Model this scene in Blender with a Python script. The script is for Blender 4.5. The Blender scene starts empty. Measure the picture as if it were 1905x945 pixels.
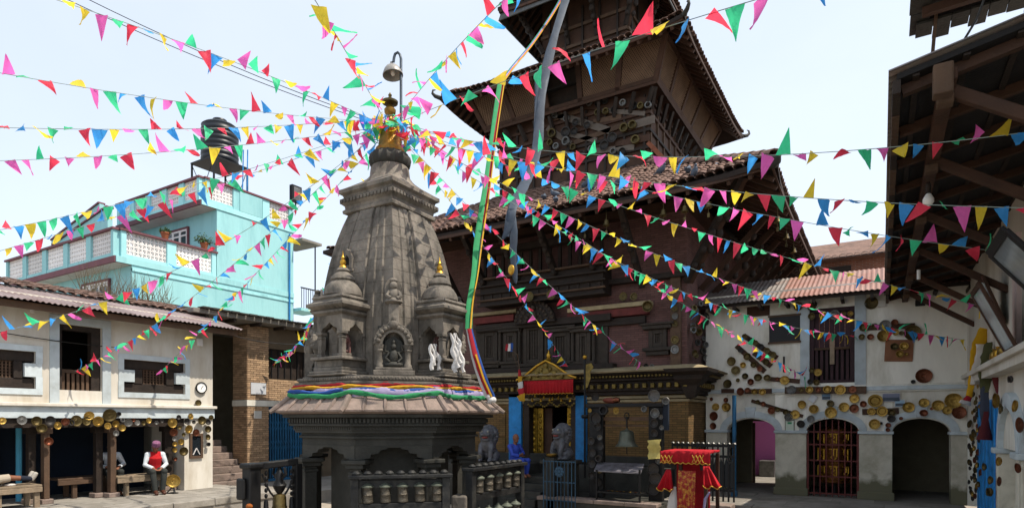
import bpy, bmesh, math, random
from mathutils import Vector, Matrix

R = math.radians
rnd = random.Random(11)
sc = bpy.context.scene
COL = sc.collection

# ---------------------------------------------------------------- camera
H = 2.4
YAW = 31.15
FPX = 1138.0
SN, CS = math.sin(R(YAW)), math.cos(R(YAW))
cam = bpy.data.cameras.new('camera')
cam.sensor_fit = 'HORIZONTAL'
cam.sensor_width = 36.0
cam.lens = FPX / 1905 * 36.0
cam.shift_y = 307.5 / 1905
cam.clip_start = 0.05
cam.clip_end = 2000
camo = bpy.data.objects.new('camera', cam)
camo.location = (0, 0, H)
camo.rotation_euler = (R(90), 0, R(YAW))
COL.objects.link(camo)
sc.camera = camo

# ---------------------------------------------------------------- sky and sun
SUN_EL, SUN_AZ = 60.0, 13.0        # azimuth: degrees from +X towards +Y
world = bpy.data.worlds.new('World')
sc.world = world
world.use_nodes = True
wn, wl = world.node_tree.nodes, world.node_tree.links
bg = wn['Background']
sky = wn.new('ShaderNodeTexSky')
sky.sky_type = 'NISHITA'
sky.sun_disc = False
sky.sun_elevation = R(SUN_EL)
sky.sun_rotation = R(90 - SUN_AZ)
sky.air_density = 1.0
sky.dust_density = 4.0
sky.ozone_density = 1.0
sky.altitude = 1300
# thin high cloud over the whole sky
tc = wn.new('ShaderNodeTexCoord')
mp = wn.new('ShaderNodeMapping'); mp.inputs['Scale'].default_value = (1, 1, 2.2)
nz = wn.new('ShaderNodeTexNoise'); nz.inputs['Scale'].default_value = 1.7; nz.inputs['Detail'].default_value = 6
nz.inputs['Distortion'].default_value = .3
rp = wn.new('ShaderNodeValToRGB')
rp.color_ramp.elements[0].position = .42; rp.color_ramp.elements[0].color = (.60, .60, .60, 1)
rp.color_ramp.elements[1].position = .66; rp.color_ramp.elements[1].color = (.68, .68, .68, 1)
mx = wn.new('ShaderNodeMix'); mx.data_type = 'RGBA'
mx.inputs['B'].default_value = (4.4, 4.72, 4.98, 1)
wl.new(tc.outputs['Generated'], mp.inputs['Vector']); wl.new(mp.outputs[0], nz.inputs['Vector'])
wl.new(nz.outputs['Fac'], rp.inputs['Fac']); wl.new(rp.outputs['Color'], mx.inputs['Factor'])
wl.new(sky.outputs[0], mx.inputs['A']); wl.new(mx.outputs['Result'], bg.inputs['Color'])
bg.inputs['Strength'].default_value = 0.15

sun = bpy.data.lights.new('sun', 'SUN')
sun.energy = 3.5
sun.angle = R(0.6)
sun.color = (1.0, .91, .78)
suno = bpy.data.objects.new('sun', sun)
sd = Vector((math.cos(R(SUN_EL)) * math.cos(R(SUN_AZ)), math.cos(R(SUN_EL)) * math.sin(R(SUN_AZ)), math.sin(R(SUN_EL))))
suno.rotation_euler = sd.to_track_quat('Z', 'Y').to_euler()
suno.location = (10, -10, 30)
COL.objects.link(suno)

sc.view_settings.view_transform = 'Standard'
sc.view_settings.look = 'None'
sc.view_settings.gamma = 1
sc.view_settings.exposure = 0.76
sc.render.engine = 'CYCLES'
sc.cycles.max_bounces = 6
sc.cycles.diffuse_bounces = 4
sc.cycles.use_denoising = True

# ---------------------------------------------------------------- places measured on the photograph, in metres
def ray(px, py):
    a, b = (px - 952.5) / FPX, (780 - py) / FPX
    return Vector((-SN + CS * a, CS + SN * a, b))
def onX(px, py, X):
    r = ray(px, py); t = X / r.x; return Vector((X, r.y * t, H + r.z * t))
def onY(px, py, Y):
    r = ray(px, py); t = Y / r.y; return Vector((r.x * t, Y, H + r.z * t))
def onZ(px, py, Z):
    r = ray(px, py); t = (Z - H) / r.z; return Vector((r.x * t, r.y * t, Z))
def dep(px, py, d):
    r = ray(px, py); return Vector((r.x * d, r.y * d, H + r.z * d))
def mpp(p):                                  # metres covered by one photo pixel at p
    return (-SN * p[0] + CS * p[1]) / FPX

# ---------------------------------------------------------------- mesh helpers
class MB:
    def __init__(s): s.v = []; s.f = []
    def add(s, vs, fs):
        n = len(s.v); s.v += [tuple(v) for v in vs]; s.f += [tuple(i + n for i in f) for f in fs]; return s
    def box(s, x0, x1, y0, y1, z0, z1):
        return s.add([(x0,y0,z0),(x1,y0,z0),(x1,y1,z0),(x0,y1,z0),(x0,y0,z1),(x1,y0,z1),(x1,y1,z1),(x0,y1,z1)],
                     [(0,3,2,1),(4,5,6,7),(0,1,5,4),(1,2,6,5),(2,3,7,6),(3,0,4,7)])
    def obb(s, c, sz, M=None):
        n = len(s.v); x, y, z = sz[0]/2, sz[1]/2, sz[2]/2
        s.box(-x, x, -y, y, -z, z)
        c = Vector(c)
        for i in range(n, len(s.v)):
            p = Vector(s.v[i])
            if M is not None: p = M @ p
            s.v[i] = tuple(p + c)
        return s
    def beam(s, p, q, w, h, up=(0, 0, 1)):
        p, q = Vector(p), Vector(q); a = (q - p); L = a.length; a.normalize()
        b = Vector(up).cross(a)
        if b.length < 1e-4: b = Vector((1, 0, 0)).cross(a)
        b.normalize(); c = a.cross(b)
        return s.obb((p + q) / 2, (L, w, h), Matrix((a, b, c)).transposed())
    def rings(s, rs, cap=True):
        n = len(rs[0]); k0 = len(s.v)
        for r in rs: s.v += [tuple(p) for p in r]
        for i in range(len(rs) - 1):
            for j in range(n):
                a, b = k0 + i*n + j, k0 + i*n + (j+1) % n
                s.f.append((a, b, b + n, a + n))
        if cap:
            s.f.append(tuple(k0 + j for j in range(n))[::-1])
            s.f.append(tuple(k0 + (len(rs)-1)*n + j for j in range(n)))
        return s
    def tube(s, pts, r, n=8, cap=True):
        pts = [Vector(p) for p in pts]; rs = []
        up = Vector((0, 0, 1)); prev = None
        for i, p in enumerate(pts):
            t = (pts[min(i+1, len(pts)-1)] - pts[max(i-1, 0)]).normalized()
            if prev is None:
                b = up.cross(t)
                if b.length < .05: b = Vector((1, 0, 0)).cross(t)
            else:
                b = prev - t * prev.dot(t)
            b.normalize(); c = t.cross(b); prev = b
            rr = r[i] if isinstance(r, (list, tuple)) else r
            rs.append([p + (b * math.cos(2*math.pi*k/n) + c * math.sin(2*math.pi*k/n)) * rr for k in range(n)])
        return s.rings(rs, cap)
    def lathe(s, prof, o=(0, 0, 0), n=20, M=None, flute=None):
        o = Vector(o); rs = []
        for r, z in prof:
            ring = []
            for k in range(n):
                t = 2*math.pi*k/n
                rr = max(r, .0008)
                if flute: rr *= 1 + flute[1] * abs(math.cos(t * flute[0] / 2))
                p = Vector((rr*math.cos(t), rr*math.sin(t), z))
                if M is not None: p = M @ p
                ring.append(o + p)
            rs.append(ring)
        return s.rings(rs)
    def prism(s, poly, fn, w0, w1):
        n = len(poly); k = len(s.v)
        s.v += [tuple(fn(u, v, w0)) for u, v in poly] + [tuple(fn(u, v, w1)) for u, v in poly]
        s.f.append(tuple(range(k, k+n))[::-1]); s.f.append(tuple(range(k+n, k+2*n)))
        for j in range(n):
            a, b = k + j, k + (j+1) % n
            s.f.append((a, b, b + n, a + n))
        return s
    def ball(s, c, r, M=None, n=10, m=7):
        rx, ry, rz = r if isinstance(r, (tuple, list)) else (r, r, r)
        rs = []
        for i in range(m + 1):
            ph = -math.pi/2 + math.pi*i/m
            ring = []
            for k in range(n):
                t = 2*math.pi*k/n
                p = Vector((rx*max(math.cos(ph), .02)*math.cos(t), ry*max(math.cos(ph), .02)*math.sin(t), rz*math.sin(ph)))
                if M is not None: p = M @ p
                ring.append(Vector(c) + p)
            rs.append(ring)
        return s.rings(rs)
    def mesh(s, name, mat, P=(0, 0, 0), smooth=False):
        me = bpy.data.meshes.new(name)
        me.from_pydata([(v[0]-P[0], v[1]-P[1], v[2]-P[2]) for v in s.v], [], s.f)
        if mat: me.materials.append(mat)
        bm = bmesh.new(); bm.from_mesh(me)
        bmesh.ops.recalc_face_normals(bm, faces=bm.faces)
        bm.to_mesh(me); bm.free()
        if smooth:
            me.polygons.foreach_set('use_smooth', [True] * len(me.polygons))
            me.set_sharp_from_angle(angle=R(smooth if smooth is not True else 38))
        return me
    def build(s, name, mat, parent=None, smooth=False, bevel=0, label=None, cat=None, group=None, kind=None):
        if parent is not None: P = WL[parent.name]
        else:
            xs, ys, zs = zip(*s.v)
            P = Vector(((min(xs)+max(xs))/2, (min(ys)+max(ys))/2, min(zs)))
        o = bpy.data.objects.new(name, s.mesh(name, mat, P, smooth))
        COL.objects.link(o)
        WL[o.name] = P
        if parent is not None: o.parent = parent
        else: o.location = P
        if bevel:
            b = o.modifiers.new('bevel', 'BEVEL'); b.width = bevel; b.segments = 2; b.limit_method = 'ANGLE'; b.angle_limit = R(40)
        tag(o, label, cat, group, kind)
        return o
WL = {}
def tag(o, label=None, cat=None, group=None, kind=None):
    if label: o['label'] = label
    if cat: o['category'] = cat
    if group: o['group'] = group
    if kind: o['kind'] = kind
    return o
def thing(name, label, cat, loc, group=None):
    o = bpy.data.objects.new(name, None); o.empty_display_size = .1
    o.location = loc; COL.objects.link(o); WL[o.name] = Vector(loc)
    return tag(o, label, cat, group)
def put(name, me, loc, rot=None, parent=None, scale=None, mat=None):   # an object that shares a mesh
    o = bpy.data.objects.new(name, me); COL.objects.link(o)
    P = WL[parent.name] if parent is not None else Vector((0, 0, 0))
    M = Matrix.Translation(Vector(loc) - P)
    if rot is not None: M = M @ rot.to_4x4()
    if scale is not None: M = M @ Matrix.Diagonal((*scale, 1))
    o.matrix_basis = M
    WL[o.name] = Vector(loc)
    if parent is not None: o.parent = parent
    if mat:
        o.material_slots[0].link = 'OBJECT'; o.material_slots[0].material = mat
    return o
def basis(x, z):                              # rotation whose local x, z follow the given vectors
    x = Vector(x).normalized(); z = Vector(z); z = (z - x * z.dot(x)).normalized()
    return Matrix((x, z.cross(x), z)).transposed()
def arc(cx, cz, rx, rz, t0, t1, n):
    return [(cx + rx*math.cos(R(t0 + (t1-t0)*i/n)), cz + rz*math.sin(R(t0 + (t1-t0)*i/n))) for i in range(n+1)]
def SQ(s, z, cx, cy): return [(cx-s, cy-s, z), (cx+s, cy-s, z), (cx+s, cy+s, z), (cx-s, cy+s, z)]
def OCT(ap, z, cx, cy):
    r = ap / math.cos(R(22.5))
    return [(cx + r*math.cos(R(22.5+45*k)), cy + r*math.sin(R(22.5+45*k)), z) for k in range(8)]

# ---------------------------------------------------------------- materials
def lin(h):
    h = h.lstrip('#'); c = [int(h[i:i+2], 16)/255 for i in (0, 2, 4)]
    return tuple(x/12.92 if x <= .04045 else ((x+.055)/1.055)**2.4 for x in c) + (1,)
def M(name, col, rough=.8, metal=0.0, var=.3, scale=3.0, bump=.25, bscale=40, stain=None, samt=.5, sscale=1.2, rand=.15, streak=1.0,
      wave=None, transl=0, spec=.35, rust=None):
    m = bpy.data.materials.new(name); m.use_nodes = True
    n, l = m.node_tree.nodes, m.node_tree.links
    b = n['Principled BSDF']; col = lin(col) if isinstance(col, str) else col
    b.inputs['Roughness'].default_value = rough; b.inputs['Metallic'].default_value = metal
    b.inputs['Specular IOR Level'].default_value = spec
    tcn = n.new('ShaderNodeTexCoord'); mpn = n.new('ShaderNodeMapping')
    mpn.inputs['Scale'].default_value = (1, 1, streak)
    l.new(tcn.outputs['Object'], mpn.inputs['Vector'])
    oi = n.new('ShaderNodeObjectInfo')
    ad = n.new('ShaderNodeVectorMath'); ad.operation = 'ADD'
    ms = n.new('ShaderNodeMath'); ms.operation = 'MULTIPLY'; ms.inputs[1].default_value = 37.0
    l.new(oi.outputs['Random'], ms.inputs[0])
    l.new(mpn.outputs[0], ad.inputs[0]); l.new(ms.outputs[0], ad.inputs[1])
    nz1 = n.new('ShaderNodeTexNoise'); nz1.inputs['Scale'].default_value = scale; nz1.inputs['Detail'].default_value = 7
    nz1.inputs['Roughness'].default_value = .65
    l.new(ad.outputs[0], nz1.inputs['Vector'])
    mr = n.new('ShaderNodeMapRange'); mr.inputs['From Min'].default_value = .28; mr.inputs['From Max'].default_value = .72
    mr.inputs['To Min'].default_value = 1 - var; mr.inputs['To Max'].default_value = 1 + var * .6
    l.new(nz1.outputs['Fac'], mr.inputs['Value'])
    rr = n.new('ShaderNodeMapRange'); rr.inputs['To Min'].default_value = 1 - rand; rr.inputs['To Max'].default_value = 1 + rand
    l.new(oi.outputs['Random'], rr.inputs['Value'])
    mu = n.new('ShaderNodeMath'); mu.operation = 'MULTIPLY'
    l.new(mr.outputs[0], mu.inputs[0]); l.new(rr.outputs[0], mu.inputs[1])
    vm = n.new('ShaderNodeVectorMath'); vm.operation = 'SCALE'; vm.inputs[0].default_value = col[:3]
    l.new(mu.outputs[0], vm.inputs['Scale'])
    out = vm.outputs[0]
    if stain:
        nz2 = n.new('ShaderNodeTexNoise'); nz2.inputs['Scale'].default_value = sscale; nz2.inputs['Detail'].default_value = 8
        nz2.inputs['Roughness'].default_value = .7
        l.new(ad.outputs[0], nz2.inputs['Vector'])
        r2 = n.new('ShaderNodeMapRange'); r2.inputs['From Min'].default_value = .47; r2.inputs['From Max'].default_value = .68
        r2.inputs['To Max'].default_value = samt
        l.new(nz2.outputs['Fac'], r2.inputs['Value'])
        mm = n.new('ShaderNodeMix'); mm.data_type = 'RGBA'; mm.inputs['B'].default_value = lin(stain) if isinstance(stain, str) else stain
        l.new(r2.outputs[0], mm.inputs['Factor']); l.new(out, mm.inputs['A']); out = mm.outputs['Result']
    l.new(out, b.inputs['Base Color'])
    if bump:
        nz3 = n.new('ShaderNodeTexNoise'); nz3.inputs['Scale'].default_value = bscale; nz3.inputs['Detail'].default_value = 5
        l.new(ad.outputs[0], nz3.inputs['Vector'])
        bp = n.new('ShaderNodeBump'); bp.inputs['Strength'].default_value = bump; bp.inputs['Distance'].default_value = .02
        l.new(nz3.outputs['Fac'], bp.inputs['Height']); l.new(bp.outputs[0], b.inputs['Normal'])
    if transl:
        tr = n.new('ShaderNodeBsdfTranslucent'); l.new(out, tr.inputs['Color'])
        mxs = n.new('ShaderNodeMixShader'); mxs.inputs[0].default_value = transl
        o = n['Material Output']; l.new(b.outputs[0], mxs.inputs[1]); l.new(tr.outputs[0], mxs.inputs[2]); l.new(mxs.outputs[0], o.inputs['Surface'])
    return m
def brickmat(name, c1, c2, mortar, bw=.22, bh=.06, rough=.85, msize=.012):
    m = M(name, c1, rough, var=.3, bump=.2)
    n, l = m.node_tree.nodes, m.node_tree.links
    b = n['Principled BSDF']
    t = n.new('ShaderNodeTexCoord')
    ge = n.new('ShaderNodeNewGeometry')
    sx = n.new('ShaderNodeSeparateXYZ'); l.new(ge.outputs['Position'], sx.inputs[0])
    ad = n.new('ShaderNodeMath'); ad.operation = 'ADD'; l.new(sx.outputs['X'], ad.inputs[0]); l.new(sx.outputs['Y'], ad.inputs[1])
    cx = n.new('ShaderNodeCombineXYZ'); l.new(ad.outputs[0], cx.inputs['X']); l.new(sx.outputs['Z'], cx.inputs['Y'])
    br = n.new('ShaderNodeTexBrick'); l.new(cx.outputs[0], br.inputs['Vector'])
    br.inputs['Scale'].default_value = 1; br.inputs['Brick Width'].default_value = bw; br.inputs['Row Height'].default_value = bh
    br.inputs['Mortar Size'].default_value = msize / 2; br.inputs['Bias'].default_value = 0
    br.inputs['Color1'].default_value = lin(c1); br.inputs['Color2'].default_value = lin(c2); br.inputs['Mortar'].default_value = lin(mortar)
    old = b.inputs['Base Color'].links[0].from_socket
    mm = n.new('ShaderNodeMix'); mm.data_type = 'RGBA'; mm.blend_type = 'MULTIPLY'; mm.inputs['Factor'].default_value = .0
    nzz = n.new('ShaderNodeTexNoise'); nzz.inputs['Scale'].default_value = 1.6; nzz.inputs['Detail'].default_value = 6
    l.new(ge.outputs['Position'], nzz.inputs['Vector'])
    mr = n.new('ShaderNodeMapRange'); mr.inputs['To Min'].default_value = .45; mr.inputs['To Max'].default_value = 1.5; l.new(nzz.outputs['Fac'], mr.inputs['Value'])
    vs = n.new('ShaderNodeVectorMath'); vs.operation = 'SCALE'; l.new(br.outputs['Color'], vs.inputs[0]); l.new(mr.outputs[0], vs.inputs['Scale'])
    l.new(vs.outputs[0], b.inputs['Base Color'])
    bp = n.new('ShaderNodeBump'); bp.inputs['Strength'].default_value = .5; bp.inputs['Distance'].default_value = .01; bp.invert = True
    l.new(br.outputs['Fac'], bp.inputs['Height']); l.new(bp.outputs[0], b.inputs['Normal'])
    return m

STONE = M('shrine stone', '#736c63', .82, var=.5, scale=3.2, bump=.6, bscale=22, stain='#2c2b26', samt=.8, sscale=3.4, streak=.6)
STONE_D = M('soot dark stone', '#393833', .7, var=.45, scale=3, bump=.4, bscale=25, stain='#23241f', samt=.7, sscale=2)
STONE_P = M('weathered pale stone', '#83736a', .85, var=.4, scale=4, bump=.5, bscale=25, stain='#57524a', samt=.8, sscale=1.4)
PLASTER = M('limewashed plaster', '#d8d3c8', .9, var=.10, scale=1.3, bump=.12, bscale=30, stain='#a99d88', samt=.7, sscale=1.1, streak=.25)
PLASTER2 = M('aged grey plaster', '#e2dfd4', .9, var=.14, scale=1.6, bump=.15, bscale=30, stain='#a8a18c', samt=.7, sscale=1.0, streak=.3)
TRIM = M('pale blue limewash', '#bac4c8', .88, var=.14, scale=3, bump=.1, stain='#8a8f8c', samt=.5, sscale=2)
WOOD = M('dark carved timber', '#2a211b', .72, var=.45, scale=7, bump=.35, bscale=35, stain='#372b22', samt=.5, sscale=4)
WOOD_W = M('weathered timber', '#5b4636', .8, var=.4, scale=6, bump=.35, bscale=30, stain='#2c241d', samt=.7, sscale=3)
WOOD_R = M('red brown timber', '#4a3224', .75, var=.45, scale=6, bump=.3, bscale=30, stain='#221812', samt=.7, sscale=3)
WOOD_G = M('grey bench timber', '#8b7a66', .8, var=.35, scale=6, bump=.3, bscale=30, stain='#55503f', samt=.6, sscale=2.5)
TILE = M('clay roof tile', '#6c5449', .85, var=.35, scale=8, bump=.3, bscale=30, stain='#3d3029', samt=.8, sscale=3, rand=.35)
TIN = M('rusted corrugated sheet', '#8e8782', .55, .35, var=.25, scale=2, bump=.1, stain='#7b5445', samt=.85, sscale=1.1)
TIN_SUN = M('sunlit rust red sheet', '#8f6f64', .6, .2, var=.25, scale=2, bump=.1, stain='#7d4a3a', samt=.8, sscale=1.0)
TIN_P = M('mauve weathered sheet', '#8d7f7d', .6, .2, var=.25, scale=2, bump=.1, stain='#6a4f48', samt=.85, sscale=1.1)
CARV = M('dusty carved timber', '#3d352d', .75, var=.5, scale=12, bump=.5, bscale=40, stain='#1f1a16', samt=.6, sscale=6)
BLUEW = M('turquoise house paint', '#9bd0d3', .75, var=.07, scale=2, bump=.35, bscale=14, stain='#74abb0', samt=.7, sscale=1.3, streak=.2)
BLUEK = M('dark tank plastic', '#22262d', .45, var=.15, bump=.05)
JALI = M('white jali block', '#e4dfdc', .8, var=.1)
REDTRIM = M('maroon painted slab edge', '#6d4248', .7, var=.2)
SOFFIT = M('whitewashed soffit', '#cfc9c2', .85, var=.1, stain='#9a938a', samt=.5)
GLASSD = M('dark window glass', '#20262b', .12, var=.1, bump=0, spec=.6)
IRON = M('black iron', '#1d1d1e', .5, .3, var=.3, bump=.15)
BLUEP = M('bright blue paint', '#2480c2', .6, var=.25, scale=4, bump=.15, stain='#0e3f66', samt=.5, sscale=3)
BLUEG = M('blue steel gate', '#2b6790', .5, .1, var=.25, scale=4, bump=.1, stain='#23384a', samt=.5)
BRASS = M('tarnished brass', '#a08140', .36, .8, var=.35, scale=6, bump=.2, bscale=20, stain='#3f331a', samt=.7, sscale=5, rand=.3)
BRASS_D = M('dark old brass', '#5d5030', .4, .7, var=.4, scale=6, bump=.25, bscale=20, stain='#2a2416', samt=.7, sscale=5, rand=.3)
COPPER = M('old copper', '#724431', .36, .8, var=.35, scale=6, bump=.2, bscale=20, stain='#4a2a1c', samt=.6, sscale=5, rand=.25)
GOLD = M('gilded metal', '#c79a3a', .38, .8, var=.35, scale=9, bump=.3, bscale=20, stain='#6a4a17', samt=.5, sscale=6)
STEEL = M('dull grey metal', '#6d6c69', .45, .6, var=.35, scale=5, bump=.2, stain='#33312e', samt=.6, sscale=4, rand=.3)
SOOT = M('sooty metal', '#3a3735', .5, .5, var=.4, bump=.2, rand=.4)
CONC = M('worn grey paving', '#8d8880', .9, var=.25, scale=3, bump=.3, bscale=25, stain='#5b564c', samt=.6, sscale=1)
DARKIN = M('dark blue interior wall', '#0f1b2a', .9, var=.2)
DARKBR = M('dim earth interior wall', '#6b6350', .9, var=.2)
PINK = M('pink painted wall', '#c06fae', .8, var=.06)
def flat(name, c, rough=.75, **k): return M(name, c, rough, var=k.pop('var', .12), bump=k.pop('bump', .05), **k)
# ================================================================ ground and terraces
MB().box(-60, 40, -30, 70, -.3, 0).build('ground', M('courtyard stone ground', '#9b9183', .9, var=.3, scale=1.5, bump=.4, bscale=12, stain='#4f4b42', samt=.6), kind='structure')
g = MB().box(-21, -13.6, -4, 10.9, .004, .50).build('terrace_pavement', CONC, kind='structure')
for k in range(14):                                           # kerb stones on the terrace edge
    y0 = -3.2 + k * 1.0
    MB().box(-13.95 + .01*rnd.random(), -13.55 - .02*rnd.random(), y0 + .008, y0 + .992, .36, .525 + .012*rnd.random()).build('kerb_stone', CONC, g, bevel=.02)
for i in range(3):
    for k in range(11):
        y0 = 3.4 + k*.68 + (i % 2)*.3; x0 = -16.02 + i*.69
        MB().box(x0 + .006, x0 + .684, y0 + .006, min(y0 + .674, 10.88), .498, .506 + .006*rnd.random()).build('paving_slab', CONC, g, bevel=.006)
MB().box(-24, -13.9, 10.91, 22, .004, .34).build('side_path', CONC, kind='structure')
g = MB().box(-4.6, 1.6, 14.9, 24, .004, .45).build('arcade_pavement', CONC, kind='structure')
for k in range(6):
    MB().box(-4.55 + k*1.03, -4.55 + k*1.03 + 1.015, 14.55, 14.93, .20, .462 + .01*rnd.random()).build('paving_slab', CONC, g, bevel=.015)
    MB().box(-4.5 + k*1.03, -4.5 + k*1.03 + 1.015, 14.1, 14.54, .004, .24 + .01*rnd.random()).build('paving_slab', CONC, g, bevel=.015)
for i in range(7):
    for k in range(3):
        x0 = -4.55 + i*.88 + (k % 2)*.2; y0 = 14.95 + k*.74
        MB().box(x0 + .006, min(x0 + .874, 1.58), y0 + .006, y0 + .734, .448, .455 + .006*rnd.random()).build('paving_slab', CONC, g, bevel=.006)
g = MB().box(-7.35, -4.3, 13.4, 15.6, .004, .42).build('bell_terrace', STONE_D, kind='structure')
for k in range(4):
    MB().box(-7.36 + k*.765, -7.36 + k*.765 + .755, 13.36, 13.75, .41, .50).build('paving_slab', STONE_P, g, bevel=.012)

# ================================================================ left: house with arcade, plaster upper floor
XL = -16.0
lh = thing('arcade_house', 'cream plaster house with open timber arcade, hung with brass plates, by the terrace', 'house', (XL-2, 7, .5))
Y0, Y1 = 0.0, 10.3
zl, ze = 2.73, 5.15
def wy(px): return onX(px, 700, XL).y
def wz(px, py): return onX(px, py, XL).z
dy0, dy1, dz0, dz1 = wy(110), wy(190), wz(150, 742), wz(150, 606)         # upper door opening
w1a, w1b = wy(230), wy(344); w2a, w2b = wy(-70), wy(66)
def hz(px, py): return wz(px, py)
# upper wall with openings (built from strips)
wz0, wz1 = wz(287, 731), wz(287, 672)
wall = MB()
T = .35
xa, xb = XL - T, XL
wall.box(xa, xb, Y0, Y1, zl, wz0)
wall.box(xa, xb, Y0, w2a, wz0, ze); wall.box(xa, xb, w2b, dy0, wz0, ze)
wall.box(xa, xb, dy1, w1a, wz0, ze); wall.box(xa, xb, w1b, Y1, wz0, ze)
wall.box(xa, xb, w2a, w2b, wz1, ze); wall.box(xa, xb, w1a, w1b, wz1, ze)
wall.box(xa, xb, dy0, dy1, dz1, ze)
wall.box(xa - 3.6, xa, Y1 - .35, Y1, .5, ze)                                # gable end wall
wall.box(xa - 3.6, xa - 3.3, Y0, Y1 - .35, .5, ze)                           # back wall
wall.build('wall', PLASTER, lh)
MB().box(xa - 3.2, xa - .002, Y0, Y1 - .36, 2.5, 2.68).build('upper_floor', WOOD, lh)
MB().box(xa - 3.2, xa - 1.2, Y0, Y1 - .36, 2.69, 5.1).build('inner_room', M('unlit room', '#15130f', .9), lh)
pz = wy(343)
MB().box(XL - 1.6, XL, pz, Y1, .5, zl - .3).build('pier_wall', PLASTER, lh)
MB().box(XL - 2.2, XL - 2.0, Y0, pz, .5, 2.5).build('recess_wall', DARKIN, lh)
MB().box(XL - .4, XL + .05, Y0, Y1 + .03, 2.43, 2.69).build('fascia_band', TRIM, lh, bevel=.01)
MB().box(XL - .3, XL + .13, Y0, Y1 + .06, 2.692, 2.77).build('ledge', PLASTER, lh, bevel=.015)
MB().box(XL - .36, XL - .02, Y0, pz, 2.22, 2.43).build('lintel_beam', WOOD, lh)
# posts
for px0, px1, m in ((66, 80, WOOD), (83, 94, WOOD_W), (192, 205, WOOD), (207, 218, WOOD_W), (320, 336, WOOD)):
    a, b = wy(px0), wy(px1)
    back = .3 if m is WOOD else 0
    q = MB(); q.box(XL - .2 - back, XL - .03 - back, a, b, .62, 2.22); q.box(XL - .24 - back, XL + .005 - back, a - .05, b + .05, 2.08, 2.215)
    o = q.build('post', m, lh, bevel=.012)
    MB().box(XL - .27 - back, XL + .03 - back, a - .06, b + .06, .5, .62).build('post_base', STONE_P, o, bevel=.02)
# pale blue surround bands and timber door
def band(ya, yb, za, zb, w, name='surround'):
    q = MB(); e = XL + .022
    q.box(XL - .01, e, ya - w, ya, za, zb + w); q.box(XL - .01, e, yb, yb + w, za, zb + w); q.box(XL - .01, e, ya, yb, zb, zb + w)
    return q.build(name, TRIM, lh)
band(dy0, dy1, zl + .04, dz1, .19)
fr = MB(); fr.box(XL - .26, XL - .08, dy0, dy0 + .09, dz0, dz1); fr.box(XL - .26, XL - .08, dy1 - .2, dy1, dz0, dz1); fr.box(XL - .26, XL - .06, dy0 + .09, dy1 - .2, dz1 - .12, dz1)
fr.box(XL - .26, XL - .07, dy0 + .09, dy1 - .2, dz0, dz0 + .06)
door = fr.build('balcony_door', WOOD, lh)
rz = wz(150, 690)
MB().box(XL - .2, XL - .12, dy0 + .09, dy1 - .2, rz - .05, rz + .03).build('handrail', WOOD_W, door)
nb = 6
for k in range(nb):
    y = dy0 + .09 + (dy1 - dy0 - .29) * (k + .5) / nb
    MB().box(XL - .19, XL - .14, y - .028, y + .028, dz0 + .06, rz - .05).build('baluster', WOOD_W, door)
# H-shaped lattice windows
def hwin(ya, yb, zc0, zc1):
    yc, hz_ = (ya + yb)/2, zc1 - zc0
    d = .085 + hz_ * .0
    w = MB(); arm = hz_ * .32
    ci, co = (yb - ya) * .27, (yb - ya) * .5
    # plaster blocks fill the side notches between the timber arms
    for s in (-1, 1):
        MB().box(XL - .2, XL + .02, *sorted((yc + s*ci*1.25, yc + s*(co + .12))), zc0 + arm, zc1 - arm).build('notch_block', TRIM, lh)
    q = MB(); e = XL + .024
    q.box(XL-.01, e, ya - .13, yb + .13, zc1 + .001, zc1 + .13); q.box(XL-.01, e, ya - .13, yb + .13, zc0 - .13, zc0 - .001)
    q.box(XL-.01, e, ya - .13, ya, zc0, zc0 + arm); q.box(XL-.01, e, yb, yb + .13, zc0, zc0 + arm)
    q.box(XL-.01, e, ya - .13, ya, zc1 - arm, zc1); q.box(XL-.01, e, yb, yb + .13, zc1 - arm, zc1)
    q.build('surround', TRIM, lh)
    wi = MB(); wi.box(XL - .25, XL - .06, ya, yb, zc0, zc0 + arm*.85); wi.box(XL - .25, XL - .06, ya, yb, zc1 - arm*.85, zc1)
    wi.box(XL - .25, XL - .04, yc - ci*1.2, yc - ci*.72, zc0 + arm*.85, zc1 - arm*.85); wi.box(XL - .25, XL - .04, yc + ci*.72, yc + ci*1.2, zc0 + arm*.85, zc1 - arm*.85)
    W = wi.build('lattice_window', WOOD, lh, bevel=.012)
    lt = MB(); nn = 7
    for k in range(nn):
        y = yc - ci*.68 + ci*1.36*(k+.5)/nn; lt.box(XL - .13, XL - .10, y - .013, y + .013, zc0 + arm*.8, zc1 - arm*.8)
    for k in range(6):
        z = zc0 + arm*.8 + (hz_ - 1.6*arm)*(k+.5)/6; lt.box(XL - .15, XL - .118, yc - ci*.7, yc + ci*.7, z - .013, z + .013)
    lt.build('lattice', WOOD_W, W)
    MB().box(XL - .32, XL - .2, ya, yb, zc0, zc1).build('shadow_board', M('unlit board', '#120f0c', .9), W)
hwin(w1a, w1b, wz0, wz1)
hwin(w2a, w2b, wz0, wz1)
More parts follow.
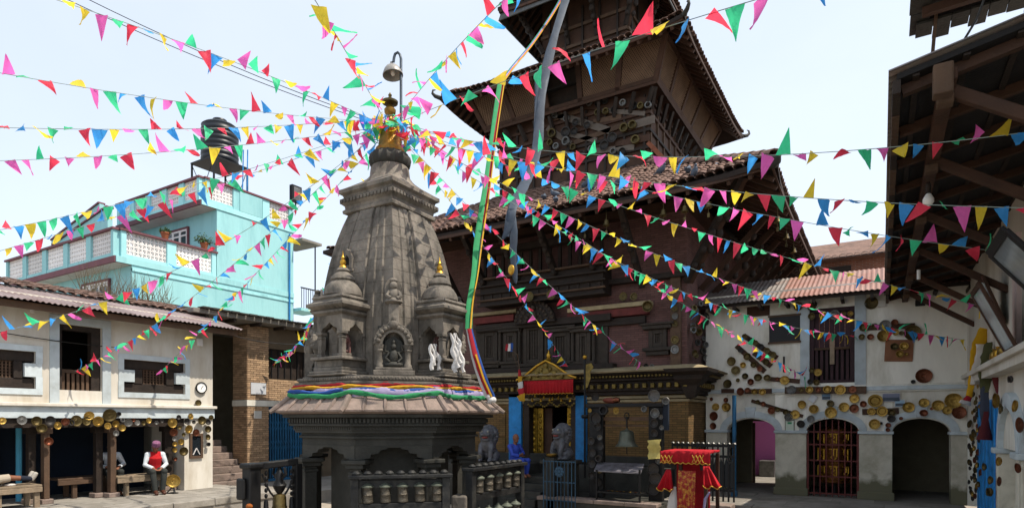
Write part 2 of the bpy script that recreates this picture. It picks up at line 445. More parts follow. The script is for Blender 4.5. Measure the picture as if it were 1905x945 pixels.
# roof: corrugated skirt and clay tiles
rf = MB()
xe, zee, sl = -15.35, 4.93, math.tan(R(16))
def corr(x0, z0, x1, z1, ya, yb, p=.11, amp=.018, th=.006, along='y'):
    q = MB(); n = int((yb - ya) / (p/4)); top = []; 
    for i in range(n + 1):
        y = ya + (yb - ya)*i/n; h = amp*math.sin(2*math.pi*y/p)
        top.append((y, h))
    vs = []
    for y, h in top:
        if along == 'y': vs += [(x0, y, z0 + h), (x1, y, z1 + h), (x0, y, z0 + h - th), (x1, y, z1 + h - th)]
        else: vs += [(y, x0, z0 + h), (y, x1, z1 + h), (y, x0, z0 + h - th), (y, x1, z1 + h - th)]
    fs = []
    for i in range(n):
        a = 4*i; b = a + 4
        fs += [(a, b, b+1, a+1), (a+2, a+3, b+3, b+2), (a, a+2, b+2, b), (a+1, b+1, b+3, a+3)]
    return q.add(vs, fs)
roof = MB().prism([(xe - .05, zee - .06), (xe - 2.95, zee - .06 + 2.9*sl), (xe - 5.6, zee - .3), (xe - 5.6, zee - .5), (xe - 2.95, zee - .16 + 2.9*sl), (xe - .05, zee - .13)],
                  lambda u, v, w: (u, w, v), Y0, Y1 + .35).build('roof', WOOD, lh)
for k in range(11):
    ya = Y0 + k*.98
    corr(xe + .12, zee - .035 + .004*(k % 2), xe - 1.75, zee + 1.75*sl + .01 + .004*(k % 2), ya - .03, min(ya + 1.0, Y1 + .42)).build('roof_sheet', TIN_P, roof)
def tile_mesh(w=.2, l=.3, h=.05, mat=None):
    q = MB(); vs = []; n = 5
    for j in (0, 1):
        for i in range(n + 1):
            t = math.pi*i/n
            for th in (0, .014):
                vs.append((-math.cos(t)*w/2*(1 - .12*j), j*l, math.sin(t)*(h - th) + (.018 if j == 0 else 0) - (th if i in (0, n) else 0)))
    k = (n + 1)*2; fs = []
    for i in range(n):
        a = 2*i
        fs += [(a, a+2, a+2+k, a+k), (a+1, a+1+k, a+3+k, a+3), (a, a+1, a+3, a+2), (a+k, a+2+k, a+3+k, a+1+k)]
    q.add(vs, fs)
    return q.mesh('tile', mat or TILE, smooth=50)
TILEM = tile_mesh()
slv = Vector((-math.cos(R(16)), 0, math.sin(R(16)))); nrm = Vector((math.sin(R(16)), 0, math.cos(R(16))))
tb = Matrix((Vector((0, 1, 0)), slv, nrm)).transposed()
nt = 0
for r in range(5):
    for c in range(int((Y1 + .3 - 2.5)/.22)):
        y = 2.5 + .11 + c*.22
        p = Vector((xe - 1.65, 0, zee + 1.65*sl + .05)) + slv*(r*.25); p.y = y
        p += nrm * rnd.uniform(-.008, .012)
        put('tile', TILEM, p, tb @ Matrix.Rotation(rnd.uniform(-.08, .08), 3, 'Z'), roof); nt += 1
        if r >= 7 and c > 10: pass
MB().box(xe - .1, xe - .04, Y0, Y1 + .35, zee - .2, zee - .06).build('eave_board', WOOD_W, roof)
MB().tube([onX(60, 565, XL+.1), onX(60, 582, XL+.1)], .04, 8).build('lamp_holder', JALI, lh)
# small things fixed to that wall
MB().box(XL + .002, XL + .09, wy(365), wy(374), wz(370, 644), wz(370, 630)).build('junction_box', JALI, lh, bevel=.01)
c = onX(374, 721, XL + .03)
ck = thing('wall_clock', 'round white wall clock with dark rim on the cream plaster house', 'clock', c)
ry = Matrix.Rotation(R(90), 3, 'Y')
MB().lathe([(.15, -.02), (.16, 0), (.16, .03), (.135, .04), (.13, .02)], c, 24, ry).build('rim', IRON, ck, smooth=True)
MB().lathe([(.133, 0), (.133, .022)], c, 24, ry).build('face', flat('clock face white', '#e8e8e6'), ck)
hm = MB(); hm.beam(c + Vector((.028, 0, 0)), c + Vector((.028, .05, .06)), .012, .006); hm.beam(c + Vector((.028, 0, 0)), c + Vector((.028, -.02, -.06)), .012, .006)
hm.build('hand', IRON, ck)
# narrow framed window in the pier
ya, yb, za, zb = wy(352), wy(376), wz(363, 852), wz(363, 806)
pw = MB(); pw.box(XL, XL + .05, ya, ya + .06, za, zb); pw.box(XL, XL + .05, yb - .06, yb, za, zb); pw.box(XL, XL + .05, ya + .06, yb - .06, za, za + .07); pw.box(XL, XL + .05, ya + .06, yb - .06, zb - .07, zb)
P = pw.build('pier_window', WOOD_W, lh)
MB().box(XL + .003, XL + .02, ya + .06, yb - .06, za + .07, zb - .07).build('pane', GLASSD, P)
ch = MB(); yc = (ya + yb)/2
ch.beam((XL + .03, ya + .09, za + .1), (XL + .03, yc, za + .28), .012, .04, (1, 0, 0)); ch.beam((XL + .03, yb - .09, za + .1), (XL + .03, yc, za + .28), .012, .04, (1, 0, 0))
ch.build('carved_chevron', JALI, P)
# interior: blue pipe, dim doors, wall behind left bench
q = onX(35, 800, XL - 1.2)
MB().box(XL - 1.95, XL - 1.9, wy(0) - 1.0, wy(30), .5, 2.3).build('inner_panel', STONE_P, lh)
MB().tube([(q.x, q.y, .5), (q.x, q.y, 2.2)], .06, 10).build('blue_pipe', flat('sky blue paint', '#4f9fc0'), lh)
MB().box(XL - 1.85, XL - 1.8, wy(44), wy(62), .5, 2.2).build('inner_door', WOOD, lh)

# benches: thing by thing
def bench(label, ya, yb, x0, x1, zt, legs, m=WOOD_G):
    b = thing('bench', label, 'bench', ((x0+x1)/2, (ya+yb)/2, .5), 'timber benches in the arcade')
    n = 3
    for k in range(n):
        w = (x1 - x0)/n
        MB().box(x0 + k*w + .004, x0 + (k+1)*w - .004, ya, yb, zt - .05, zt).build('seat_plank', m, b, bevel=.008)
    MB().box(x1 - .05, x1 + .012, ya, yb, zt - .16, zt - .052).build('apron', m, b, bevel=.008)
    for y in legs:
        for x in (x0 + .06, x1 - .13):
            MB().box(x, x + .09, y, y + .1, .502, zt - .052).build('leg', m, b, bevel=.008)
    return b
bench('grey timber bench under the lying person, leftmost of the arcade benches', onX(-60, 900, -15.55).y, onX(79, 900, -15.55).y, -16.2, -15.55, 1.0, (onX(-8, 900, -15.6).y, onX(64, 900, -15.6).y))
bench('timber bench on which the man in the red vest sits', onX(221, 880, -15.9).y, onX(318, 880, -15.9).y, -16.55, -15.95, 1.0, (onX(232, 900, -16).y, onX(300, 900, -16).y))
bench('dark bench deep in the arcade, between the two timber posts', onX(108, 880, -16.6).y, onX(200, 880, -16.6).y, -17.2, -16.6, 1.0, (onX(133, 900, -16.7).y, onX(190, 900, -16.7).y), WOOD_W)

# ================================================================ brick building with blue gate and steps
XB = -17.3
bb = thing('brick_building', 'brick pier building with thin slab roof and blue gate behind the stone shrine', 'building', (XB-1, 13.5, .34))
ya, yb = onX(460, 700, XB).y, onX(500, 700, XB).y
ye = 19.5
BRK = M('sunlit clay brick', '#a3876a', .88, var=.25, scale=9, bump=.3, bscale=40, rand=.3)
MORT = M('lime mortar', '#6a5c4a', .95, var=.2, bump=.3)
core = MB()
core.box(XB - .73, XB - .012, ya + .012, yb - .012, .34, 5.45)
core.box(XB - .35, XB - .012, yb - .012, ye, 3.02, 3.75)
core.box(XB - .35, XB - .012, yb - .012, ye, 4.75, 5.45)
core.box(XB - .35, XB - .012, 15.4, ye, .34, 5.45)
core.build('wall', MORT, bb)
MB().box(XB - 3.8, XB - 3.5, 10.3, ye, .34, 5.45).build('back_wall', DARKBR, bb)
MB().box(XB - 1.2, XB - 1.1, yb, ye, .34, 5.3).build('shutter_back', M('gate interior', '#1a2430', .9), bb)
brm = MB().box(-.105, .105, -.03, .03, -.029, .029).mesh('brick', BRK)
nbk = 0
def brickwall(p0, du, L, z0, z1, nrmv, lim, bw=.225, bh=.07):
    global nbk
    rot = Matrix((Vector(du), Vector(nrmv), Vector((0, 0, 1)))).transposed()
    z = z0 + bh/2; r = 0
    while z + bh/2 <= z1 + .01:
        u = -bw/2 if r % 2 else 0
        while u < L:
            a, b = max(u, 0), min(u + bw, L)
            if b - a > .05:
                p = Vector(p0) + Vector(du)*((a+b)/2); p.z = z
                p += Vector(nrmv)*rnd.uniform(-.026, -.018)
                put('brick', brm, p, rot, bb, ((b - a - .012)/.21, 1, 1)); nbk += 1
            u += bw
        z += bh; r += 1
brickwall((XB, ya, 0), (0, 1, 0), yb - ya, 1.0, 2.82, (1, 0, 0), 0)
brickwall((XB, ya, 0), (0, 1, 0), yb - ya, 3.03, 5.45, (1, 0, 0), 0)
brickwall((XB, yb, 0), (0, 1, 0), 1.9, 3.03, 3.75, (1, 0, 0), 0)
brickwall((XB - .73, ya, 0), (1, 0, 0), .73, 1.0, 2.82, (0, -1, 0), 0)
brickwall((XB - .73, ya, 0), (1, 0, 0), .73, 3.03, 5.45, (0, -1, 0), 0)
MB().box(XB - .76, XB + .025, ya - .025, ye, 2.83, 3.02).build('concrete_band', PLASTER2, bb, bevel=.01)
MB().box(XB - 5, XB + .55, 10.2, ye, 5.46, 5.60).build('roof', CONC, bb, bevel=.02)
for k in range(30):
    y = 10.4 + k*.3
    MB().box(XB + .42, XB + .72, y, y + .27, 5.60, 5.63 + .02*rnd.random()).build('slate', STONE_D, bb)
for k in range(9):
    y = 10.6 + k*.9
    MB().box(XB - 1.5, XB + .5, y, y + .09, 5.36, 5.455).build('rafter', WOOD, bb)
q = MB().box(XB - .2, XB - .1, yb + .1, 15.3, 3.77, 4.74).build('window', WOOD, bb)
for k in range(9):
    y = yb + .15 + k*.26
    MB().box(XB - .09, XB - .06, y, y + .03, 3.78, 4.73).build('window_bar', IRON, q)
# folding blue gate
gt = MB(); gt.box(XB - .2, XB - .14, yb, 15.4, 2.74, 2.82)
GT = gt.build('gate', BLUEG, bb); MB().box(XB - .2, XB - .14, yb, 15.4, .35, .42).build('gate_sill', BLUEG, GT)
for k in range(22):
    y = yb + .05 + k*.105
    MB().box(XB - .19, XB - .14, y, y + .035, .42, 2.74).build('gate_bar', BLUEG, GT)
lz = MB()
for k in range(21):
    y = yb + .065 + k*.105
    for zc in (.9, 1.55, 2.2):
        lz.beam((XB - .165, y, zc - .22), (XB - .165, y + .105, zc), .02, .01, (1, 0, 0)); lz.beam((XB - .165, y + .105, zc), (XB - .165, y, zc + .22), .02, .01, (1, 0, 0))
lz.build('folding_strap', BLUEG, GT, kind='stuff')
MB().box(XB + .003, XB + .03, onX(466, 720, XB).y, onX(494, 720, XB).y, onX(480, 733, XB).z, onX(480, 712, XB).z).build('name_plate', flat('pale grey plate', '#b9bcc0'), bb)
MB().box(XB + .003, XB + .02, onX(472, 770, XB).y, onX(486, 770, XB).y, onX(480, 778, XB).z, onX(480, 764, XB).z).build('paper_notice', flat('pale paper', '#c5c2bb'), bb)
# steps in the gap
st = thing('stone_steps', 'sunlit stone steps climbing into the dark gap beside the brick pier', 'steps', (XB, 11.4, .34))
for k in range(7):
    MB().box(XB - 3.4, XB + .5 - k*.3, 10.45, ya - .03, .34 + k*.2, .34 + (k+1)*.2 - .004).build('step', STONE_P, st, bevel=.015)

# ================================================================ turquoise house behind
XT = -21.4
th = thing('turquoise_house', 'turquoise two storey house with white lattice parapets and stepped roof terraces', 'house', (XT-4, 14, 0))
yL, yU, yE = 10.9, 13.95, 17.45
MB().box(XT - 7.8, XT, yL, yE, 0, 7.55).build('lower_wall', BLUEW, th)
MB().box(XT - 5.8, XT - .004, yU, yE - .004, 7.75, 10.3).build('upper_wall', BLUEW, th)
MB().box(XT - 8.4, XT - .01, 10.36, yE - .02, 7.55, 7.75).build('terrace_slab', REDTRIM, th)
MB().box(XT - 8.35, XT - .05, 10.42, yL - .01, 7.535, 7.549).build('soffit', SOFFIT, th)
MB().box(XT - 6.0, XT - .01, 13.3, yE - .02, 10.3, 10.48).build('roof_slab', REDTRIM, th)
MB().box(XT - 5.95, XT - .05, 13.36, yU - .01, 10.285, 10.299).build('soffit', SOFFIT, th)
jm = {}
def jali(p, d, L, h, parent):
    # open white block screen: diagonal bars in a thin frame
    q = MB(); d = Vector(d); n = max(3, int(L/.13)); m = max(3, int(h/.13)); nv = Vector((d.y, -d.x, 0))
    p = Vector(p)
    for i in range(n + 1): q.beam(p + d*(L*i/n), p + d*(L*i/n) + Vector((0, 0, h)), .05, .055, nv)
    for j in range(m + 1): q.beam(p + Vector((0, 0, h*j/m)), p + d*L + Vector((0, 0, h*j/m)), .06, .055)
    for i in range(n):
        for j in range(m):
            c = p + d*(L*(i+.5)/n) + Vector((0, 0, h*(j+.5)/m))
            if (i + j) % 2: q.beam(c - d*.045 - Vector((0, 0, .045)), c + d*.045 + Vector((0, 0, .045)), .03, .03, nv)
            else: q.beam(c - d*.045 + Vector((0, 0, .045)), c + d*.045 - Vector((0, 0, .045)), .03, .03, nv)
    return q.build('jali_screen', JALI, parent)
def parapet(p, d, L, n, z0, z1, name='parapet', jl=True, pw=.32):
    # piers with lattice screens between, coping on top; d must run along an axis
    p, d = Vector(p), Vector(d); nv = Vector((abs(d.y), abs(d.x), 0))
    q = MB(); span = L / n
    def bx(u0, u1, za, zb, t, mb):
        a, b = p + d*u0 - nv*t/2, p + d*u1 + nv*t/2
        mb.box(min(a.x, b.x), max(a.x, b.x), min(a.y, b.y), max(a.y, b.y), za, zb)
    for k in range(n + 1): bx(max(0, k*span - pw/2), min(L, k*span + pw/2), z0, z1, .2, q)
    for k in range(n): bx(k*span + pw/2, (k+1)*span - pw/2, z0, z0 + .12, .16, q)
    o = q.build(name, BLUEW, th)
    c = MB(); bx(-.05, L + .05, z1 + .002, z1 + .07, .3, c); c.build('coping', REDTRIM, o)
    if jl:
        for k in range(n):
            jali(p + d*(k*span + pw/2) + Vector((0, 0, z0 + .12)), d, span - pw, z1 - z0 - .12, o)
    return o
parapet((XT - 8.3, 10.47, 0), (1, 0, 0), 8.2, 5, 7.75, 8.62)
parapet((XT - .1, 10.57, 0), (0, 1, 0), yU - 10.6, 2, 7.75, 8.62)
parapet((XT - 5.9, 13.41, 0), (1, 0, 0), 5.8, 5, 10.48, 11.3)
parapet((XT - .1, 13.5, 0), (0, 1, 0), 3.9, 3, 10.48, 11.3)
MB().box(XT - .2, XT + .03, 14.9, 15.9, 10.5, 11.28).build('solid_parapet', BLUEW, th)
for k in range(2): MB().box(XT - .06, XT + .035, yL, yE, 7.35 - k*.0, 7.45).build('string_course', BLUEW, th) if k == 0 else None
MB().box(XT - .06, XT + .03, 10.4, yE, 7.553, 7.76).build('slab_face', BLUEW, th); MB().box(XT - .06, XT + .03, 13.34, yE, 10.303, 10.49).build('slab_face', BLUEW, th)
# windows
def cwin(x0, x1, y, z0, z1, n=3):
    q = MB(); q.box(x0, x1, y - .05, y + .02, z1 - .09, z1); q.box(x0, x1, y - .05, y + .02, z0, z0 + .08)
    q.box(x0, x0 + .08, y - .05, y + .02, z0 + .08, z1 - .09); q.box(x1 - .08, x1, y - .05, y + .02, z0 + .08, z1 - .09)
    o = q.build('window', REDTRIM, th)
    w = (x1 - x0 - .16)/n
    for k in range(n):
        a = x0 + .08 + k*w
        f = MB(); b = a + w
        for (u0, u1, v0, v1) in ((a, a+.06, z0+.08, z1-.09), (b-.06, b, z0+.08, z1-.09), (a+.06, b-.06, z0+.08, z0+.15), (a+.06, b-.06, z1-.16, z1-.09), (a+.06, b-.06, (z0+z1)/2+.1, (z0+z1)/2+.16)):
            f.box(u0, u1, y - .045, y, v0, v1)
        s = f.build('sash', JALI, o)
        MB().box(a + .06, b - .06, y - .02, y - .01, z0 + .15, z1 - .16).build('pane', GLASSD, s)
a, b = onY(310, 440, yU), onY(353, 440, yU)
cwin(a.x, b.x, yU - .03, onY(330, 470, yU).z, onY(330, 428, yU).z)
a, b = onY(155, 540, yL), onY(207, 540, yL)
cwin(a.x, b.x, yL - .03, onY(180, 560, yL).z, onY(180, 524, yL).z)
# stair wall rising to the upper roof on the far side
q = MB()
for y, xa, za, xb_, zb2 in ((12.0, -29.9, 9.9, -25.9, 10.75), (11.2, -27.8, 9.2, -23.6, 9.95)):
    q.prism([(xa, 7.76), (xa, za), (xb_, zb2), (xb_, 7.76)], lambda u, v, w: (u, w, v), y, y + .16)
o = q.build('stair_wall', BLUEW, th)
for y, xa, za, xb_, zb2 in ((12.0, -29.9, 9.9, -25.9, 10.75), (11.2, -27.8, 9.2, -23.6, 9.95)): MB().beam((xa, y + .08, za + .035), (xb_, y + .08, zb2 + .035), .26, .06).build('coping', REDTRIM, o)
# rear balcony, rail and pipe
MB().box(XT - .6, XT + .45, yE + .03, yE + 1.0, 7.0, 7.12).build('balcony_slab', BLUEW, th)
rl = MB(); rl.box(XT + .38, XT + .42, yE + .05, yE + .98, 7.95, 8.0)
for k in range(8): rl.box(XT + .39, XT + .41, yE + .08 + k*.12, yE + .1 + k*.12, 7.12, 7.95)
rl.build('balcony_railing', IRON, th)
MB().tube([(XT + .3, yE + .9, 7.1), (XT + .3, yE + .9, 9.9)], .03).build('post', IRON, th)
MB().tube([(XT + .06, yE - .25, 5.5), (XT + .06, yE - .25, 10.2)], .035).build('down_pipe', BLUEP, th)
MB().box(XT - 1.2, XT + .5, yE + .025, yE + 1.1, 9.95, 10.05).build('canopy_slab', CONC, th)
# roof things
pt = onX(452, 345, XT - .2)
TK = dep(409, 308, 25.8)
wt = thing('water_tank', 'black ribbed plastic water tank on the turquoise house roof', 'water tank', TK)
pr = [(.62, 0), (.68, .03)]
for k in range(7): pr += [(.70, .08 + k*.2), (.735, .12 + k*.2), (.735, .2 + k*.2), (.70, .24 + k*.2)]
pr += [(.70, 1.52), (.72, 1.58), (.62, 1.66), (.3, 1.74), (.3, 1.82), (.02, 1.83)]
MB().lathe(pr, TK, 28).build('tank_body', BLUEK, wt, smooth=45)
tl = MB(); tl.lathe([(.28, 1.815), (.3, 1.84), (.28, 1.9), (.02, 1.92)], TK, 20); tl.build('lid', BLUEK, wt, smooth=45)
fz = 10.5
tsd = thing('tank_stand', 'dark angle iron stand carrying the black water tank', 'tank stand', (TK.x, TK.y, fz))
MB().box(TK.x - .8, TK.x + .8, TK.y - .8, TK.y + .8, TK.z - .07, TK.z - .005).build('platform', IRON, tsd)
for sx in (-.76, .76):
    for sy in (-.76, .76):
        MB().box(TK.x + sx - .03, TK.x + sx + .03, TK.y + sy - .03, TK.y + sy + .03, fz, TK.z - .07).build('leg', IRON, tsd)
br = MB()
for sy in (-.76, .76): br.beam((TK.x - .76, TK.y + sy, fz + .1), (TK.x + .76, TK.y + sy, TK.z - .1), .02, .02); br.beam((TK.x + .76, TK.y + sy, fz + .1), (TK.x - .76, TK.y + sy, TK.z - .1), .02, .02)
br.build('brace', IRON, tsd)
a = onX(550, 400, XT - .3)
al = thing('roof_floodlight', 'small dark floodlight on a pole on the turquoise house roof', 'floodlight', (a.x, a.y, 11.3))
MB().tube([(a.x, a.y, 11.3), (a.x, a.y, onX(550, 372, XT - .3).z)], .03).build('pole', IRON, al)
p0, p1 = onX(541, 374, XT - .3), onX(559, 350, XT - .3)
MB().box(a.x - .1, a.x + .1, p0.y, p1.y, p0.z, p1.z).build('housing', IRON, al, bevel=.02)
MB().box(a.x + .102, a.x + .11, p0.y + .08, p1.y - .08, p0.z + .08, p1.z - .08).build('lens', STEEL, al)
gp = MB()
for (px, pz_) in ((458, 262), (450, 262)):
    t = dep(px, 340, 25.5); gp.tube([(t.x, t.y, 10.5), (t.x + .1, t.y, 13.6)], .025, 6)
tag(gp.build('roof_mast', BLUEP), 'thin blue masts standing beside the black roof tank', 'mast')
# potted plants on the terrace parapet
def leafy(name, label, cat, c, r, n, m, potm=None, seed=1, group=None, leaf=.05):
    rr = random.Random(seed); t = thing(name, label, cat, c, group)
    if potm: MB().lathe([(.09, 0), (.14, .2), (.155, .2), (.15, .24), (.12, .22)], c, 14).build('pot', potm, t, smooth=True)
    q = MB(); s = MB()
    for k in range(n):
        d = Vector((rr.gauss(0, 1), rr.gauss(0, 1), abs(rr.gauss(.6, .8)))).normalized() * r * rr.uniform(.3, 1)
        p = Vector(c) + Vector((0, 0, .22 if potm else 0)) + d
        if k % 6 == 0: s.tube([Vector(c) + Vector((0, 0, .2 if potm else 0)), p], .008, 4)
        a = Vector((rr.uniform(-1, 1), rr.uniform(-1, 1), rr.uniform(-.6, .9))).normalized()*leaf*rr.uniform(.7, 1.6)
        b = a.cross(Vector((rr.uniform(-1, 1), rr.uniform(-1, 1), rr.uniform(-1, 1)))).normalized()*leaf*.45
        q.add([p - a, p + b, p + a, p - b], [(0, 1, 2, 3)])
    q.build('foliage', m, t); s.build('stem', WOOD_W, t)
    return t
LEAF = M('garden leaf', '#3f5a2a', .6, var=.4, scale=9, bump=0, transl=.25, rand=.2)
DRY = M('dry twig', '#6b5f4a', .9, var=.4, bump=0)
POT = M('terracotta pot', '#9a5a3c', .85, var=.2)
leafy('potted_plant', 'small bushy potted plant on the turquoise terrace parapet, above the lattice screen gap', 'plant', (XT - .1, onX(307, 440, XT - .1).y, 8.7), .22, 90, LEAF, POT, 3)
leafy('potted_plant', 'taller flowering potted plant where the terrace parapet meets the turquoise wall', 'plant', (XT - .1, onX(380, 460, XT - .1).y, 8.7), .38, 160, LEAF, POT, 4)
# dry weeds on the old wall between the roofs
ow = thing('garden_wall', 'mossy old masonry wall stub between the tiled roof and the brick building', 'wall', (-18.6, 10.6, 4.6))
for r_ in range(6):
    for k in range(7):
        MB().box(-18.9, -18.45 + rnd.uniform(-.02, .02), 9.0 + k*.33 + (r_ % 2)*.12, 9.0 + k*.33 + .315 + (r_ % 2)*.12, 4.9 + r_*.17, 4.9 + r_*.17 + .16).build('stone', M_OLD if 'M_OLD' in globals() else STONE_D, ow, bevel=.015)
wd = MB(); rw = random.Random(5)
for k in range(170):
    b = Vector((-18.7 + rw.uniform(-.2, .2), 8.2 + rw.uniform(0, 2.4), 5.8))
    t = b + Vector((rw.uniform(-.25, .25), rw.uniform(-.35, .35), rw.uniform(.3, 1.0)))
    wd.tube([b, (b + t)/2 + Vector((rw.uniform(-.06, .06), rw.uniform(-.06, .06), 0)), t], [.009, .006, .002], 4)
tag(wd.build('dry_weeds', DRY), 'dry leafless weeds growing from the old wall before the turquoise house', 'weeds', kind='stuff')
# ================================================================ stone shrine in the middle of the court
SX, SY = -6.535, 7.15
shr = thing('stone_shrine', 'tall carved stone shrine with curved spire in the middle of the court', 'shrine', (SX, SY, 0))
Mst, Mdk, Mpl = STONE, STONE_D, STONE_P
def octlayers(lv, name, mat, parent=shr, bevel=0, cap=True):
    return MB().rings([OCT(a, z, SX, SY) for a, z in lv], cap).build(name, mat, parent, bevel=bevel)
for k, (a, z0, z1) in enumerate(((2.35, 0, .18), (2.05, .181, .36), (1.62, .361, .55))):
    octlayers([(a, z0), (a, z1 - .03), (a - .03, z1)], 'plinth_step', Mpl)
octlayers([(.86, .55), (.86, 2.05)], 'inner_wall', Mdk)
def faceframe(k):                      # centre-of-face frame: outward normal and tangent
    t = R(45*k); return Vector((math.cos(t), math.sin(t), 0)), Vector((-math.sin(t), math.cos(t), 0))
C0 = Vector((SX, SY, 0))
AP = 1.25; HW = AP*math.tan(R(22.5))
for k in range(8):
    t = R(22.5 + 45*k); d = Vector((math.cos(t), math.sin(t), 0)); c = C0 + d*(AP/math.cos(R(22.5)) - .10)
    rot = Matrix.Rotation(t, 3, 'Z')
    q = MB()
    for (s, z0, z1) in ((.26, .55, .72), (.20, .72, .80), (.17, .80, 1.66), (.20, 1.66, 1.70), (.17, 1.70, 1.74), (.25, 1.74, 1.80)):
        q.obb(c + Vector((0, 0, (z0+z1)/2)), (s, s, z1 - z0 - .001), rot)
    o = q.build('column', Mdk, shr, bevel=.008)
    MB().obb(c + Vector((0, 0, 1.83)), (.32, .34, .058), rot).build('capital', Mdk, o, bevel=.012)
    n, tg = faceframe(k)
    w = HW - .005
    poly = [(-w, 1.862), (-w*.80, 1.862), (-w*.78, 1.87), (-w*.62, 1.885), (-w*.60, 1.93), (-w*.40, 1.945), (-w*.36, 1.985), (-w*.2, 2.0), (-w*.16, 2.02)]
    poly = poly + [(-u, v) for u, v in poly[::-1]] + [(w, 2.045), (-w, 2.045)]
    fn = lambda u, v, ww: C0 + n*(AP - ww) + tg*u + Vector((0, 0, v))
    MB().prism(poly, fn, 0, .2).build('arch_spandrel', Mdk, shr)
octlayers([(1.245, 2.046), (1.245, 2.14), (1.29, 2.145), (1.29, 2.175), (1.26, 2.18), (1.26, 2.215), (1.34, 2.22), (1.34, 2.25), (1.36, 2.255), (1.36, 2.31), (1.42, 2.315), (1.42, 2.34), (1.40, 2.345), (1.40, 2.42), (1.50, 2.43), (1.50, 2.47)], 'cornice', Mdk)
dn = MB()
for k in range(8):
    n, tg = faceframe(k)
    rot = Matrix((n, tg, Vector((0, 0, 1)))).transposed()
    for j in range(22):
        u = (j - 10.5) * .053
        dn.obb(C0 + n*1.41 + tg*u + Vector((0, 0, 2.383)), (.05, .03, .06), rot)
    for j in range(26):
        u = (j - 12.5) * .043
        dn.obb(C0 + n*1.36 + tg*u*.98 + Vector((0, 0, 2.283)), (.022, .028, .03), rot)
dn.build('dentils', Mdk, shr, kind='stuff')
# sloping slab roof, one slab per side with raised ribs
rfo = octlayers([(1.52, 2.475), (1.60, 2.50), (1.605, 2.525), (1.30, 2.80), (1.30, 2.86)], 'roof', Mpl)
for k in range(8):
    n, tg = faceframe(k)
    t = R(22.5 + 45*k); d = Vector((math.cos(t), math.sin(t), 0)); cc = 1/math.cos(R(22.5))
    MB().tube([C0 + d*(1.66*cc) + Vector((0, 0, 2.50)), C0 + d*(1.58*cc) + Vector((0, 0, 2.555)), C0 + d*(1.28*cc) + Vector((0, 0, 2.83))], [.028, .042, .034], 8).build('hip_ridge', Mpl, rfo, smooth=True)
    for u in (-.36, -.12, .12, .36):
        MB().tube([C0 + n*1.615 + tg*u*1.15 + Vector((0, 0, 2.515)), C0 + n*1.56 + tg*u*1.12 + Vector((0, 0, 2.575)), C0 + n*1.31 + tg*u + Vector((0, 0, 2.80))], [.012, .026, .02], 6).build('roof_rib', Mpl, rfo, smooth=True)
deck = octlayers([(1.33, 2.861), (1.35, 2.88), (1.35, 2.905), (1.29, 2.915), (1.29, 2.93), (1.31, 2.935), (1.31, 2.975), (1.24, 2.985), (1.24, 3.0)], 'deck_moulding', Mst)
bd = MB()
for k in range(8):
    n, tg = faceframe(k)
    for j in range(24): bd.ball(C0 + n*1.305 + tg*((j - 11.5)*.045) + Vector((0, 0, 2.955)), .02, n=6, m=4)
bd.build('bead_row', Mst, deck, kind='stuff')
# spire
SPZ = [(3.0, .78), (3.5, .795), (4.0, .778), (4.4, .736), (4.75, .680), (5.05, .616), (5.3, .546), (5.52, .472)]
def sp(z):
    for (a, s), (b, t) in zip(SPZ, SPZ[1:]):
        if z <= b: return s + (t - s)*(z - a)/(b - a)
    return SPZ[-1][1]
RATHA = [(-1, 0), (-.70, 0), (-.685, .04), (-.52, .04), (-.505, .075), (-.36, .075), (-.345, .045), (-.30, .045), (-.285, .11), (.285, .11), (.30, .045), (.345, .045), (.36, .075), (.505, .075), (.52, .04), (.685, .04), (.70, 0)]
def spring(s, z, k=1.0):
    ring = []
    for i in range(4):
        n = Vector((math.cos(R(-90 + 90*i)), math.sin(R(-90 + 90*i)), 0)); tg = Vector((-n.y, n.x, 0))
        for u, o in RATHA: ring.append(C0 + n*(s*(1 - .06) + o*s*k) + tg*(u*s*(.94 if abs(u) == 1 else 1)) + Vector((0, 0, z)))
    return ring
zs = [3.0 + .168*i for i in range(16)]
rings = []
for i, z in enumerate(zs[:-1]):
    z2 = zs[i+1]
    rings += [spring(sp(z) - .005, z), spring(sp(z + .006), z + .006), spring(sp(z2 - .006), z2 - .006), spring(sp(z2) - .005, z2)]
spire = MB().rings(rings).build('spire', Mst, shr)
def sqround(s, z, k=0.0, n=9):                   # square ring that rounds off towards a circle for k -> 1
    ring = []
    for i in range(4):
        for j in range(n):
            t = R(-135 + 90*i + 90*j/n)
            c = Vector((math.cos(t), math.sin(t), 0)); sq = 1/max(abs(c.x), abs(c.y))
            ring.append(C0 + c*s*(sq*(1 - k) + k) + Vector((0, 0, z)))
    return ring
capo = MB().rings([sqround(a_, z_, k_) for a_, z_, k_ in [(.475,5.52,0),(.50,5.53,0),(.505,5.57,0),(.475,5.60,0),(.48,5.64,0),(.525,5.68,0),(.53,5.74,0),(.49,5.77,0),(.50,5.80,0),(.545,5.83,0),(.545,5.885,0),(.50,5.91,0),(.43,5.965,.1),(.375,6.02,.4),(.352,6.06,.8),(.345,6.08,1),(.31,6.13,1),(.295,6.26,1),(.28,6.29,1)]]).build('spire_cap', Mst, shr, smooth=30)
dn = MB()
for i in range(4):
    n = Vector((math.cos(R(90*i)), math.sin(R(90*i)), 0)); tg = Vector((-n.y, n.x, 0)); rot = Matrix((n, tg, Vector((0, 0, 1)))).transposed()
    for j in range(15): dn.obb(C0 + n*.522 + tg*((j-7)*.07) + Vector((0, 0, 5.71)), (.05, .05, .05), rot)
dn.build('cap_dentils', Mst, capo, kind='stuff')
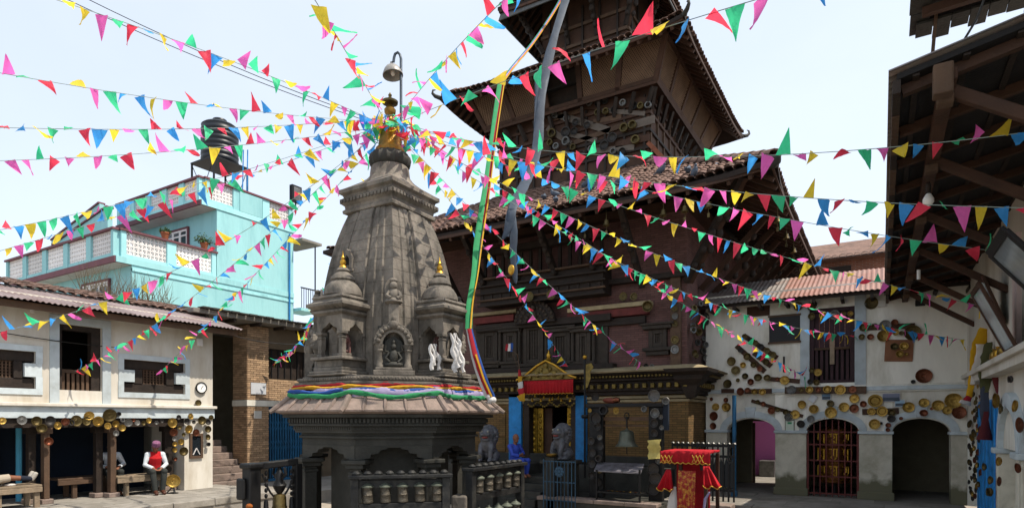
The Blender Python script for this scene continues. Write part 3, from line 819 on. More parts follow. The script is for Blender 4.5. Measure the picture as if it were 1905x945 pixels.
MB().lathe([(.27, 6.29), (.29, 6.30), (.315, 6.34), (.33, 6.40), (.315, 6.46), (.28, 6.50), (.24, 6.52)], C0, 64, flute=(16, -.10)).build('amalaka', Mdk, shr, smooth=50)
gk = MB().lathe([(.22, 6.515), (.23, 6.54), (.22, 6.58), (.18, 6.62), (.17, 6.70), (.14, 6.86), (.10, 6.93), (.11, 6.96), (.085, 6.99), (.09, 7.02), (.05, 7.06), (.045, 7.10), (.085, 7.15), (.09, 7.2), (.05, 7.25), (.03, 7.28)], C0, 24).build('gilded_pinnacle', M('dull bronze gilding', '#8f6c30', .42, .7, var=.45, scale=10, bump=.3, stain='#4a3418', samt=.6, sscale=6), shr, smooth=40)
MB().lathe([(.03, 7.28), (.12, 7.30), (.125, 7.33), (.06, 7.36), (.02, 7.40), (.03, 7.43), (.005, 7.47)], C0, 20).build('parasol', BRASS_D, gk, smooth=40)
# small dark niches with hoods on the spire flanks
for n, u, z in ((Vector((0, -1, 0)), -.22, 4.72), (Vector((1, 0, 0)), .44, 4.66)):
    tg = Vector((-n.y, n.x, 0)); s = sp(z)
    if u == 0: n2 = n
    c = C0 + n*(s*(1.06 if abs(u) < .3 else 1.03)) + tg*(u*s) + Vector((0, 0, z))
    fn = lambda a, b, w: c + n*w + tg*a + Vector((0, 0, b))
    o = [(-.10, -.13), (.10, -.13), (.10, .03), (.06, .08), (.05, .12), (0, .17), (-.05, .12), (-.06, .08), (-.10, .03)]
    i_ = [(-.05, -.10), (-.05, .02), (0, .08), (.05, .02), (.05, -.10)]
    nh = MB(); nh.prism([(-.10, -.13), (-.05, -.10), (-.05, .02), (0, .08), (0, .17), (-.05, .12), (-.06, .08), (-.10, .03)], fn, -.12, .03)
    nh.prism([(.10, -.13), (.10, .03), (.06, .08), (.05, .12), (0, .17), (0, .08), (.05, .02), (.05, -.10)], fn, -.12, .03)
    nh.obb(fn(0, -.15, -.04), (.17, .26, .035), Matrix((n, tg, Vector((0, 0, 1)))).transposed())
    H_ = nh.build('flank_niche', Mst, shr)
    MB().prism(i_, fn, -.1, .004).build('niche_hollow', M('black hollow', '#0c0b0a', .9) if 'black hollow' not in bpy.data.materials else bpy.data.materials['black hollow'], H_)

# pavilions on the four sides
def idol(c, n, h, mat, parent, name='idol'):
    # seated carved figure with halo slab
    tg = Vector((-n.y, n.x, 0)); q = MB(); up = Vector((0, 0, 1))
    rot = Matrix((n, tg, up)).transposed()
    fn = lambda a, b, w: c + n*w + tg*a + up*b
    q.prism([(-.34*h, 0), (.34*h, 0), (.36*h, .5*h), (.24*h, .85*h), (0, 1.0*h), (-.24*h, .85*h), (-.36*h, .5*h)], fn, -.10*h, -.02*h)
    q.ball(fn(0, .10*h, .05*h), (.14*h, .30*h, .10*h), rot)
    q.ball(fn(0, .36*h, .03*h), (.10*h, .15*h, .22*h), rot)
    q.ball(fn(0, .66*h, .04*h), (.085*h, .085*h, .10*h), rot)
    q.ball(fn(0, .80*h, .03*h), (.06*h, .06*h, .08*h), rot, 8, 5)
    for s in (-1, 1):
        q.tube([fn(s*.13*h, .48*h, .04*h), fn(s*.24*h, .30*h, .06*h), fn(s*.12*h, .18*h, .14*h)], [.05*h, .045*h, .035*h], 6)
        q.tube([fn(s*.12*h, .48*h, .0), fn(s*.27*h, .52*h, .05*h), fn(s*.25*h, .70*h, .06*h)], [.04*h, .035*h, .03*h], 6)
    return q.build(name, mat, parent, smooth=60)
IDOL = M('vermilion rubbed stone', '#6b5450', .8, var=.4, scale=14, bump=.5, bscale=30, stain='#7a2f2c', samt=.6, sscale=9)
EA = .97
for k in range(4):
    n, tg = faceframe(2*k)
    if k in (1,): continue
    up = Vector((0, 0, 1)); rot = Matrix((n, tg, up)).transposed()
    c = C0 + n*EA
    pv = MB()
    def bx(mb, s, z0, z1): mb.obb(c + up*((z0+z1)/2), (2*s, 2*s, z1 - z0 - .001), rot)
    P0 = MB(); bx(P0, .345, 3.0, 3.03); bx(P0, .33, 3.03, 3.07); bx(P0, .28, 3.07, 3.12); bx(P0, .25, 3.12, 3.22)
    po = P0.build('side_pavilion', Mst, shr, bevel=.012)
    q = MB(); bx(q, .315, 3.221, 3.265); q.build('pavilion_ledge', Mst, po, bevel=.01)
    for a in (-1, 1):
        for b in (-1, 1):
            cc = c + n*(.205*a) + tg*(.205*b)
            q = MB()
            for (s, z0, z1) in ((.095, 3.266, 3.31), (.075, 3.31, 3.52), (.09, 3.52, 3.545), (.07, 3.545, 3.575), (.11, 3.575, 3.62)):
                q.obb(cc + up*((z0+z1)/2), (s, s, z1 - z0 - .001), rot)
            q.build('pavilion_column', Mst, po, bevel=.008)
    q = MB()
    for nn, tt in ((n, tg), (-n, -tg), (tg, -n), (-tg, n)):
        w = .25 if abs(nn.dot(n)) > .5 else .189
        poly = [(-w, 3.62), (-w*.62, 3.62), (-w*.55, 3.66), (-w*.3, 3.685), (0, 3.74), (w*.3, 3.685), (w*.55, 3.66), (w*.62, 3.62), (w, 3.62), (w, 3.84), (-w, 3.84)]
        q.prism(poly, lambda u, v, ww: c + nn*(.25 - ww) + tt*u + up*v, 0, .06)
    q.build('pavilion_lintel', Mst, po)
    def sq2(s, z): return [c + n*(s*a) + tg*(s*b) + up*z for a, b in ((-1, -1), (1, -1), (1, 1), (-1, 1))]
    MB().rings([sq2(.255, 3.841), (sq2(.30, 3.87)), sq2(.30, 3.90), sq2(.27, 3.915), sq2(.33, 3.945), sq2(.355, 3.965), sq2(.355, 4.0), sq2(.30, 4.03), sq2(.28, 4.06), sq2(.30, 4.08), sq2(.29, 4.11), sq2(.25, 4.125)]).build('pavilion_cornice', Mst, po)
    dm = MB().lathe([(.24, 4.12), (.275, 4.14), (.275, 4.19), (.25, 4.25), (.215, 4.30), (.17, 4.335), (.155, 4.35), (.175, 4.37), (.165, 4.41), (.12, 4.45), (.085, 4.48), (.10, 4.50), (.07, 4.54)], c, 28, flute=(12, -.05)).build('pavilion_dome', Mst, po, smooth=40)
    MB().lathe([(.06, 4.54), (.05, 4.57), (.03, 4.585), (.045, 4.61), (.04, 4.645), (.02, 4.66), (.028, 4.69), (.012, 4.72), (.003, 4.79)], c, 14).build('dome_finial', GOLD, po, smooth=40)
    MB().obb(c + up*3.30 - n*.02, (.22, .26, .07), rot).build('idol_seat', Mst, po, bevel=.01)
    idol(c + up*3.335 - n*.02, n, .30, IDOL, po)
# corner niches on the diagonals
for k in (3, 5, 7, 1):
    n, tg = faceframe(k); up = Vector((0, 0, 1)); rot = Matrix((n, tg, up)).transposed()
    c = C0 + n*1.06
    fn = lambda a, b, w: c + n*w + tg*a + up*b
    b0 = MB().obb(fn(0, 3.035, 0), (.34, .56, .07), rot); b0.obb(fn(0, 3.09, 0), (.28, .50, .04), rot)
    no = b0.build('corner_niche', Mst, shr, bevel=.01)
    MB().obb(fn(0, 3.4, -.12), (.06, .42, .6), rot).build('niche_back', Mdk, no)
    for s in (-1, 1):
        MB().lathe([(.06, 3.11), (.06, 3.15), (.045, 3.17), (.045, 3.33), (.06, 3.35), (.05, 3.37), (.065, 3.40), (.07, 3.43)], C0 + n*1.06 + tg*(s*.19), 12).build('niche_column', Mst, no, smooth=40)
    a = arc(0, 3.43, .27, .30, 0, 180, 14); b = arc(0, 3.43, .15, .17, 180, 0, 12)
    MB().prism(a + b, fn, -.12, .07).build('niche_arch', Mst, no)
    cv = MB()
    for t in range(11):
        th = R(12 + 156*t/10)
        cv.ball(fn(.215*math.cos(th), 3.43 + .24*math.sin(th), .075), (.03, .036, .036), rot, 7, 5)
        cv.ball(fn(.255*math.cos(th), 3.43 + .29*math.sin(th), .05), (.03, .022, .022), rot, 6, 4)
    cv.ball(fn(0, 3.70, .08), (.045, .07, .06), rot); cv.ball(fn(0, 3.78, .06), (.03, .035, .05), rot)
    cv.build('arch_carving', Mst, no, smooth=60)
    idol(fn(0, 3.11, .02), n, .44, M('relief stone', '#5d5557', .75, var=.4, scale=12, bump=.5) if k == 3 else Mdk, no, 'relief_figure')
    MB().obb(fn(0, 3.84, .0), (.14, .14, .30), rot).build('pedestal', Mst, no, bevel=.01)
    fg = MB(); fg.lathe([(.09, 3.99), (.13, 4.02), (.10, 4.07)], C0 + n*1.06, 12)
    fg.ball(fn(0, 4.13, .01), (.06, .075, .09), rot); fg.ball(fn(0, 4.25, .02), (.055, .055, .06), rot); fg.ball(fn(0, 4.32, .01), (.05, .06, .035), rot)
    for s in (-1, 1): fg.tube([fn(s*.06, 4.17, .02), fn(s*.10, 4.10, .06), fn(s*.04, 4.06, .10)], .025, 6)
    fg.prism(arc(0, 4.2, .12, .17, -60, 240, 14), fn, -.06, -.03)
    fg.build('guardian_figure', Mst, no, smooth=60)
# upright guardian slabs seen at the side
for px, z1 in ((578, 3.75),):
    q = dep(px, 690, 9.3)
    rot = Matrix.Rotation(R(45), 3, 'Z')
    g = MB(); g.obb((q.x, q.y, 3.14), (.16, .24, .5), rot); g.ball((q.x, q.y, 3.46), (.10, .15, .13), rot); g.ball((q.x + .06, q.y - .04, 3.55), (.09, .09, .09)); g.ball((q.x, q.y, 3.66), (.05, .09, .11), rot)
    g.build('guardian_slab', Mst, shr, smooth=50)

# lamp on a bent pipe above the spire
lp0 = dep(746, 225, 9.9)
lm = thing('street_lamp', 'enamelled bell shaped lamp on a bent pipe above the shrine pinnacle', 'lamp', (lp0.x, lp0.y, 5.9))
p = [(lp0.x, lp0.y, 6.0), (lp0.x, lp0.y, dep(746, 110, 9.9).z)]
for px, py in ((744, 102), (740, 98), (735, 101), (733, 108), (732, 116)): p.append(dep(px, py, 9.9))
MB().tube(p, .022, 8).build('pipe', M('grey blue pipe', '#4c545c', .5, .5), lm, smooth=60)
b = dep(731, 141, 9.9)
sh = MB().lathe([(.02, .23), (.03, .17), (.10, .14), (.13, .10), (.165, .02), (.165, .0), (.155, .0), (.12, .09), (.05, .13)], b, 24, Matrix.Rotation(R(-8), 3, 'Y')).build('lamp_shade', M('worn enamel', '#9a9690', .4, .2, var=.3, stain='#4d4a48', samt=.6), lm, smooth=45)
MB().ball(b + Vector((0, 0, .05)), (.04, .04, .06)).build('bulb', flat('milky bulb', '#cfcac0', .3), lm, smooth=60)

# prayer wheel racks
WHEEL = M('embossed prayer wheel', '#5e584e', .5, .6, var=.45, scale=30, bump=.7, bscale=60, stain='#33302b', samt=.6, sscale=12)
WCAP = M('verdigris wheel cap', '#61665b', .6, .4, var=.3, scale=10, bump=.2)
RACK = M('painted black rack', '#1f2021', .55, .2, var=.5, scale=8, bump=.3, stain='#55534d', samt=.4, sscale=5)
def hit(px, py, n, c):
    r = ray(px, py); n = Vector(n); o = Vector((0, 0, H)); t = n.dot(Vector(c) - o)/n.dot(r); return o + r*t
def rack(label, a, b, ztop, zs, wheels, group):
    a, b = Vector((a[0], a[1], 0)), Vector((b[0], b[1], 0)); L = (b - a).length; d = (b - a).normalized(); up = Vector((0, 0, 1)); nv = d.cross(up)
    rot = Matrix((d, nv, up)).transposed()
    t = thing('prayer_wheel_rack', label, 'prayer wheels', (a + b)/2 + up*.36, group)
    for u in (0.05, L - .05): MB().obb(a + d*u + up*((ztop + .36)/2), (.10, .12, ztop - .36), rot).build('post', RACK, t, bevel=.01)
    MB().obb(a + d*L/2 + up*(ztop + .022), (L + .06, .20, .045), rot).build('top_board', RACK, t, bevel=.008)
    MB().obb(a + d*L/2 + up*(ztop - .07), (L - .2, .05, .10), rot).build('top_rail', RACK, t, bevel=.006)
    for i in range(9):
        MB().lathe([(.05, 0), (.055, .02), (.03, .045), (.02, .05)], a + d*(L*(i + .5)/9) + up*(ztop + .045), 8).build('knob', RACK, t, smooth=True)
    for z0 in zs:
        MB().obb(a + d*L/2 + up*(z0 - .30), (L - .2, .09, .09), rot).build('shelf_rail', RACK, t, bevel=.006)
        for i in range(wheels):
            c = a + d*(L*(.17 + .70*i/(wheels - 1))) + up*z0
            w = MB().lathe([(.02, -.25), (.065, -.245), (.07, -.23), (.066, -.22), (.066, -.15), (.07, -.145), (.066, -.14), (.066, -.06), (.07, -.05)], c, 18).build('wheel', WHEEL, t, smooth=40)
            MB().lathe([(.085, -.05), (.085, -.035), (.05, -.01), (.02, .01), (.02, .03)], c, 18).build('wheel_cap', WCAP, w, smooth=40)
            MB().tube([c + up*.03, c + up*.07], .008, 6).build('axle', IRON, w)
    return t
nd = Vector((1, -1, 0)).normalized()
cF = C0 + nd*1.78
a, b = hit(652, 880, nd, cF), hit(836, 880, nd, cF)
rack('black rack of five prayer wheels across the front of the stone shrine', a, b, 1.66, (1.60, 1.12), 5, 'prayer wheel racks round the shrine')
a, b = onX(872, 870, -4.85), onX(970, 860, -4.85)
rack('black rack of prayer wheels before the temple steps, beside the stone shrine', a, b, 1.69, (1.62, 1.14), 5, 'prayer wheel racks round the shrine')
# stone block between the racks
q = onX(858, 915, -5.0)
tag(MB().obb((q.x, q.y, .86), (.22, .26, 1.0), Matrix.Rotation(R(20), 3, 'Z')).build('stone_post', Mst, bevel=.03), 'short weathered stone post between the two prayer wheel racks', 'post')

# iron frame with bell, chains and lamp left of the shrine
fr0, fr1 = onY(468, 865, 4.55), onY(556, 860, 5.1)
bl = thing('bell_stand', 'black iron frame with bell and chains beside the shrine steps', 'bell stand', (fr0.x, fr0.y, 0))
a, b = dep(468, 868, 7.9), dep(553, 862, 8.3)
MB().box(a.x - .085, a.x + .085, a.y - .085, a.y + .085, 0, a.z).build('post', IRON, bl, bevel=.02)
MB().beam((a.x, a.y, a.z), (b.x, b.y, b.z + .03), .10, .09).build('top_beam', IRON, bl, bevel=.015)
MB().box(b.x - .05, b.x + .05, b.y - .05, b.y + .05, 0, b.z).build('post', IRON, bl, bevel=.01)
for px in (494, 542):
    ch = MB(); t = a.lerp(b, (px - 468)/85.0)
    for i in range(5):
        ch.lathe([(.012, 0), (.022, .02), (.022, .04), (.012, .06)], (t.x, t.y, t.z - .05 - .075*(i+1)), 8)
    ch.lathe([(.02, -.02), (.03, -.06), (.035, -.16), (.055, -.2)], (t.x, t.y, t.z - .42), 10)
    ch.build('hanging_lamp', IRON, bl, smooth=True)
ch = MB(); q0, q1 = a.lerp(b, .22) + Vector((0, 0, -.1)), a.lerp(b, .95) + Vector((0, 0, -.1)); pp = []
for i in range(13):
    t = i/12; v = q0.lerp(q1, t); v.z -= .38*4*t*(1-t)*.9; pp.append(v)
ch.tube(pp, .014, 6); ch.build('chain', IRON, bl)
t = a.lerp(b, .6)
ib = MB(); ib.lathe([(.02, -.02), (.03, -.08), (.06, -.12), (.05, -.2), (.09, -.27), (.06, -.34), (.03, -.38)], t, 12)
for s in (-1, 1): ib.tube([t + Vector((s*.05, 0, -.18)), t + Vector((s*.13, 0, -.12)), t + Vector((s*.10, 0, -.03))], .018, 6)
ib.build('bell_hanger', IRON, bl, smooth=50)
MB().lathe([(.03, -.38), (.07, -.39), (.085, -.43), (.09, -.54), (.10, -.57), (.095, -.575), (.07, -.5)], t, 18).build('bell', BRASS_D, bl, smooth=40)
q = dep(470, 925, 7.8)
MB().ball((q.x + .03, q.y - .07, q.z - .1), (.05, .04, .035)).build('marigold_offering', flat('marigold', '#8a4a14', .8, bump=.6, bscale=60), bl, smooth=50)
mb = MB().box(a.x - .11, a.x + .11, a.y - .11, a.y + .11, a.z - .02, a.z + .05); mb.build('post_cap', IRON, bl, bevel=.02)
MB().box(a.x - .13, a.x + .02, a.y - .14, a.y - .09, a.z - .42, a.z - .14).build('drum_plate', IRON, bl, bevel=.04)

# five coloured prayer cloth wound round the shrine roof and led up to the temple
CL = {k: M('prayer cloth ' + k, v, .85, var=.15, scale=5, bump=.3, bscale=10, transl=.25) for k, v in dict(red='#b32632', yellow='#cfa02a', green='#358f5c', blue='#2e559f', lavender='#b5a9cf', white='#d6d4d2').items()}
pc = thing('prayer_cloth', 'five coloured prayer cloth wound round the shrine roof and led up to the temple', 'prayer cloth', (SX, SY, 2.6))
RW = random.Random(17)
def ribbon(pts, w, mat, wdir=None, th=.012, parent=pc, name='cloth_strip'):
    P_ = [Vector(p) for p in pts]; rs = []
    if len(P_) > 3:                       # resample smoothly, then wrinkle
        W_ = list(w) if isinstance(w, (list, tuple)) else [w]*len(P_); pts, w = [], []
        for i in range(len(P_) - 1):
            p0, p1, p2, p3 = P_[max(i-1, 0)], P_[i], P_[i+1], P_[min(i+2, len(P_)-1)]
            for k in range(4):
                u = k/4; pts.append(.5*((2*p1) + (p2 - p0)*u + (2*p0 - 5*p1 + 4*p2 - p3)*u*u + (3*p1 - p0 - 3*p2 + p3)*u**3)); w.append((W_[i]*(1-u) + W_[i+1]*u)*(1 + .14*math.sin((4*i + k)*.55 + len(P_))))
        pts.append(P_[-1]); w.append(W_[-1])
    else: pts = P_
    for i, p in enumerate(pts):
        t = (pts[min(i+1, len(pts)-1)] - pts[max(i-1, 0)]).normalized()
        wd_ = Vector(wdir(i, p, t) if callable(wdir) else wdir); wd_ = (wd_ - t*wd_.dot(t)).normalized(); nn = t.cross(wd_)
        ww = (w[i] if isinstance(w, (list, tuple)) else w)/2
        rs.append([p - wd_*ww - nn*th*.3, p - wd_*ww*.5 - nn*th, p + wd_*ww*.5 - nn*th*.6, p + wd_*ww - nn*th*.2, p + wd_*ww + nn*th*.2, p + wd_*ww*.4 + nn*th*1.6, p - wd_*ww*.4 + nn*th, p - wd_*ww + nn*th*.3])
        rs[-1] = [v + nn*RW.uniform(-.35, .35)*th + wd_*RW.uniform(-.08, .08)*ww for v in rs[-1]]
    return MB().rings(rs).build(name, mat, parent, smooth=60)
def octpath(off, zf, k0, k1, n=10):
    pts = []
    for k in range(k0, k1):
        t0, t1 = R(22.5 + 45*k), R(22.5 + 45*(k+1))
        for j in range(n):
            u = j/n
            a_, b_ = Vector((math.cos(t0), math.sin(t0), 0)), Vector((math.cos(t1), math.sin(t1), 0))
            d = a_.lerp(b_, u)
            z, o = zf(k + u)
            pts.append(C0 + d*((off + o)/math.cos(R(22.5))) + Vector((0, 0, z)))
    return pts
# face indices: 6..7 faces the camera (normal (1,-1)); path runs over the visible sides
def zz(z0, amp, ph): return lambda s: (z0 + amp*math.sin(math.pi*(s % 1)) + .012*math.sin(9*s + ph), -amp*.9*math.sin(math.pi*(s % 1)))
sw = lambda i, p, t: (0, 0, 1)
ribbon(octpath(1.36, zz(2.83, .03, 0), 4, 9), .07, CL['red'], sw)
ribbon(octpath(1.385, zz(2.80, -.02, 2), 6, 9), .065, CL['blue'], sw)
ribbon(octpath(1.39, zz(2.825, .0, 4), 4, 8), .05, CL['yellow'], sw)
ribbon(octpath(1.40, zz(2.76, -.01, 1), 4, 9), .11, CL['lavender'], sw)
ribbon(octpath(1.43, zz(2.755, -.05, 3), 5, 9), .06, CL['green'], sw)
ribbon(octpath(1.42, zz(2.79, -.03, 5), 4, 6), .05, CL['blue'], sw)
kt = dep(912, 738, 8.75)
kn = MB()
for i in range(7): kn.ball(kt + Vector((rnd.uniform(-.05, .05), rnd.uniform(-.05, .05), rnd.uniform(-.08, .05))), rnd.uniform(.03, .055), n=8, m=5)
kn.build('knot', CL['white'], pc, smooth=60)
path = [(912, 738, 8.75), (898, 705, 8.72), (884, 660, 8.75), (873, 612, 8.85), (876, 560, 9.1), (884, 510, 9.5), (892, 440, 10.1), (906, 350, 10.9), (919, 250, 11.9), (934, 152, 13.2)]
Pp = [dep(*q) for q in path]
side = Vector((CS, SN, 0))
def strand(off0, off1, w, mat, i0=0, i1=99, twist=0):
    pts = []
    for i, p in enumerate(Pp[i0:i1]):
        s = (i + i0)/(len(Pp) - 1); mid = min(1, abs((i + i0) - 3)/3) 
        pts.append(p + side*((off0 + (off1 - off0)*s)*(.35 + .65*mid)) + Vector((-SN, CS, 0))*(twist*.03))
    ribbon(pts, w, mat, lambda i, p, t: side)
strand(-.06, .03, .06, CL['red'], 3, twist=1); strand(-.015, -.04, .085, CL['green'], 3); strand(.03, -.01, .055, CL['green'], 3, twist=1); strand(.06, .055, .022, CL['yellow'], 3, twist=-1)
strand(.03, .04, .035, CL['lavender'], 2, 8, twist=2); strand(-.05, -.05, .06, CL['white'], 0, 4); strand(.0, .0, .06, CL['red'], 0, 4, twist=-1); strand(.05, .05, .06, CL['blue'], 0, 4); strand(.02, .02, .03, CL['yellow'], 0, 3, twist=-2)
top = [(934, 152, 13.2), (958, 120, 14.4), (985, 88, 16), (1012, 50, 17.5), (1040, 5, 18.8), (1062, -40, 19.2)]
for off, c in ((-.05, 'green'), (-.02, 'blue'), (.01, 'lavender'), (.035, 'red'), (.06, 'yellow')):
    ribbon([dep(*q) + side*off*.6 for q in top], .028, CL[c], lambda i, p, t: side)
for (px, py, py1, ww) in ((805, 640, 690, .10), (845, 620, 700, .12)):
    for j_ in range(4):
        q = [dep(px + (j_ - 1.5)*3.2 + (py_ - py)*(.10 + .03*j_) + 2*math.sin(py_*.2 + j_*2), py_, 8.4 + .02*j_) for py_ in range(py, py1 - 9*(j_ % 3), 8)]
        ribbon(q, [.02 + .022*min(i, 3)*.5 + .012*math.sin(i*1.7 + j_) for i in range(len(q))], CL['white'], lambda i, p, t: side, th=.012, name='white_scarf')
# ================================================================ three tiered temple
TX, TY = -8.3, 19.7
tmp = thing('pagoda_temple', 'dark three tiered timber and brick pagoda temple with clay tiled roofs', 'temple', (TX, TY, 0))
TC = Vector((TX, TY, 0)); UP = Vector((0, 0, 1))
SIDES = [(Vector((0, -1, 0)), Vector((1, 0, 0))), (Vector((1, 0, 0)), Vector((0, 1, 0))), (Vector((0, 1, 0)), Vector((-1, 0, 0))), (Vector((-1, 0, 0)), Vector((0, -1, 0)))]
def TP(k, u, s, z): n, t = SIDES[k]; return TC + n*s + t*u + UP*z
def trot(k): n, t = SIDES[k]; return Matrix((t, -n, UP)).transposed()      # local x along the wall, y into it
S1 = 4.1; YF = TY - S1
BRK_O = brickmat('ochre glazed brick', '#7d5f38', '#644f2d', '#463a26')
BRK_P = brickmat('pinkish red painted brick', '#6f504a', '#5f433e', '#4d3a37')
GILT = M('dull gilt carving', '#7d6a34', .5, .5, var=.4, scale=10, bump=.3, stain='#2f2816', samt=.6, sscale=7)
PALE = M('dusty stone ledge', '#9c8d6e', .85, var=.3, scale=4, bump=.3, stain='#5e5540', samt=.6)
# ---- plinth and stair
PZ = 1.17
lx = onY(968, 870, 14.4).x
pl = MB(); pl.box(TX - 4.5, lx, 13.9, 15.595, .004, PZ); pl.box(lx + .002, -7.36, 14.45, 15.594, .004, PZ - .30); pl.box(TX - 4.5, TX + 4.3, 15.6, 24.2, .004, PZ - .003); pl.box(-7.355, TX + 4.3, 15.3, 15.598, .004, PZ - .006)
pl.build('plinth', STONE_D, tmp, bevel=.02)
sx0, sx1 = onY(955, 900, 14.1).x, onY(1014, 900, 14.1).x
stp = MB()
for k in range(5):
    MB().box(lx + .003, sx1, 14.44 - .3*(k+1), 14.44 - .3*k - .002, .004, PZ - .30 - .17*(k+1)).build('stair_step', STONE_D, tmp, bevel=.012)
# ---- ground floor: brick, door opening
dx0, dx1 = onY(984, 800, YF).x, onY(1068, 800, YF).x
dzt = 2.78
g = MB(); t = .5
g.box(TX - S1, dx0, YF, YF + t, PZ, 3.6); g.box(dx1, TX + S1, YF, YF + t, PZ, 3.6); g.box(dx0, dx1, YF, YF + t, dzt, 3.6)
g.box(TX + S1 - t, TX + S1, YF + t, TY + S1, PZ, 3.6); g.box(TX - S1, TX - S1 + t, YF + t, TY + S1, PZ, 3.6)
g.build('ground_floor_wall', BRK_O, tmp)
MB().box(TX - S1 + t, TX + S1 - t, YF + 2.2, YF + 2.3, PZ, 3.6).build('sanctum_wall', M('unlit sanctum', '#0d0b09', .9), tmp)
for z0, z1, o in ((1.175, 1.42, .07), (2.86, 2.93, .05), (2.95, 3.02, .09)):          # moulding courses on the wall
    MB().rings([SQ(S1 + o, z0, TX, TY), SQ(S1 + o, z1, TX, TY)]).build('wall_moulding', PALE if z0 > 2 else STONE_D, tmp, bevel=.01)
for px0, px1, z0, z1 in ((890, 940, 1.9, 2.6), (890, 940, 1.45, 1.85)):
    a, b = onY(px0, 800, YF - .03), onY(px1, 800, YF - .03)
    MB().box(a.x, b.x, YF - .04, YF + .02, z0, z1).build('wall_panel', BRK_O, tmp)
# ---- corbelled cornice above the ground floor
cornice = MB().rings([SQ(S1 + .06, 3.05, TX, TY), SQ(S1 + .12, 3.06, TX, TY), SQ(S1 + .12, 3.14, TX, TY), SQ(S1 + .2, 3.16, TX, TY), SQ(S1 + .2, 3.4, TX, TY), SQ(S1 + .34, 3.42, TX, TY), SQ(S1 + .34, 3.47, TX, TY), SQ(S1 + .40, 3.50, TX, TY), SQ(S1 + .40, 3.55, TX, TY), SQ(S1 + .52, 3.58, TX, TY), SQ(S1 + .55, 3.62, TX, TY)]).build('cornice', WOOD, tmp)
for k in (0, 1):
    for j in range(40):
        u = (j - 19.5)*.21
        if k == 1 and u > -1.2: continue
        MB().obb(TP(k, u, S1 + .25, 3.28), (.10, .12, .12), trot(k)).build('cornice_block', GILT, cornice, bevel=.012)
dn = MB()
for k in (0, 1):
    for j in range(90): dn.obb(TP(k, (j - 44.5)*.096, S1 + .42, 3.525), (.05, .07, .05), trot(k))
dn.build('cornice_dentils', GILT, cornice, kind='stuff')
MB().rings([SQ(S1 + .62, 3.621, TX, TY), SQ(S1 + .64, 3.65, TX, TY), SQ(S1 + .45, 3.735, TX, TY), SQ(S1 + .1, 3.80, TX, TY)]).build('ledge_roof', PALE, tmp)
# bracket at the corner
MB().rings([[TC + Vector((S1 + .1 + a*s, -S1 - .1 + b*s, z)) for a, b in ((-1, -1), (1, -1), (1, 1), (-1, 1))] for s, z in ((.10, 2.95), (.16, 3.1), (.2, 3.25), (.34, 3.4), (.36, 3.5), (.52, 3.58), (.55, 3.66))]).build('corner_bracket', WOOD, tmp)
# ---- upper wall
g = MB(); g.box(TX - S1 + .05, TX + S1 - .05, YF + .05, TY + S1 - .05, 3.6, 7.9)
g.build('upper_wall', BRK_P, tmp)
YU2 = YF + .05
def band_px(px0, px1, y0, y1, out, mat, name):
    a, b = onY(px0, y0, YU2 - out), onY(px1, y0, YU2 - out)
    zm = onY((px0+px1)/2, y0, YU2 - out).z, onY((px0+px1)/2, y1, YU2 - out).z
    return MB().box(a.x, b.x, YU2 - out, YU2 + .02, min(zm), max(zm)).build(name, mat, tmp, bevel=.01)
RED = M('faded red mouldings', '#6a2f2c', .8, var=.4, scale=4, bump=.3, stain='#3a2320', samt=.6)
def win(x0, x1, z0, z1, bars=5, out=.10, ears=True, wmat=CARV):
    fw = .12
    q = MB(); y0, y1 = YU2 - out, YU2 + .02
    q.box(x0, x0 + fw, y0, y1, z0, z1); q.box(x1 - fw, x1, y0, y1, z0, z1); q.box(x0 + fw, x1 - fw, y0, y1, z1 - fw, z1); q.box(x0 + fw, x1 - fw, y0, y1, z0, z0 + fw)
    o = q.build('carved_window', wmat, tmp, bevel=.015)
    s = MB().box(x0 - .14, x1 + .14, y0 - .09, y1, z1 + .002, z1 + .10); s.box(x0 - .20, x1 + .20, y0 - .13, y1, z1 + .102, z1 + .16)
    s.build('window_hood', wmat, o, bevel=.012)
    s = MB().box(x0 - .14, x1 + .14, y0 - .09, y1, z0 - .09, z0 - .002); s.box(x0 - .06, x1 + .06, y0 - .04, y1, z0 - .2, z0 - .092)
    s.build('window_sill', wmat, o, bevel=.012)
    q = MB(); i = (x1 - x0 - 2*fw)
    q.box(x0 + fw*1.05, x0 + fw*1.5, y0 + .02, y1, z0 + fw, z1 - fw); q.box(x1 - fw*1.5, x1 - fw*1.05, y0 + .02, y1, z0 + fw, z1 - fw)
    for k in range(bars):
        x = x0 + fw + i*(k + .5)/bars; q.box(x - .014, x + .014, y0 + .05, y0 + .08, z0 + fw, z1 - fw)
    for k in range(bars + 2):
        z = z0 + fw + (z1 - z0 - 2*fw)*(k + .5)/(bars + 2); q.box(x0 + fw, x1 - fw, y0 + .06, y0 + .085, z - .012, z + .012)
    q.build('lattice', wmat, o)
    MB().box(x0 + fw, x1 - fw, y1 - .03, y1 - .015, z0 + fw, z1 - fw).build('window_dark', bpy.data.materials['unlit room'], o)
    return o
def ux(px, py=640): return onY(px, py, YU2 - .1).x
def uz(px, py): return onY(px, py, YU2 - .1).z
win(ux(1206), ux(1240), uz(1222, 646), uz(1222, 612), 4)
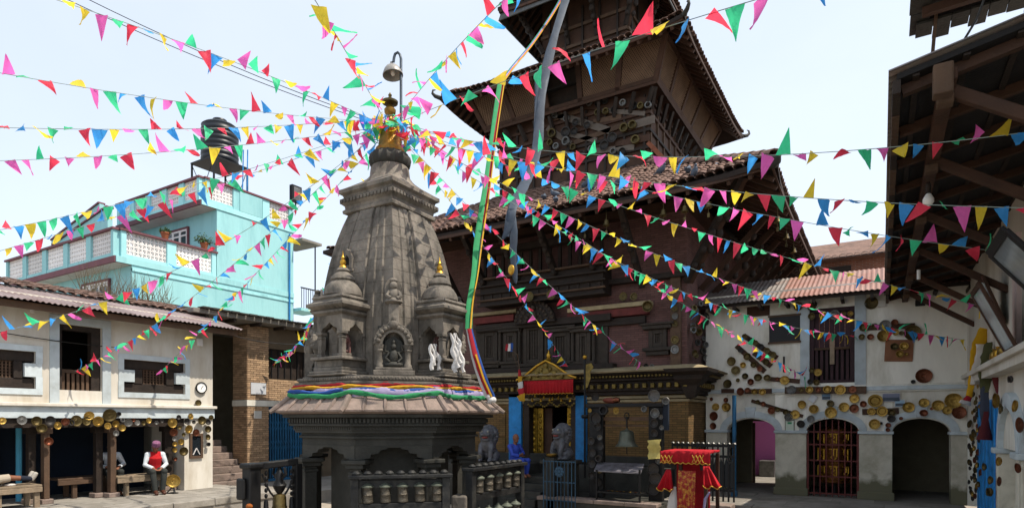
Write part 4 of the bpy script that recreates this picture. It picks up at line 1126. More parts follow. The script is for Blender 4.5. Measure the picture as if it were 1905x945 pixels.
# the long carved five-light window
for a, b in ((897, 927), (938, 963), (975, 1012), (1024, 1062), (1072, 1100)):
    big = a == 975
    win(ux(a), ux(b), uz((a+b)/2, 672 if not big else 676), uz((a+b)/2, 618 if not big else 606), 5, .16)
MB().box(ux(885), ux(1130), YU2 - .08, YU2 + .015, uz(1000, 682), uz(1000, 604)).build('window_backboard', CARV, tmp, bevel=.01)
for px in (932, 968, 1018, 1067, 1106):
    c = Vector((ux(px), YU2 - .16, 0))
    zb, zt = uz(px, 680), uz(px, 607)
    MB().lathe([(.07, zb), (.07, zb + .1), (.045, zb + .14), (.055, (zb+zt)/2), (.045, zt - .2), (.07, zt - .12), (.085, zt)], c, 10).build('carved_column', CARV, tmp, smooth=40)
band_px(885, 1135, 606, 594, .28, WOOD, 'window_lintel'); band_px(885, 1140, 690, 681, .3, WOOD, 'window_sill_beam')
# carved tympanum over the middle light
cx = ux(1003, 590); zc = uz(1003, 603)
tym = MB().prism(arc(cx, zc, .66, .62, 0, 180, 16) , lambda u, v, w: (u, YU2 - .42 + w, v), 0, .12).build('carved_tympanum', WOOD, tmp)
cv = MB()
for r_ in range(3):
    for j in range(14 - 3*r_):
        th_ = R(8 + 164*j/(13 - 3*r_)); rr_ = .60 - r_*.17
        cv.ball((cx + rr_*math.cos(th_), YU2 - .43, zc + .03 + rr_*.94*math.sin(th_)), (.055, .04, .055), n=7, m=5)
cv.ball((cx, YU2 - .46, zc + .2), (.11, .08, .16)); cv.ball((cx, YU2 - .46, zc + .42), (.07, .07, .08))
cv.build('tympanum_carving', M('carved dark relief', '#3a3128', .75, var=.5, scale=14, bump=.6, bscale=30), tym, smooth=60)
# red and dark bands above
band_px(1055, 1205, 590, 576, .18, RED, 'red_moulding'); band_px(880, 955, 600, 588, .18, RED, 'red_moulding')
band_px(1055, 1210, 574, 566, .24, PALE, 'pale_moulding'); band_px(1060, 1200, 606, 593, .12, WOOD, 'dark_moulding')
band_px(1130, 1290, 520, 510, .22, WOOD, 'dark_moulding'); band_px(870, 960, 585, 579, .24, PALE, 'pale_moulding')
# pilaster with plates at the right end
MB().box(ux(1247), ux(1266), YU2 - .12, YU2 + .02, 3.8, 6.4).build('pilaster', WOOD_W, tmp, bevel=.015)
# ---- projecting timber gallery
gx0, gx1 = onY(893, 530, YU2 - .6).x, onY(1122, 530, YU2 - .6).x
def gz(py): return onY(1010, py, YU2 - .6).z
q = MB(); q.box(gx0, gx1, YU2 - .6, YU2 - .52, gz(556), gz(508)); q.box(gx0, gx0 + .08, YU2 - .52, YU2, gz(556), gz(508)); q.box(gx1 - .08, gx1, YU2 - .52, YU2, gz(556), gz(508)); q.box(gx0 + .08, gx1 - .08, YU2 - .52, YU2, gz(556), gz(556) + .06)
gal = q.build('gallery', WOOD, tmp, bevel=.01)
for k, py in enumerate((559, 549, 536, 522, 508)):
    MB().box(gx0 - .06 - .02*k, gx1 + .06 + .02*k, YU2 - .66 - .025*k, YU2 - .601, gz(py), gz(py) + .05).build('gallery_moulding', WOOD_W if k in (1, 4) else WOOD, gal, bevel=.008)
for j in range(13):
    x = gx0 + .1 + (gx1 - gx0 - .2)*j/12
    MB().box(x - .035, x + .035, YU2 - .635, YU2 - .602, gz(547), gz(537)).build('gallery_block', WOOD, gal, bevel=.006)
    MB().box(x - .04, x + .04, YU2 - .5, YU2 - .42, gz(507), gz(460)).build('gallery_mullion', WOOD, gal)
MB().box(gx0 - .1, gx1 + .1, YU2 - .62, YU2 - .4, gz(458), gz(446)).build('gallery_head', WOOD, gal, bevel=.01)
# ---- roofs
def roofshell(s0, z0, s1, z1, lift, th, name, mat, n=14):
    q = MB(); top, bot, it, ib = [], [], [], []
    for k in range(4):
        for j in range(n):
            u = -1 + 2*j/n; l = lift*abs(u)**5; f = 1 + .018*abs(u)**6
            top.append(TP(k, u*s0*f, s0*f, z0 + l)); bot.append(TP(k, u*s0*f, s0*f, z0 + l - th))
            it.append(TP(k, u*s1, s1, z1)); ib.append(TP(k, u*s1, s1, z1 - th))
    mid_t = [a.lerp(b, .5) - UP*.05*(s0 - s1)/4 for a, b in zip(top, it)]; mid_b = [a.lerp(b, .5) - UP*.05*(s0 - s1)/4 for a, b in zip(bot, ib)]
    q.rings([ib, mid_b, bot, top, mid_t, it], cap=False)
    return q.build(name, mat, tmp)
def ztop(k, u, s, s0, z0, s1, z1, lift):
    f = (s0 - s)/(s0 - s1); uu = max(-1, min(1, u/max(s, .01)))
    return z0 + (z1 - z0)*f + lift*abs(uu)**5*(1 - f) - .2*f*(1 - f)*(s0 - s1)/4
ROOFB = M('sooty roof boards', '#2a1f19', .85, var=.4, scale=5, bump=.3)
E1 = (6.4, 7.5, 2.5, 9.75, .16)
r1 = roofshell(6.4, 7.46, 2.5, 9.71, .16, .10, 'lower_roof', ROOFB)
def tiles(k, E, rows, cw, rl, lo, hi, parent, single_rows=1, stuff=True, umin=-99, umax=99):
    # curved clay tiles: the eave row singly, the rest joined
    s0, z0, s1, z1, lift = E
    n, t = SIDES[k]; L = math.hypot(s0 - s1, z1 - z0); ds = (s0 - s1)/L
    joined = MB(); tm = TILEM
    base = [tuple(v.co) for v in tm.vertices]; faces = [tuple(p.vertices) for p in tm.polygons]
    for r_ in range(rows):
        s = s0 + .05 - r_*rl*ds
        cols = int(2*(s)/cw)
        for c in range(cols):
            u = -cols*cw/2 + cw*(c + .5)
            if not umin <= u <= umax: continue
            za = ztop(k, u, min(s, s0), *E) + .02; zb = ztop(k, u, s - .1, *E) + .02
            sv = (-n*.1 + UP*(zb - za)).normalized(); nv = t.cross(sv).normalized()
            if nv.z < 0: nv = -nv
            p = TP(k, u, s, za) + nv*rnd.uniform(-.006, .014)
            rot = Matrix((t, sv, nv)).transposed() @ Matrix.Rotation(rnd.uniform(-.07, .07), 3, 'Z')
            if r_ < single_rows: put('tile', tm, p, rot, parent, (cw/.205, 1, 1.2))
            elif stuff:
                joined.add([p + rot @ Vector((v[0]*cw/.205, v[1], v[2]*1.2)) for v in base], faces)
    if joined.v:
        o = joined.build('tile_courses', TILE, parent, kind='stuff')
        o.data.polygons.foreach_set('use_smooth', [True]*len(o.data.polygons))
tiles(0, E1, 19, .195, .235, 0, 1, r1, 2)
tiles(1, E1, 2, .195, .235, 0, 1, r1, 1)
# hip caps on the right near corner
nh = 16
for j in range(nh):
    f = j/nh; s = 6.46 - (6.46 - 2.6)*f
    p = TC + Vector((s, -s, ztop(0, s, s, *E1) + .05)); s2 = s - .25
    p2 = TC + Vector((s2, -s2, ztop(0, s2, s2, *E1) + .07))
    d = (p2 - p).normalized(); x = d.cross(UP).normalized(); nv = x.cross(d)
    put('hip_tile', TILEM, p, Matrix((x, d, nv)).transposed(), r1, (1.5, 1.25, 2.2))
MB().tube([TC + Vector((6.40, -6.40, 7.58)), TC + Vector((6.5, -6.5, 7.60)), TC + Vector((6.55, -6.55, 7.66))], [.13, .11, .05], 8).build('corner_horn', STONE_D, r1, smooth=60)
def eaves(E, parent, sw, zw, rows, rmat, step, kk=(0, 1), w=.07, h=.09):
    s0, z0, s1, z1, lift = E
    for k in kk:
        n_ = int(2*s0/step)
        for j in range(n_ + 1):
            u = -s0 + 2*s0*j/n_
            si = max(sw, abs(u)*.999)
            if si > s0 - .3: continue
            a = TP(k, u, s0 - .02, ztop(k, u, s0, *E) - .19); b = TP(k, u, si, ztop(k, u, si, *E) - .19)
            MB().beam(a, b, w, h).build('rafter', rmat, parent)
        pts = []
        for j in range(15):
            u = -1 + 2*j/14; pts.append(TP(k, u*s0, s0 + .012, ztop(k, u*s0, s0, *E) - .12))
        rs = [[p + SIDES[k][0]*a + UP*b for a, b in ((-.02, -.03), (.02, -.03), (.02, .05), (-.02, .05))] for p in pts]
        MB().rings(rs).build('eave_board', rmat, parent)
eaves((6.4, 7.46, 2.5, 9.71, .16), r1, S1, 8.7, 0, WOOD_R, .42)
def struts(S, zw, E, so, us, parent, kk=(0, 1), w=.14):
    for k in kk:
        for u in us:
            uo = u*so/S if abs(u) > S*.9 else u
            a = TP(k, u, S + .02, zw); b = TP(k, uo, so, ztop(k, uo, so, *E) - .28)
            q = MB(); q.beam(a, b, w, .16)
            o = q.build('strut', WOOD_R if k else WOOD, parent, bevel=.012)
            dv = (b - a); nn = SIDES[k][0]*dv.z - UP*dv.dot(SIDES[k][0]); nn.normalize()
            cv = MB()
            for f, r_ in ((.2, .07), (.36, .085), (.52, .10), (.66, .075), (.78, .08)):
                cv.ball(a.lerp(b, f) + nn*.09, (r_, r_, r_*1.3), n=8, m=5)
            cv.build('strut_carving', WOOD, o, smooth=60, kind='stuff')
struts(S1, 5.9, E1, 5.75, (-4.05, -2.9, -1.75, -.6, .6, 1.75, 2.9, 4.05), r1, kk=(0,))
struts(S1, 5.9, E1, 5.75, (-4.05, -2.9, -1.75, -.6, .6, 1.75, 2.9), r1, kk=(1,))
# wall plate and soffit boards
MB().rings([SQ(S1 + .25, 7.75, TX, TY), SQ(S1 + .25, 7.95, TX, TY)]).build('wall_plate', WOOD_R, tmp)
# wind bells hung from the eave
def bell(p, s, parent, mat, name='wind_bell'):
    q = MB().lathe([(.01, 0), (.015, -.03), (.05, -.05), (.06, -.11), (.085, -.17), (.08, -.175), (.04, -.1)], p, 12)
    q.tube([p, p + UP*.22], .006, 5); q.tube([p - UP*.1, p - UP*.3], .005, 4); q.obb(p - UP*.33, (.05, .006, .09))
    return q.build(name, mat, parent, smooth=40)
for px in (1040, 1088, 1128, 1234, 1274, 1318):
    a = onY(px, 380, TY - 6.25)
    bell(Vector((a.x, a.y, 7.12)), 1, r1, BRASS_D)
for k in range(6): bell(TP(1, -4.5 + k*1.5, 6.25, 7.1), 1, r1, BRASS_D)
# ---- second tier
S2 = 2.55
LATW = M('dry lattice timber', '#7a624e', .85, var=.3)
MB().box(TX - S2, TX + S2, TY - S2, TY + S2, 9.4, 13.6).build('second_tier_wall', WOOD_R, tmp)
LB0, LZ0, LB1, LZ1 = 2.86, 11.93, 3.28, 12.95
lat = MB().rings([SQ(LB0 + .05, LZ0 - .10, TX, TY), SQ(LB0 + .07, LZ0 - .02, TX, TY), SQ(LB0 + .02, LZ0, TX, TY), SQ(LB0 - .3, LZ0 + .02, TX, TY), SQ(LB0 - .3, LZ0 - .1, TX, TY)], cap=False).build('lattice_gallery', WOOD_R, tmp)
MB().rings([SQ(LB0 - .28, LZ0 + .03, TX, TY), SQ(LB1 - .28, LZ1, TX, TY)], cap=False).build('gallery_inner', WOOD, lat)
for k in (0, 1, 3):
    def LP(u, f): return TP(k, u*(LB0 + (LB1 - LB0)*f)/LB0, LB0 + (LB1 - LB0)*f, LZ0 + (LZ1 - LZ0)*f)
    us = (-2.86, -1.75, -.55, .55, 1.72, 2.86)
    nv = (SIDES[k][0]*(LZ1 - LZ0) - UP*(LB1 - LB0)).normalized()
    for u in us: MB().beam(LP(u, 0), LP(u, 1), .16, .12, nv).build('gallery_post', WOOD_R, lat, bevel=.01)
    MB().beam(LP(-2.8, .06), LP(2.8, .06), .10, .12, nv).build('gallery_rail', WOOD_R, lat)
    MB().beam(LP(-2.8, .94), LP(2.8, .94), .10, .14, nv).build('gallery_rail', WOOD_R, lat)
    for a, b in zip(us, us[1:]):
        if k == 0 and a == -.55:
            MB().beam(LP(a + .12, .5), LP(b - .12, .5), .02, .7, nv).build('open_panel', bpy.data.materials['unlit room'], lat); continue
        q = MB(); w = b - a - .18; x0 = a + .09; nn = 14; hgt = (LZ1 - LZ0)
        for j in range(-10, nn + 1):
            for sgn in (1, -1):
                # diagonal bar clipped to the panel
                u0, f0 = x0 + w*j/nn, .1; u1, f1 = x0 + w*(j + 10)/nn, .9
                if u0 < x0: f0 += (x0 - u0)/(u1 - u0)*(f1 - f0); u0 = x0
                if u1 > x0 + w: f1 -= (u1 - x0 - w)/(u1 - u0)*(f1 - f0) if u1 > u0 else 0; u1 = x0 + w
                if u1 - u0 < .02: continue
                if sgn < 0: u0, u1 = 2*x0 + w - u0, 2*x0 + w - u1
                q.beam(LP(u0, f0) + nv*.012*sgn, LP(u1, f1) + nv*.012*sgn, .022, .02, nv)
        q.build('lattice_panel', LATW, lat)
for k in (0, 1):
    for z in (9.75, 10.25, 10.75, 11.25, 11.65): MB().beam(TP(k, -2.6, S2 + .03, z), TP(k, 2.6, S2 + .03, z), .07, .09).build('tier_beam', WOOD_R if z > 11 else WOOD, tmp, bevel=.008)
    for j in range(9): MB().beam(TP(k, -2.45 + j*.61, S2 + .02, 9.5), TP(k, -2.45 + j*.61, S2 + .02, 11.8), .08, .06).build('tier_stud', WOOD_W if k else WOOD, tmp)
    for j in range(11):
        u = -2.5 + j*.5; a_, b_ = TP(k, u, S2 + .06, 11.35), TP(k, u*1.1, LB0 - .05, LZ0 - .1)
        MB().beam(a_, b_, .09, .12).build('gallery_bracket', WOOD, tmp, bevel=.01)
    for j in range(5):
        u = -1.2 + j*.6; MB().beam(TP(k, u, 1.53, 14.2), TP(k, u, 1.53, 15.8), .10, .06).build('tier_stud', WOOD, tmp)
    for z in (14.6, 15.2): MB().beam(TP(k, -1.52, 1.54, z), TP(k, 1.52, 1.54, z), .06, .10).build('tier_beam', WOOD_W, tmp)
E2 = (3.9, 12.72, 1.75, 14.35, .16)
r2 = roofshell(3.9, 12.68, 1.75, 14.3, .16, .10, 'middle_roof', ROOFB)
tiles(0, E2, 2, .195, .235, 0, 1, r2, 1); tiles(1, E2, 1, .195, .235, 0, 1, r2, 1); tiles(3, E2, 1, .195, .235, 0, 1, r2, 0)
eaves((3.9, 12.68, 1.75, 14.3, .16), r2, 2.8, 0, 0, WOOD_R, .30, (0, 1, 3))
for sx, sy in ((1, -1), (-1, -1), (1, 1)):
    MB().tube([TC + Vector((sx*s, sy*s, z)) for s, z in ((3.95, 12.80), (4.06, 12.84), (4.12, 12.92), (4.11, 13.02), (4.05, 13.04))], [.07, .06, .045, .03, .015], 7).build('corner_horn', STONE_D, r2, smooth=60)
struts(2.62, 11.0, E2, 2.84, (), r2)
# ---- third tier
S3 = 1.5
MB().box(TX - S3, TX + S3, TY - S3, TY + S3, 14.0, 17.2).build('third_tier_wall', WOOD_R, tmp)
E3 = (2.55, 15.95, .2, 18.2, .14)
r3 = roofshell(2.55, 15.9, .2, 18.15, .14, .10, 'top_roof', ROOFB)
tiles(0, E3, 1, .195, .235, 0, 1, r3, 1); tiles(1, E3, 1, .195, .235, 0, 1, r3, 1)
eaves((2.55, 15.9, .2, 18.15, .14), r3, 1.5, 0, 0, WOOD_R, .28, (0, 1, 3))
struts(S3, 14.7, E3, 2.2, (-1.45, -.5, .5, 1.45), r3, w=.10)
MB().rings([SQ(2.52, 15.86, TX, TY), SQ(2.58, 15.60, TX, TY), SQ(2.55, 15.59, TX, TY), SQ(2.49, 15.85, TX, TY)], cap=False).build('metal_valance', STEEL, r3)
MB().lathe([(.3, 18.1), (.25, 18.4), (.12, 18.6), (.2, 18.8), (.05, 19.3)], TC, 16).build('pinnacle', GOLD, r3, smooth=40)
# planks nailed on the second tier, with pots
PLK = M('grey nailed plank', '#6f655c', .85, var=.35, scale=6, bump=.3, stain='#3a3029', samt=.5, sscale=3)
def nailed(px0, py0, px1, py1, wpx, mat, k=0):
    Y = TY - S2 - .05
    a, b = onY(px0, py0, Y), onY(px1, py1, Y)
    MB().beam(a, b, .04, wpx*mpp(a), (0, 0, 1)).build('nailed_plank', mat, tmp, bevel=.006)
nailed(1020, 209, 1135, 244, 12, PLK); nailed(1090, 196, 1206, 190, 17, WOOD_R); nailed(1104, 227, 1156, 217, 9, WOOD_W); nailed(1068, 266, 1165, 231, 9, WOOD_W)
nailed(1168, 236, 1218, 222, 15, PLK); nailed(1018, 238, 1062, 268, 10, PLK); nailed(1145, 270, 1208, 256, 12, WOOD_R); nailed(1040, 285, 1090, 292, 10, WOOD_W)
nailed(1205, 265, 1238, 300, 8, COPPER); nailed(1060, 250, 1110, 262, 9, PLK); nailed(1100, 282, 1180, 274, 10, PLK); nailed(1030, 222, 1080, 206, 8, WOOD_W); nailed(1120, 206, 1200, 212, 8, PLK)
# ---- hanging metal banner from the pinnacle
BAN = M('grey metal banner', '#36414f', .6, .2, var=.35, scale=4, bump=.2, stain='#4a4f57', samt=.5)
bnr = thing('metal_banner', 'long grey metal banner hanging from the pinnacle down the temple front', 'banner', dep(940, 440, 15))
def strip(path, w, off=0):
    pts = [dep(*p) for p in path]
    return ribbon(pts, w, BAN, lambda i, p, t: side, .008, bnr, 'banner_strip')
strip([(1068, -60, 17.3), (1052, 0, 16.9), (1037, 50, 16.5), (1023, 100, 16.15), (1012, 150, 15.85), (1006, 200, 15.6), (1002, 250, 15.4), (997, 290, 15.2), (985, 325, 14.6), (972, 350, 14.0), (955, 385, 13.2), (948, 420, 13.1), (935, 445, 13.1)], [.22]*7 + [.22, .23, .22, .2, .16, .05])
strip([(1000, 150, 15.85), (998, 230, 15.5), (991, 292, 15.25), (978, 330, 14.65), (962, 360, 14.0), (948, 392, 13.2), (942, 440, 13.1)], .12)
strip([(952, 388, 13.15), (956, 430, 13.1), (955, 470, 13.1), (957, 505, 13.1), (960, 528, 13.1)], [.13, .14, .14, .16, .02])
for j in range(5):
    c = onY(949, 425 + j*1, 13.0)
c = dep(951, 502, 13.0)
MB().ball(c, (.08, .03, .11)).build('amulet', GOLD, bnr, smooth=60)
# ================================================================ white house with three arches
YR = 17.2
rh = thing('arched_house', 'whitewashed house with three blue rimmed arches, its wall hung with brass plates', 'house', (-1.2, YR + 1.5, .45))
def fx(px, py=760): return onY(px, py, YR).x
def fz_(px, py): return onY(px, py, YR).z
XE0, XE1 = -4.15, 1.66
arches = [(1352, 1442), (1500, 1598), (1660, 1769)]
ZS, ZC, ZG = fz_(1547, 806), fz_(1547, 779), .45
MOSSP = M('limewash with mossy foot', '#cbc5b4', .9, var=.14, scale=2, bump=.2, stain='#8a836d', samt=.6, sscale=1.3)
# moss grows on the lower half metre of the pillars
n_, l_ = MOSSP.node_tree.nodes, MOSSP.node_tree.links
ge = n_.new('ShaderNodeNewGeometry'); sz_ = n_.new('ShaderNodeSeparateXYZ'); l_.new(ge.outputs['Position'], sz_.inputs[0])
nzm = n_.new('ShaderNodeTexNoise'); nzm.inputs['Scale'].default_value = 3.5; nzm.inputs['Detail'].default_value = 6; l_.new(ge.outputs['Position'], nzm.inputs['Vector'])
mm_ = n_.new('ShaderNodeMath'); mm_.operation = 'MULTIPLY_ADD'; mm_.inputs[1].default_value = 1.1; l_.new(nzm.outputs['Fac'], mm_.inputs[0]); l_.new(sz_.outputs['Z'], mm_.inputs[2])
mr_ = n_.new('ShaderNodeMapRange'); mr_.inputs['From Min'].default_value = 1.62; mr_.inputs['From Max'].default_value = 1.35; l_.new(mm_.outputs[0], mr_.inputs['Value'])
mx_ = n_.new('ShaderNodeMix'); mx_.data_type = 'RGBA'; mx_.inputs['B'].default_value = lin('#6a6752')
bs_ = n_['Principled BSDF']; l_.new(bs_.inputs['Base Color'].links[0].from_socket, mx_.inputs['A']); l_.new(mr_.outputs[0], mx_.inputs['Factor']); l_.new(mx_.outputs['Result'], bs_.inputs['Base Color'])
edges = [XE0] + [v for a, b in arches for v in (fx(a), fx(b))] + [XE1]
for i in range(0, 8, 2):
    a, b = edges[i], edges[i+1]
    MB().box(a, b, YR, YR + .45, ZG, ZS - .005).build('pillar', MOSSP, rh, bevel=.01)
    if i in (2, 4):
        MB().box(a - .04, b + .04, YR - .05, YR + .5, ZG, ZG + .2).build('pillar_foot', MOSSP, rh, bevel=.02)
    MB().box(a - .03, b + .03, YR - .05, YR + .48, ZS - .004, ZS + .07).build('capital', TRIM, rh, bevel=.012)
    MB().box(a, b, YR, YR + .45, ZS + .071, 3.07).build('pier_wall', PLASTER2, rh)
ZB = 3.07
for j, (p0, p1) in enumerate(arches):
    x0, x1 = fx(p0), fx(p1); cx = (x0+x1)/2; rx = (x1-x0)/2; rz = ZC - ZS - .03
    A = arc(cx, ZS + .04, rx, rz, 180, 0, 18)
    MB().prism([(x0, ZB), (x0, ZS + .071)] + A[1:-1] + [(x1, ZS + .071), (x1, ZB)], lambda u, v, w: (u, YR + w, v), 0, .45).build('arch_wall', PLASTER2, rh)
    o_ = arc(cx, ZS + .072, rx + .17, rz + .17, 0, 180, 18); i_ = arc(cx, ZS + .072, rx + .004, rz, 180, 0, 18)
    ab = MB().prism(o_ + i_, lambda u, v, w: (u, YR - w, v), -.1, .028).build('arch_band', TRIM, rh)
    kz = ZS + .072 + rz
    MB().prism([(cx - .09, kz - .01), (cx + .09, kz - .01), (cx + .14, kz + .27), (cx - .14, kz + .27)], lambda u, v, w: (u, YR - w, v), -.05, .05).build('keystone', TRIM, ab, bevel=.01)
# upper wall with door opening
d0, d1, dzb, dzt2 = fx(1506), fx(1590), fz_(1548, 712), fz_(1548, 572)
w = MB(); w.box(XE0, d0, YR, YR + .4, 3.25, 5.75); w.box(d1, XE1 + .5, YR, YR + .4, 3.25, 5.75); w.box(XE1 + .001, XE1 + .5, YR, YR + .4, .45, 3.24); w.box(d0, d1, YR, YR + .4, dzt2, 5.75); w.box(d0, d1, YR, YR + .4, 3.25, dzb)
w.build('upper_wall', PLASTER2, rh)
MB().box(XE0, XE1, YR - .05, YR + .4, 3.071, 3.10).build('moulding', PLASTER2, rh); MB().box(XE0, XE1, YR - .075, YR + .4, 3.101, 3.20).build('string_course', TRIM, rh, bevel=.012); MB().box(XE0, XE1, YR - .03, YR + .4, 3.201, 3.249).build('moulding', PLASTER2, rh)
MB().box(fx(1489), d0 - .001, YR - .035, YR + .01, 3.25, 5.6).build('door_pilaster', TRIM, rh); MB().box(d1 + .001, fx(1611), YR - .035, YR + .01, 3.25, 5.6).build('door_pilaster', TRIM, rh)
DW = M('plum brown door', '#3a2429', .7, var=.35, scale=6, bump=.25)
fr = MB(); fr.box(d0, d0 + .1, YR + .02, YR + .2, dzb, dzt2); fr.box(d1 - .1, d1, YR + .02, YR + .2, dzb, dzt2); fr.box(d0 + .1, d1 - .1, YR + .02, YR + .2, dzt2 - .1, dzt2); fr.box(d0 + .1, d1 - .1, YR + .02, YR + .2, dzb, dzb + .08)
D = fr.build('upper_door', DW, rh, bevel=.01)
zr = dzb + (dzt2 - dzb)*.46
n = 7
for k in range(n):
    a = d0 + .1 + (d1 - d0 - .2)*k/n; b = d0 + .1 + (d1 - d0 - .2)*(k+1)/n
    MB().box(a + .005, b - .005, YR + .1, YR + .13, zr + .03, dzt2 - .1).build('door_board', DW, D)
    MB().box((a+b)/2 - .035, (a+b)/2 + .035, YR + .06, YR + .1, dzb + .08, zr - .03).build('baluster', DW, D, bevel=.01)
MB().box(d0 + .1, d1 - .1, YR + .135, YR + .15, dzb + .08, zr).build('door_back', bpy.data.materials['unlit room'], D)
MB().box(d0 + .1, d1 - .1, YR + .03, YR + .12, zr - .03, zr + .03).build('handrail', WOOD_W, D, bevel=.01)
a = onY(1548, 655, YR); MB().box(a.x - .05, a.x + .05, YR + .0, YR + .04, a.z - .3, a.z + .42).build('wooden_bar', WOOD_G, D)
# dark board and slot window
a, b = onY(1431, 638, YR - .03), onY(1488, 585, YR - .03)
bo = thing('notice_board', 'blank black notice board on the white wall beside the plum door', 'board', (a.x, YR, a.z))
MB().box(a.x, b.x, YR - .04, YR - .003, a.z, b.z).build('board_face', flat('slate black', '#1f2022', .6), bo)
MB().box(a.x - .03, b.x + .03, YR - .055, YR - .041, b.z - .02, b.z + .03).build('board_frame', WOOD_W, bo); MB().box(a.x - .03, b.x + .03, YR - .055, YR - .041, a.z - .03, a.z + .02).build('board_frame', WOOD_W, bo)
a, b = onY(1390, 590, YR), onY(1432, 568, YR)
MB().box(a.x, b.x, YR - .03, YR + .01, a.z, b.z).build('slot_window', WOOD_R, rh)
# roof
ro = MB().prism([(16.65, 5.42), (18.7, 6.3), (20.5, 5.6), (20.5, 5.5), (18.7, 6.18), (16.65, 5.34)], lambda u, v, w: (w, u, v), XE0 - .1, XE1 + .2).build('roof', WOOD, rh)
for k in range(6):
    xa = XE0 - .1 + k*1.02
    corr(16.52, 5.42 + .004*(k % 2), 18.75, 6.37 + .004*(k % 2), xa - .03, min(xa + 1.04, XE1 + .25), along='x', amp=.011).build('roof_sheet', TIN if k < 2 else TIN_SUN, ro)  # grey sheets paint the temple eave's shadow, redder rust sheets the sunlit part
for k in range(10):
    x = XE0 + .2 + k*.62; MB().box(x, x + .07, 16.6, YR, 5.26, 5.335).build('rafter', WOOD, ro)
# rooms behind the arches
mx1 = (fx(1442) + fx(1500))/2; mx2 = (fx(1598) + fx(1660))/2
inn = MB(); inn.box(mx1 - .1, mx1 + .1, YR + .46, 20.3, ZG, 3.0); inn.box(mx2 - .1, mx2 + .1, YR + .46, 20.3, ZG, 3.0); inn.box(XE0, XE1, YR + .41, 20.3, 3.0, 3.06)
inn.box(mx1 + .1, XE1, 20.1, 20.3, ZG, 3.0)
po0, po1 = onY(1399, 800, 20.1).x, onY(1447, 800, 20.1).x
inn.box(XE0, po0, 20.1, 20.3, ZG, 3.0); inn.box(po1, mx1 - .1, 20.1, 20.3, ZG, 3.0); inn.box(po0, po1, 20.1, 20.3, 2.35, 3.0); inn.box(XE0 - .05, XE0 + .05, YR + .46, 20.1, ZG, 3.0)
inn.box(XE1 - .1, XE1, YR + .46, 20.1, ZG, 3.0)
inn.build('inner_wall', DARKBR, rh)
MB().box(po0 + .02, po0 + .1, 20.02, 20.1, ZG, 2.3).build('passage_door', WOOD_W, rh)
pk = MB().box(-6, 3, 23.0, 23.2, 0, 3.4).build('pink_house_wall', PINK); tag(pk, 'bright pink painted wall seen through the open arch passage', 'wall')
a = onY(1428, 880, 22.5)
tag(MB().box(a.x - .25, a.x + .25, 22.3, 22.9, .45, 1.0).build('grey_bin', STEEL, bevel=.02), 'small grey box standing before the pink wall in the passage', 'box')
# iron grille and great prayer wheel in the middle arch
GR = M('maroon grille paint', '#642a26', .5, .2, var=.3)
x0, x1 = fx(1500), fx(1598); cx = (x0+x1)/2; rx = (x1-x0)/2
gr = thing('iron_grille', 'maroon iron grille closing the middle arch before the golden prayer wheel', 'grille', (cx, YR + .1, ZG))
for k in range(9):
    x = x0 + .03 + (x1 - x0 - .06)*k/8
    zt = ZS + .03 + (ZC - ZS - .05)*math.sqrt(max(0, 1 - ((x - cx)/rx)**2))
    MB().box(x - .013, x + .013, YR + .09, YR + .115, ZG + .02, zt).build('grille_bar', GR, gr)
for z in (.52, .95, 1.35, 1.75, ZS + .02): MB().box(x0 + .01, x1 - .01, YR + .116, YR + .14, z, z + .035).build('grille_rail', GR, gr)
for s in (x0 + .001, x1 - .051): MB().box(s, s + .05, YR + .07, YR + .088, ZG, ZS).build('grille_stile', GR, gr)
pwc = Vector((cx, YR + .95, 0)); zb_, zt_ = onY(1547, 898, YR + .95).z, onY(1547, 798, YR + .95).z
pw_ = thing('great_prayer_wheel', 'large golden prayer wheel with raised letters behind the maroon grille', 'prayer wheel', pwc + UP*zb_)
rw_ = .40; hh = zt_ - zb_
MB().lathe([(.1, zb_), (rw_*.9, zb_ + .02), (rw_, zb_ + .05), (rw_, zb_ + .1), (rw_*.96, zb_ + .12), (rw_*.96, zb_ + hh*.36), (rw_, zb_ + hh*.37), (rw_, zb_ + hh*.40), (rw_*.96, zb_ + hh*.41), (rw_*.96, zb_ + hh*.68), (rw_, zb_ + hh*.69), (rw_, zb_ + hh*.72), (rw_*.96, zb_ + hh*.73), (rw_*.96, zb_ + hh*.95), (rw_, zb_ + hh*.96), (rw_, zb_ + hh), (rw_*.8, zb_ + hh + .04), (.12, zb_ + hh + .12), (.05, zb_ + hh + .2)], pwc, 40).build('drum', M('dark red gold drum', '#5e3216', .4, .6, var=.4, scale=8, bump=.4, stain='#a87a28', samt=.7, sscale=7), pw_, smooth=30)
rl_ = random.Random(3)
for row, (f0, f1) in enumerate(((.14, .34), (.43, .66), (.75, .93))):
    q = MB()
    for g_ in range(8):                       # raised syllables: head bar, stems and loops
        th0 = 2*math.pi*g_/8
        def W(u, v): 
            th_ = th0 + u*.55; return pwc + Vector((math.cos(th_), math.sin(th_), 0))*(rw_*.975) + UP*(zb_ + hh*(f0 + (f1 - f0)*v))
        q.tube([W(-.5, .92), W(0, .92), W(.5, .92)], .018, 5)
        for st_ in rl_.choice((((.25, .92, .25, .05), (-.25, .92, -.3, .5, .0, .35, .25, .5)), ((.3, .92, .3, 0), (-.35, .7, -.1, .85, .1, .6, -.2, .35, .15, .1)), ((0, .92, 0, .45, -.3, .3, 0, .05, .3, .25), (.35, .92, .35, .3)))):
            q.tube([W(st_[i], st_[i+1]) for i in range(0, len(st_), 2)], .018, 5)
    q.build('raised_letters', GOLD, pw_, smooth=60, kind='stuff')
MB().lathe([(.06, ZG), (.06, zb_)], pwc, 10).build('axle', IRON, pw_)
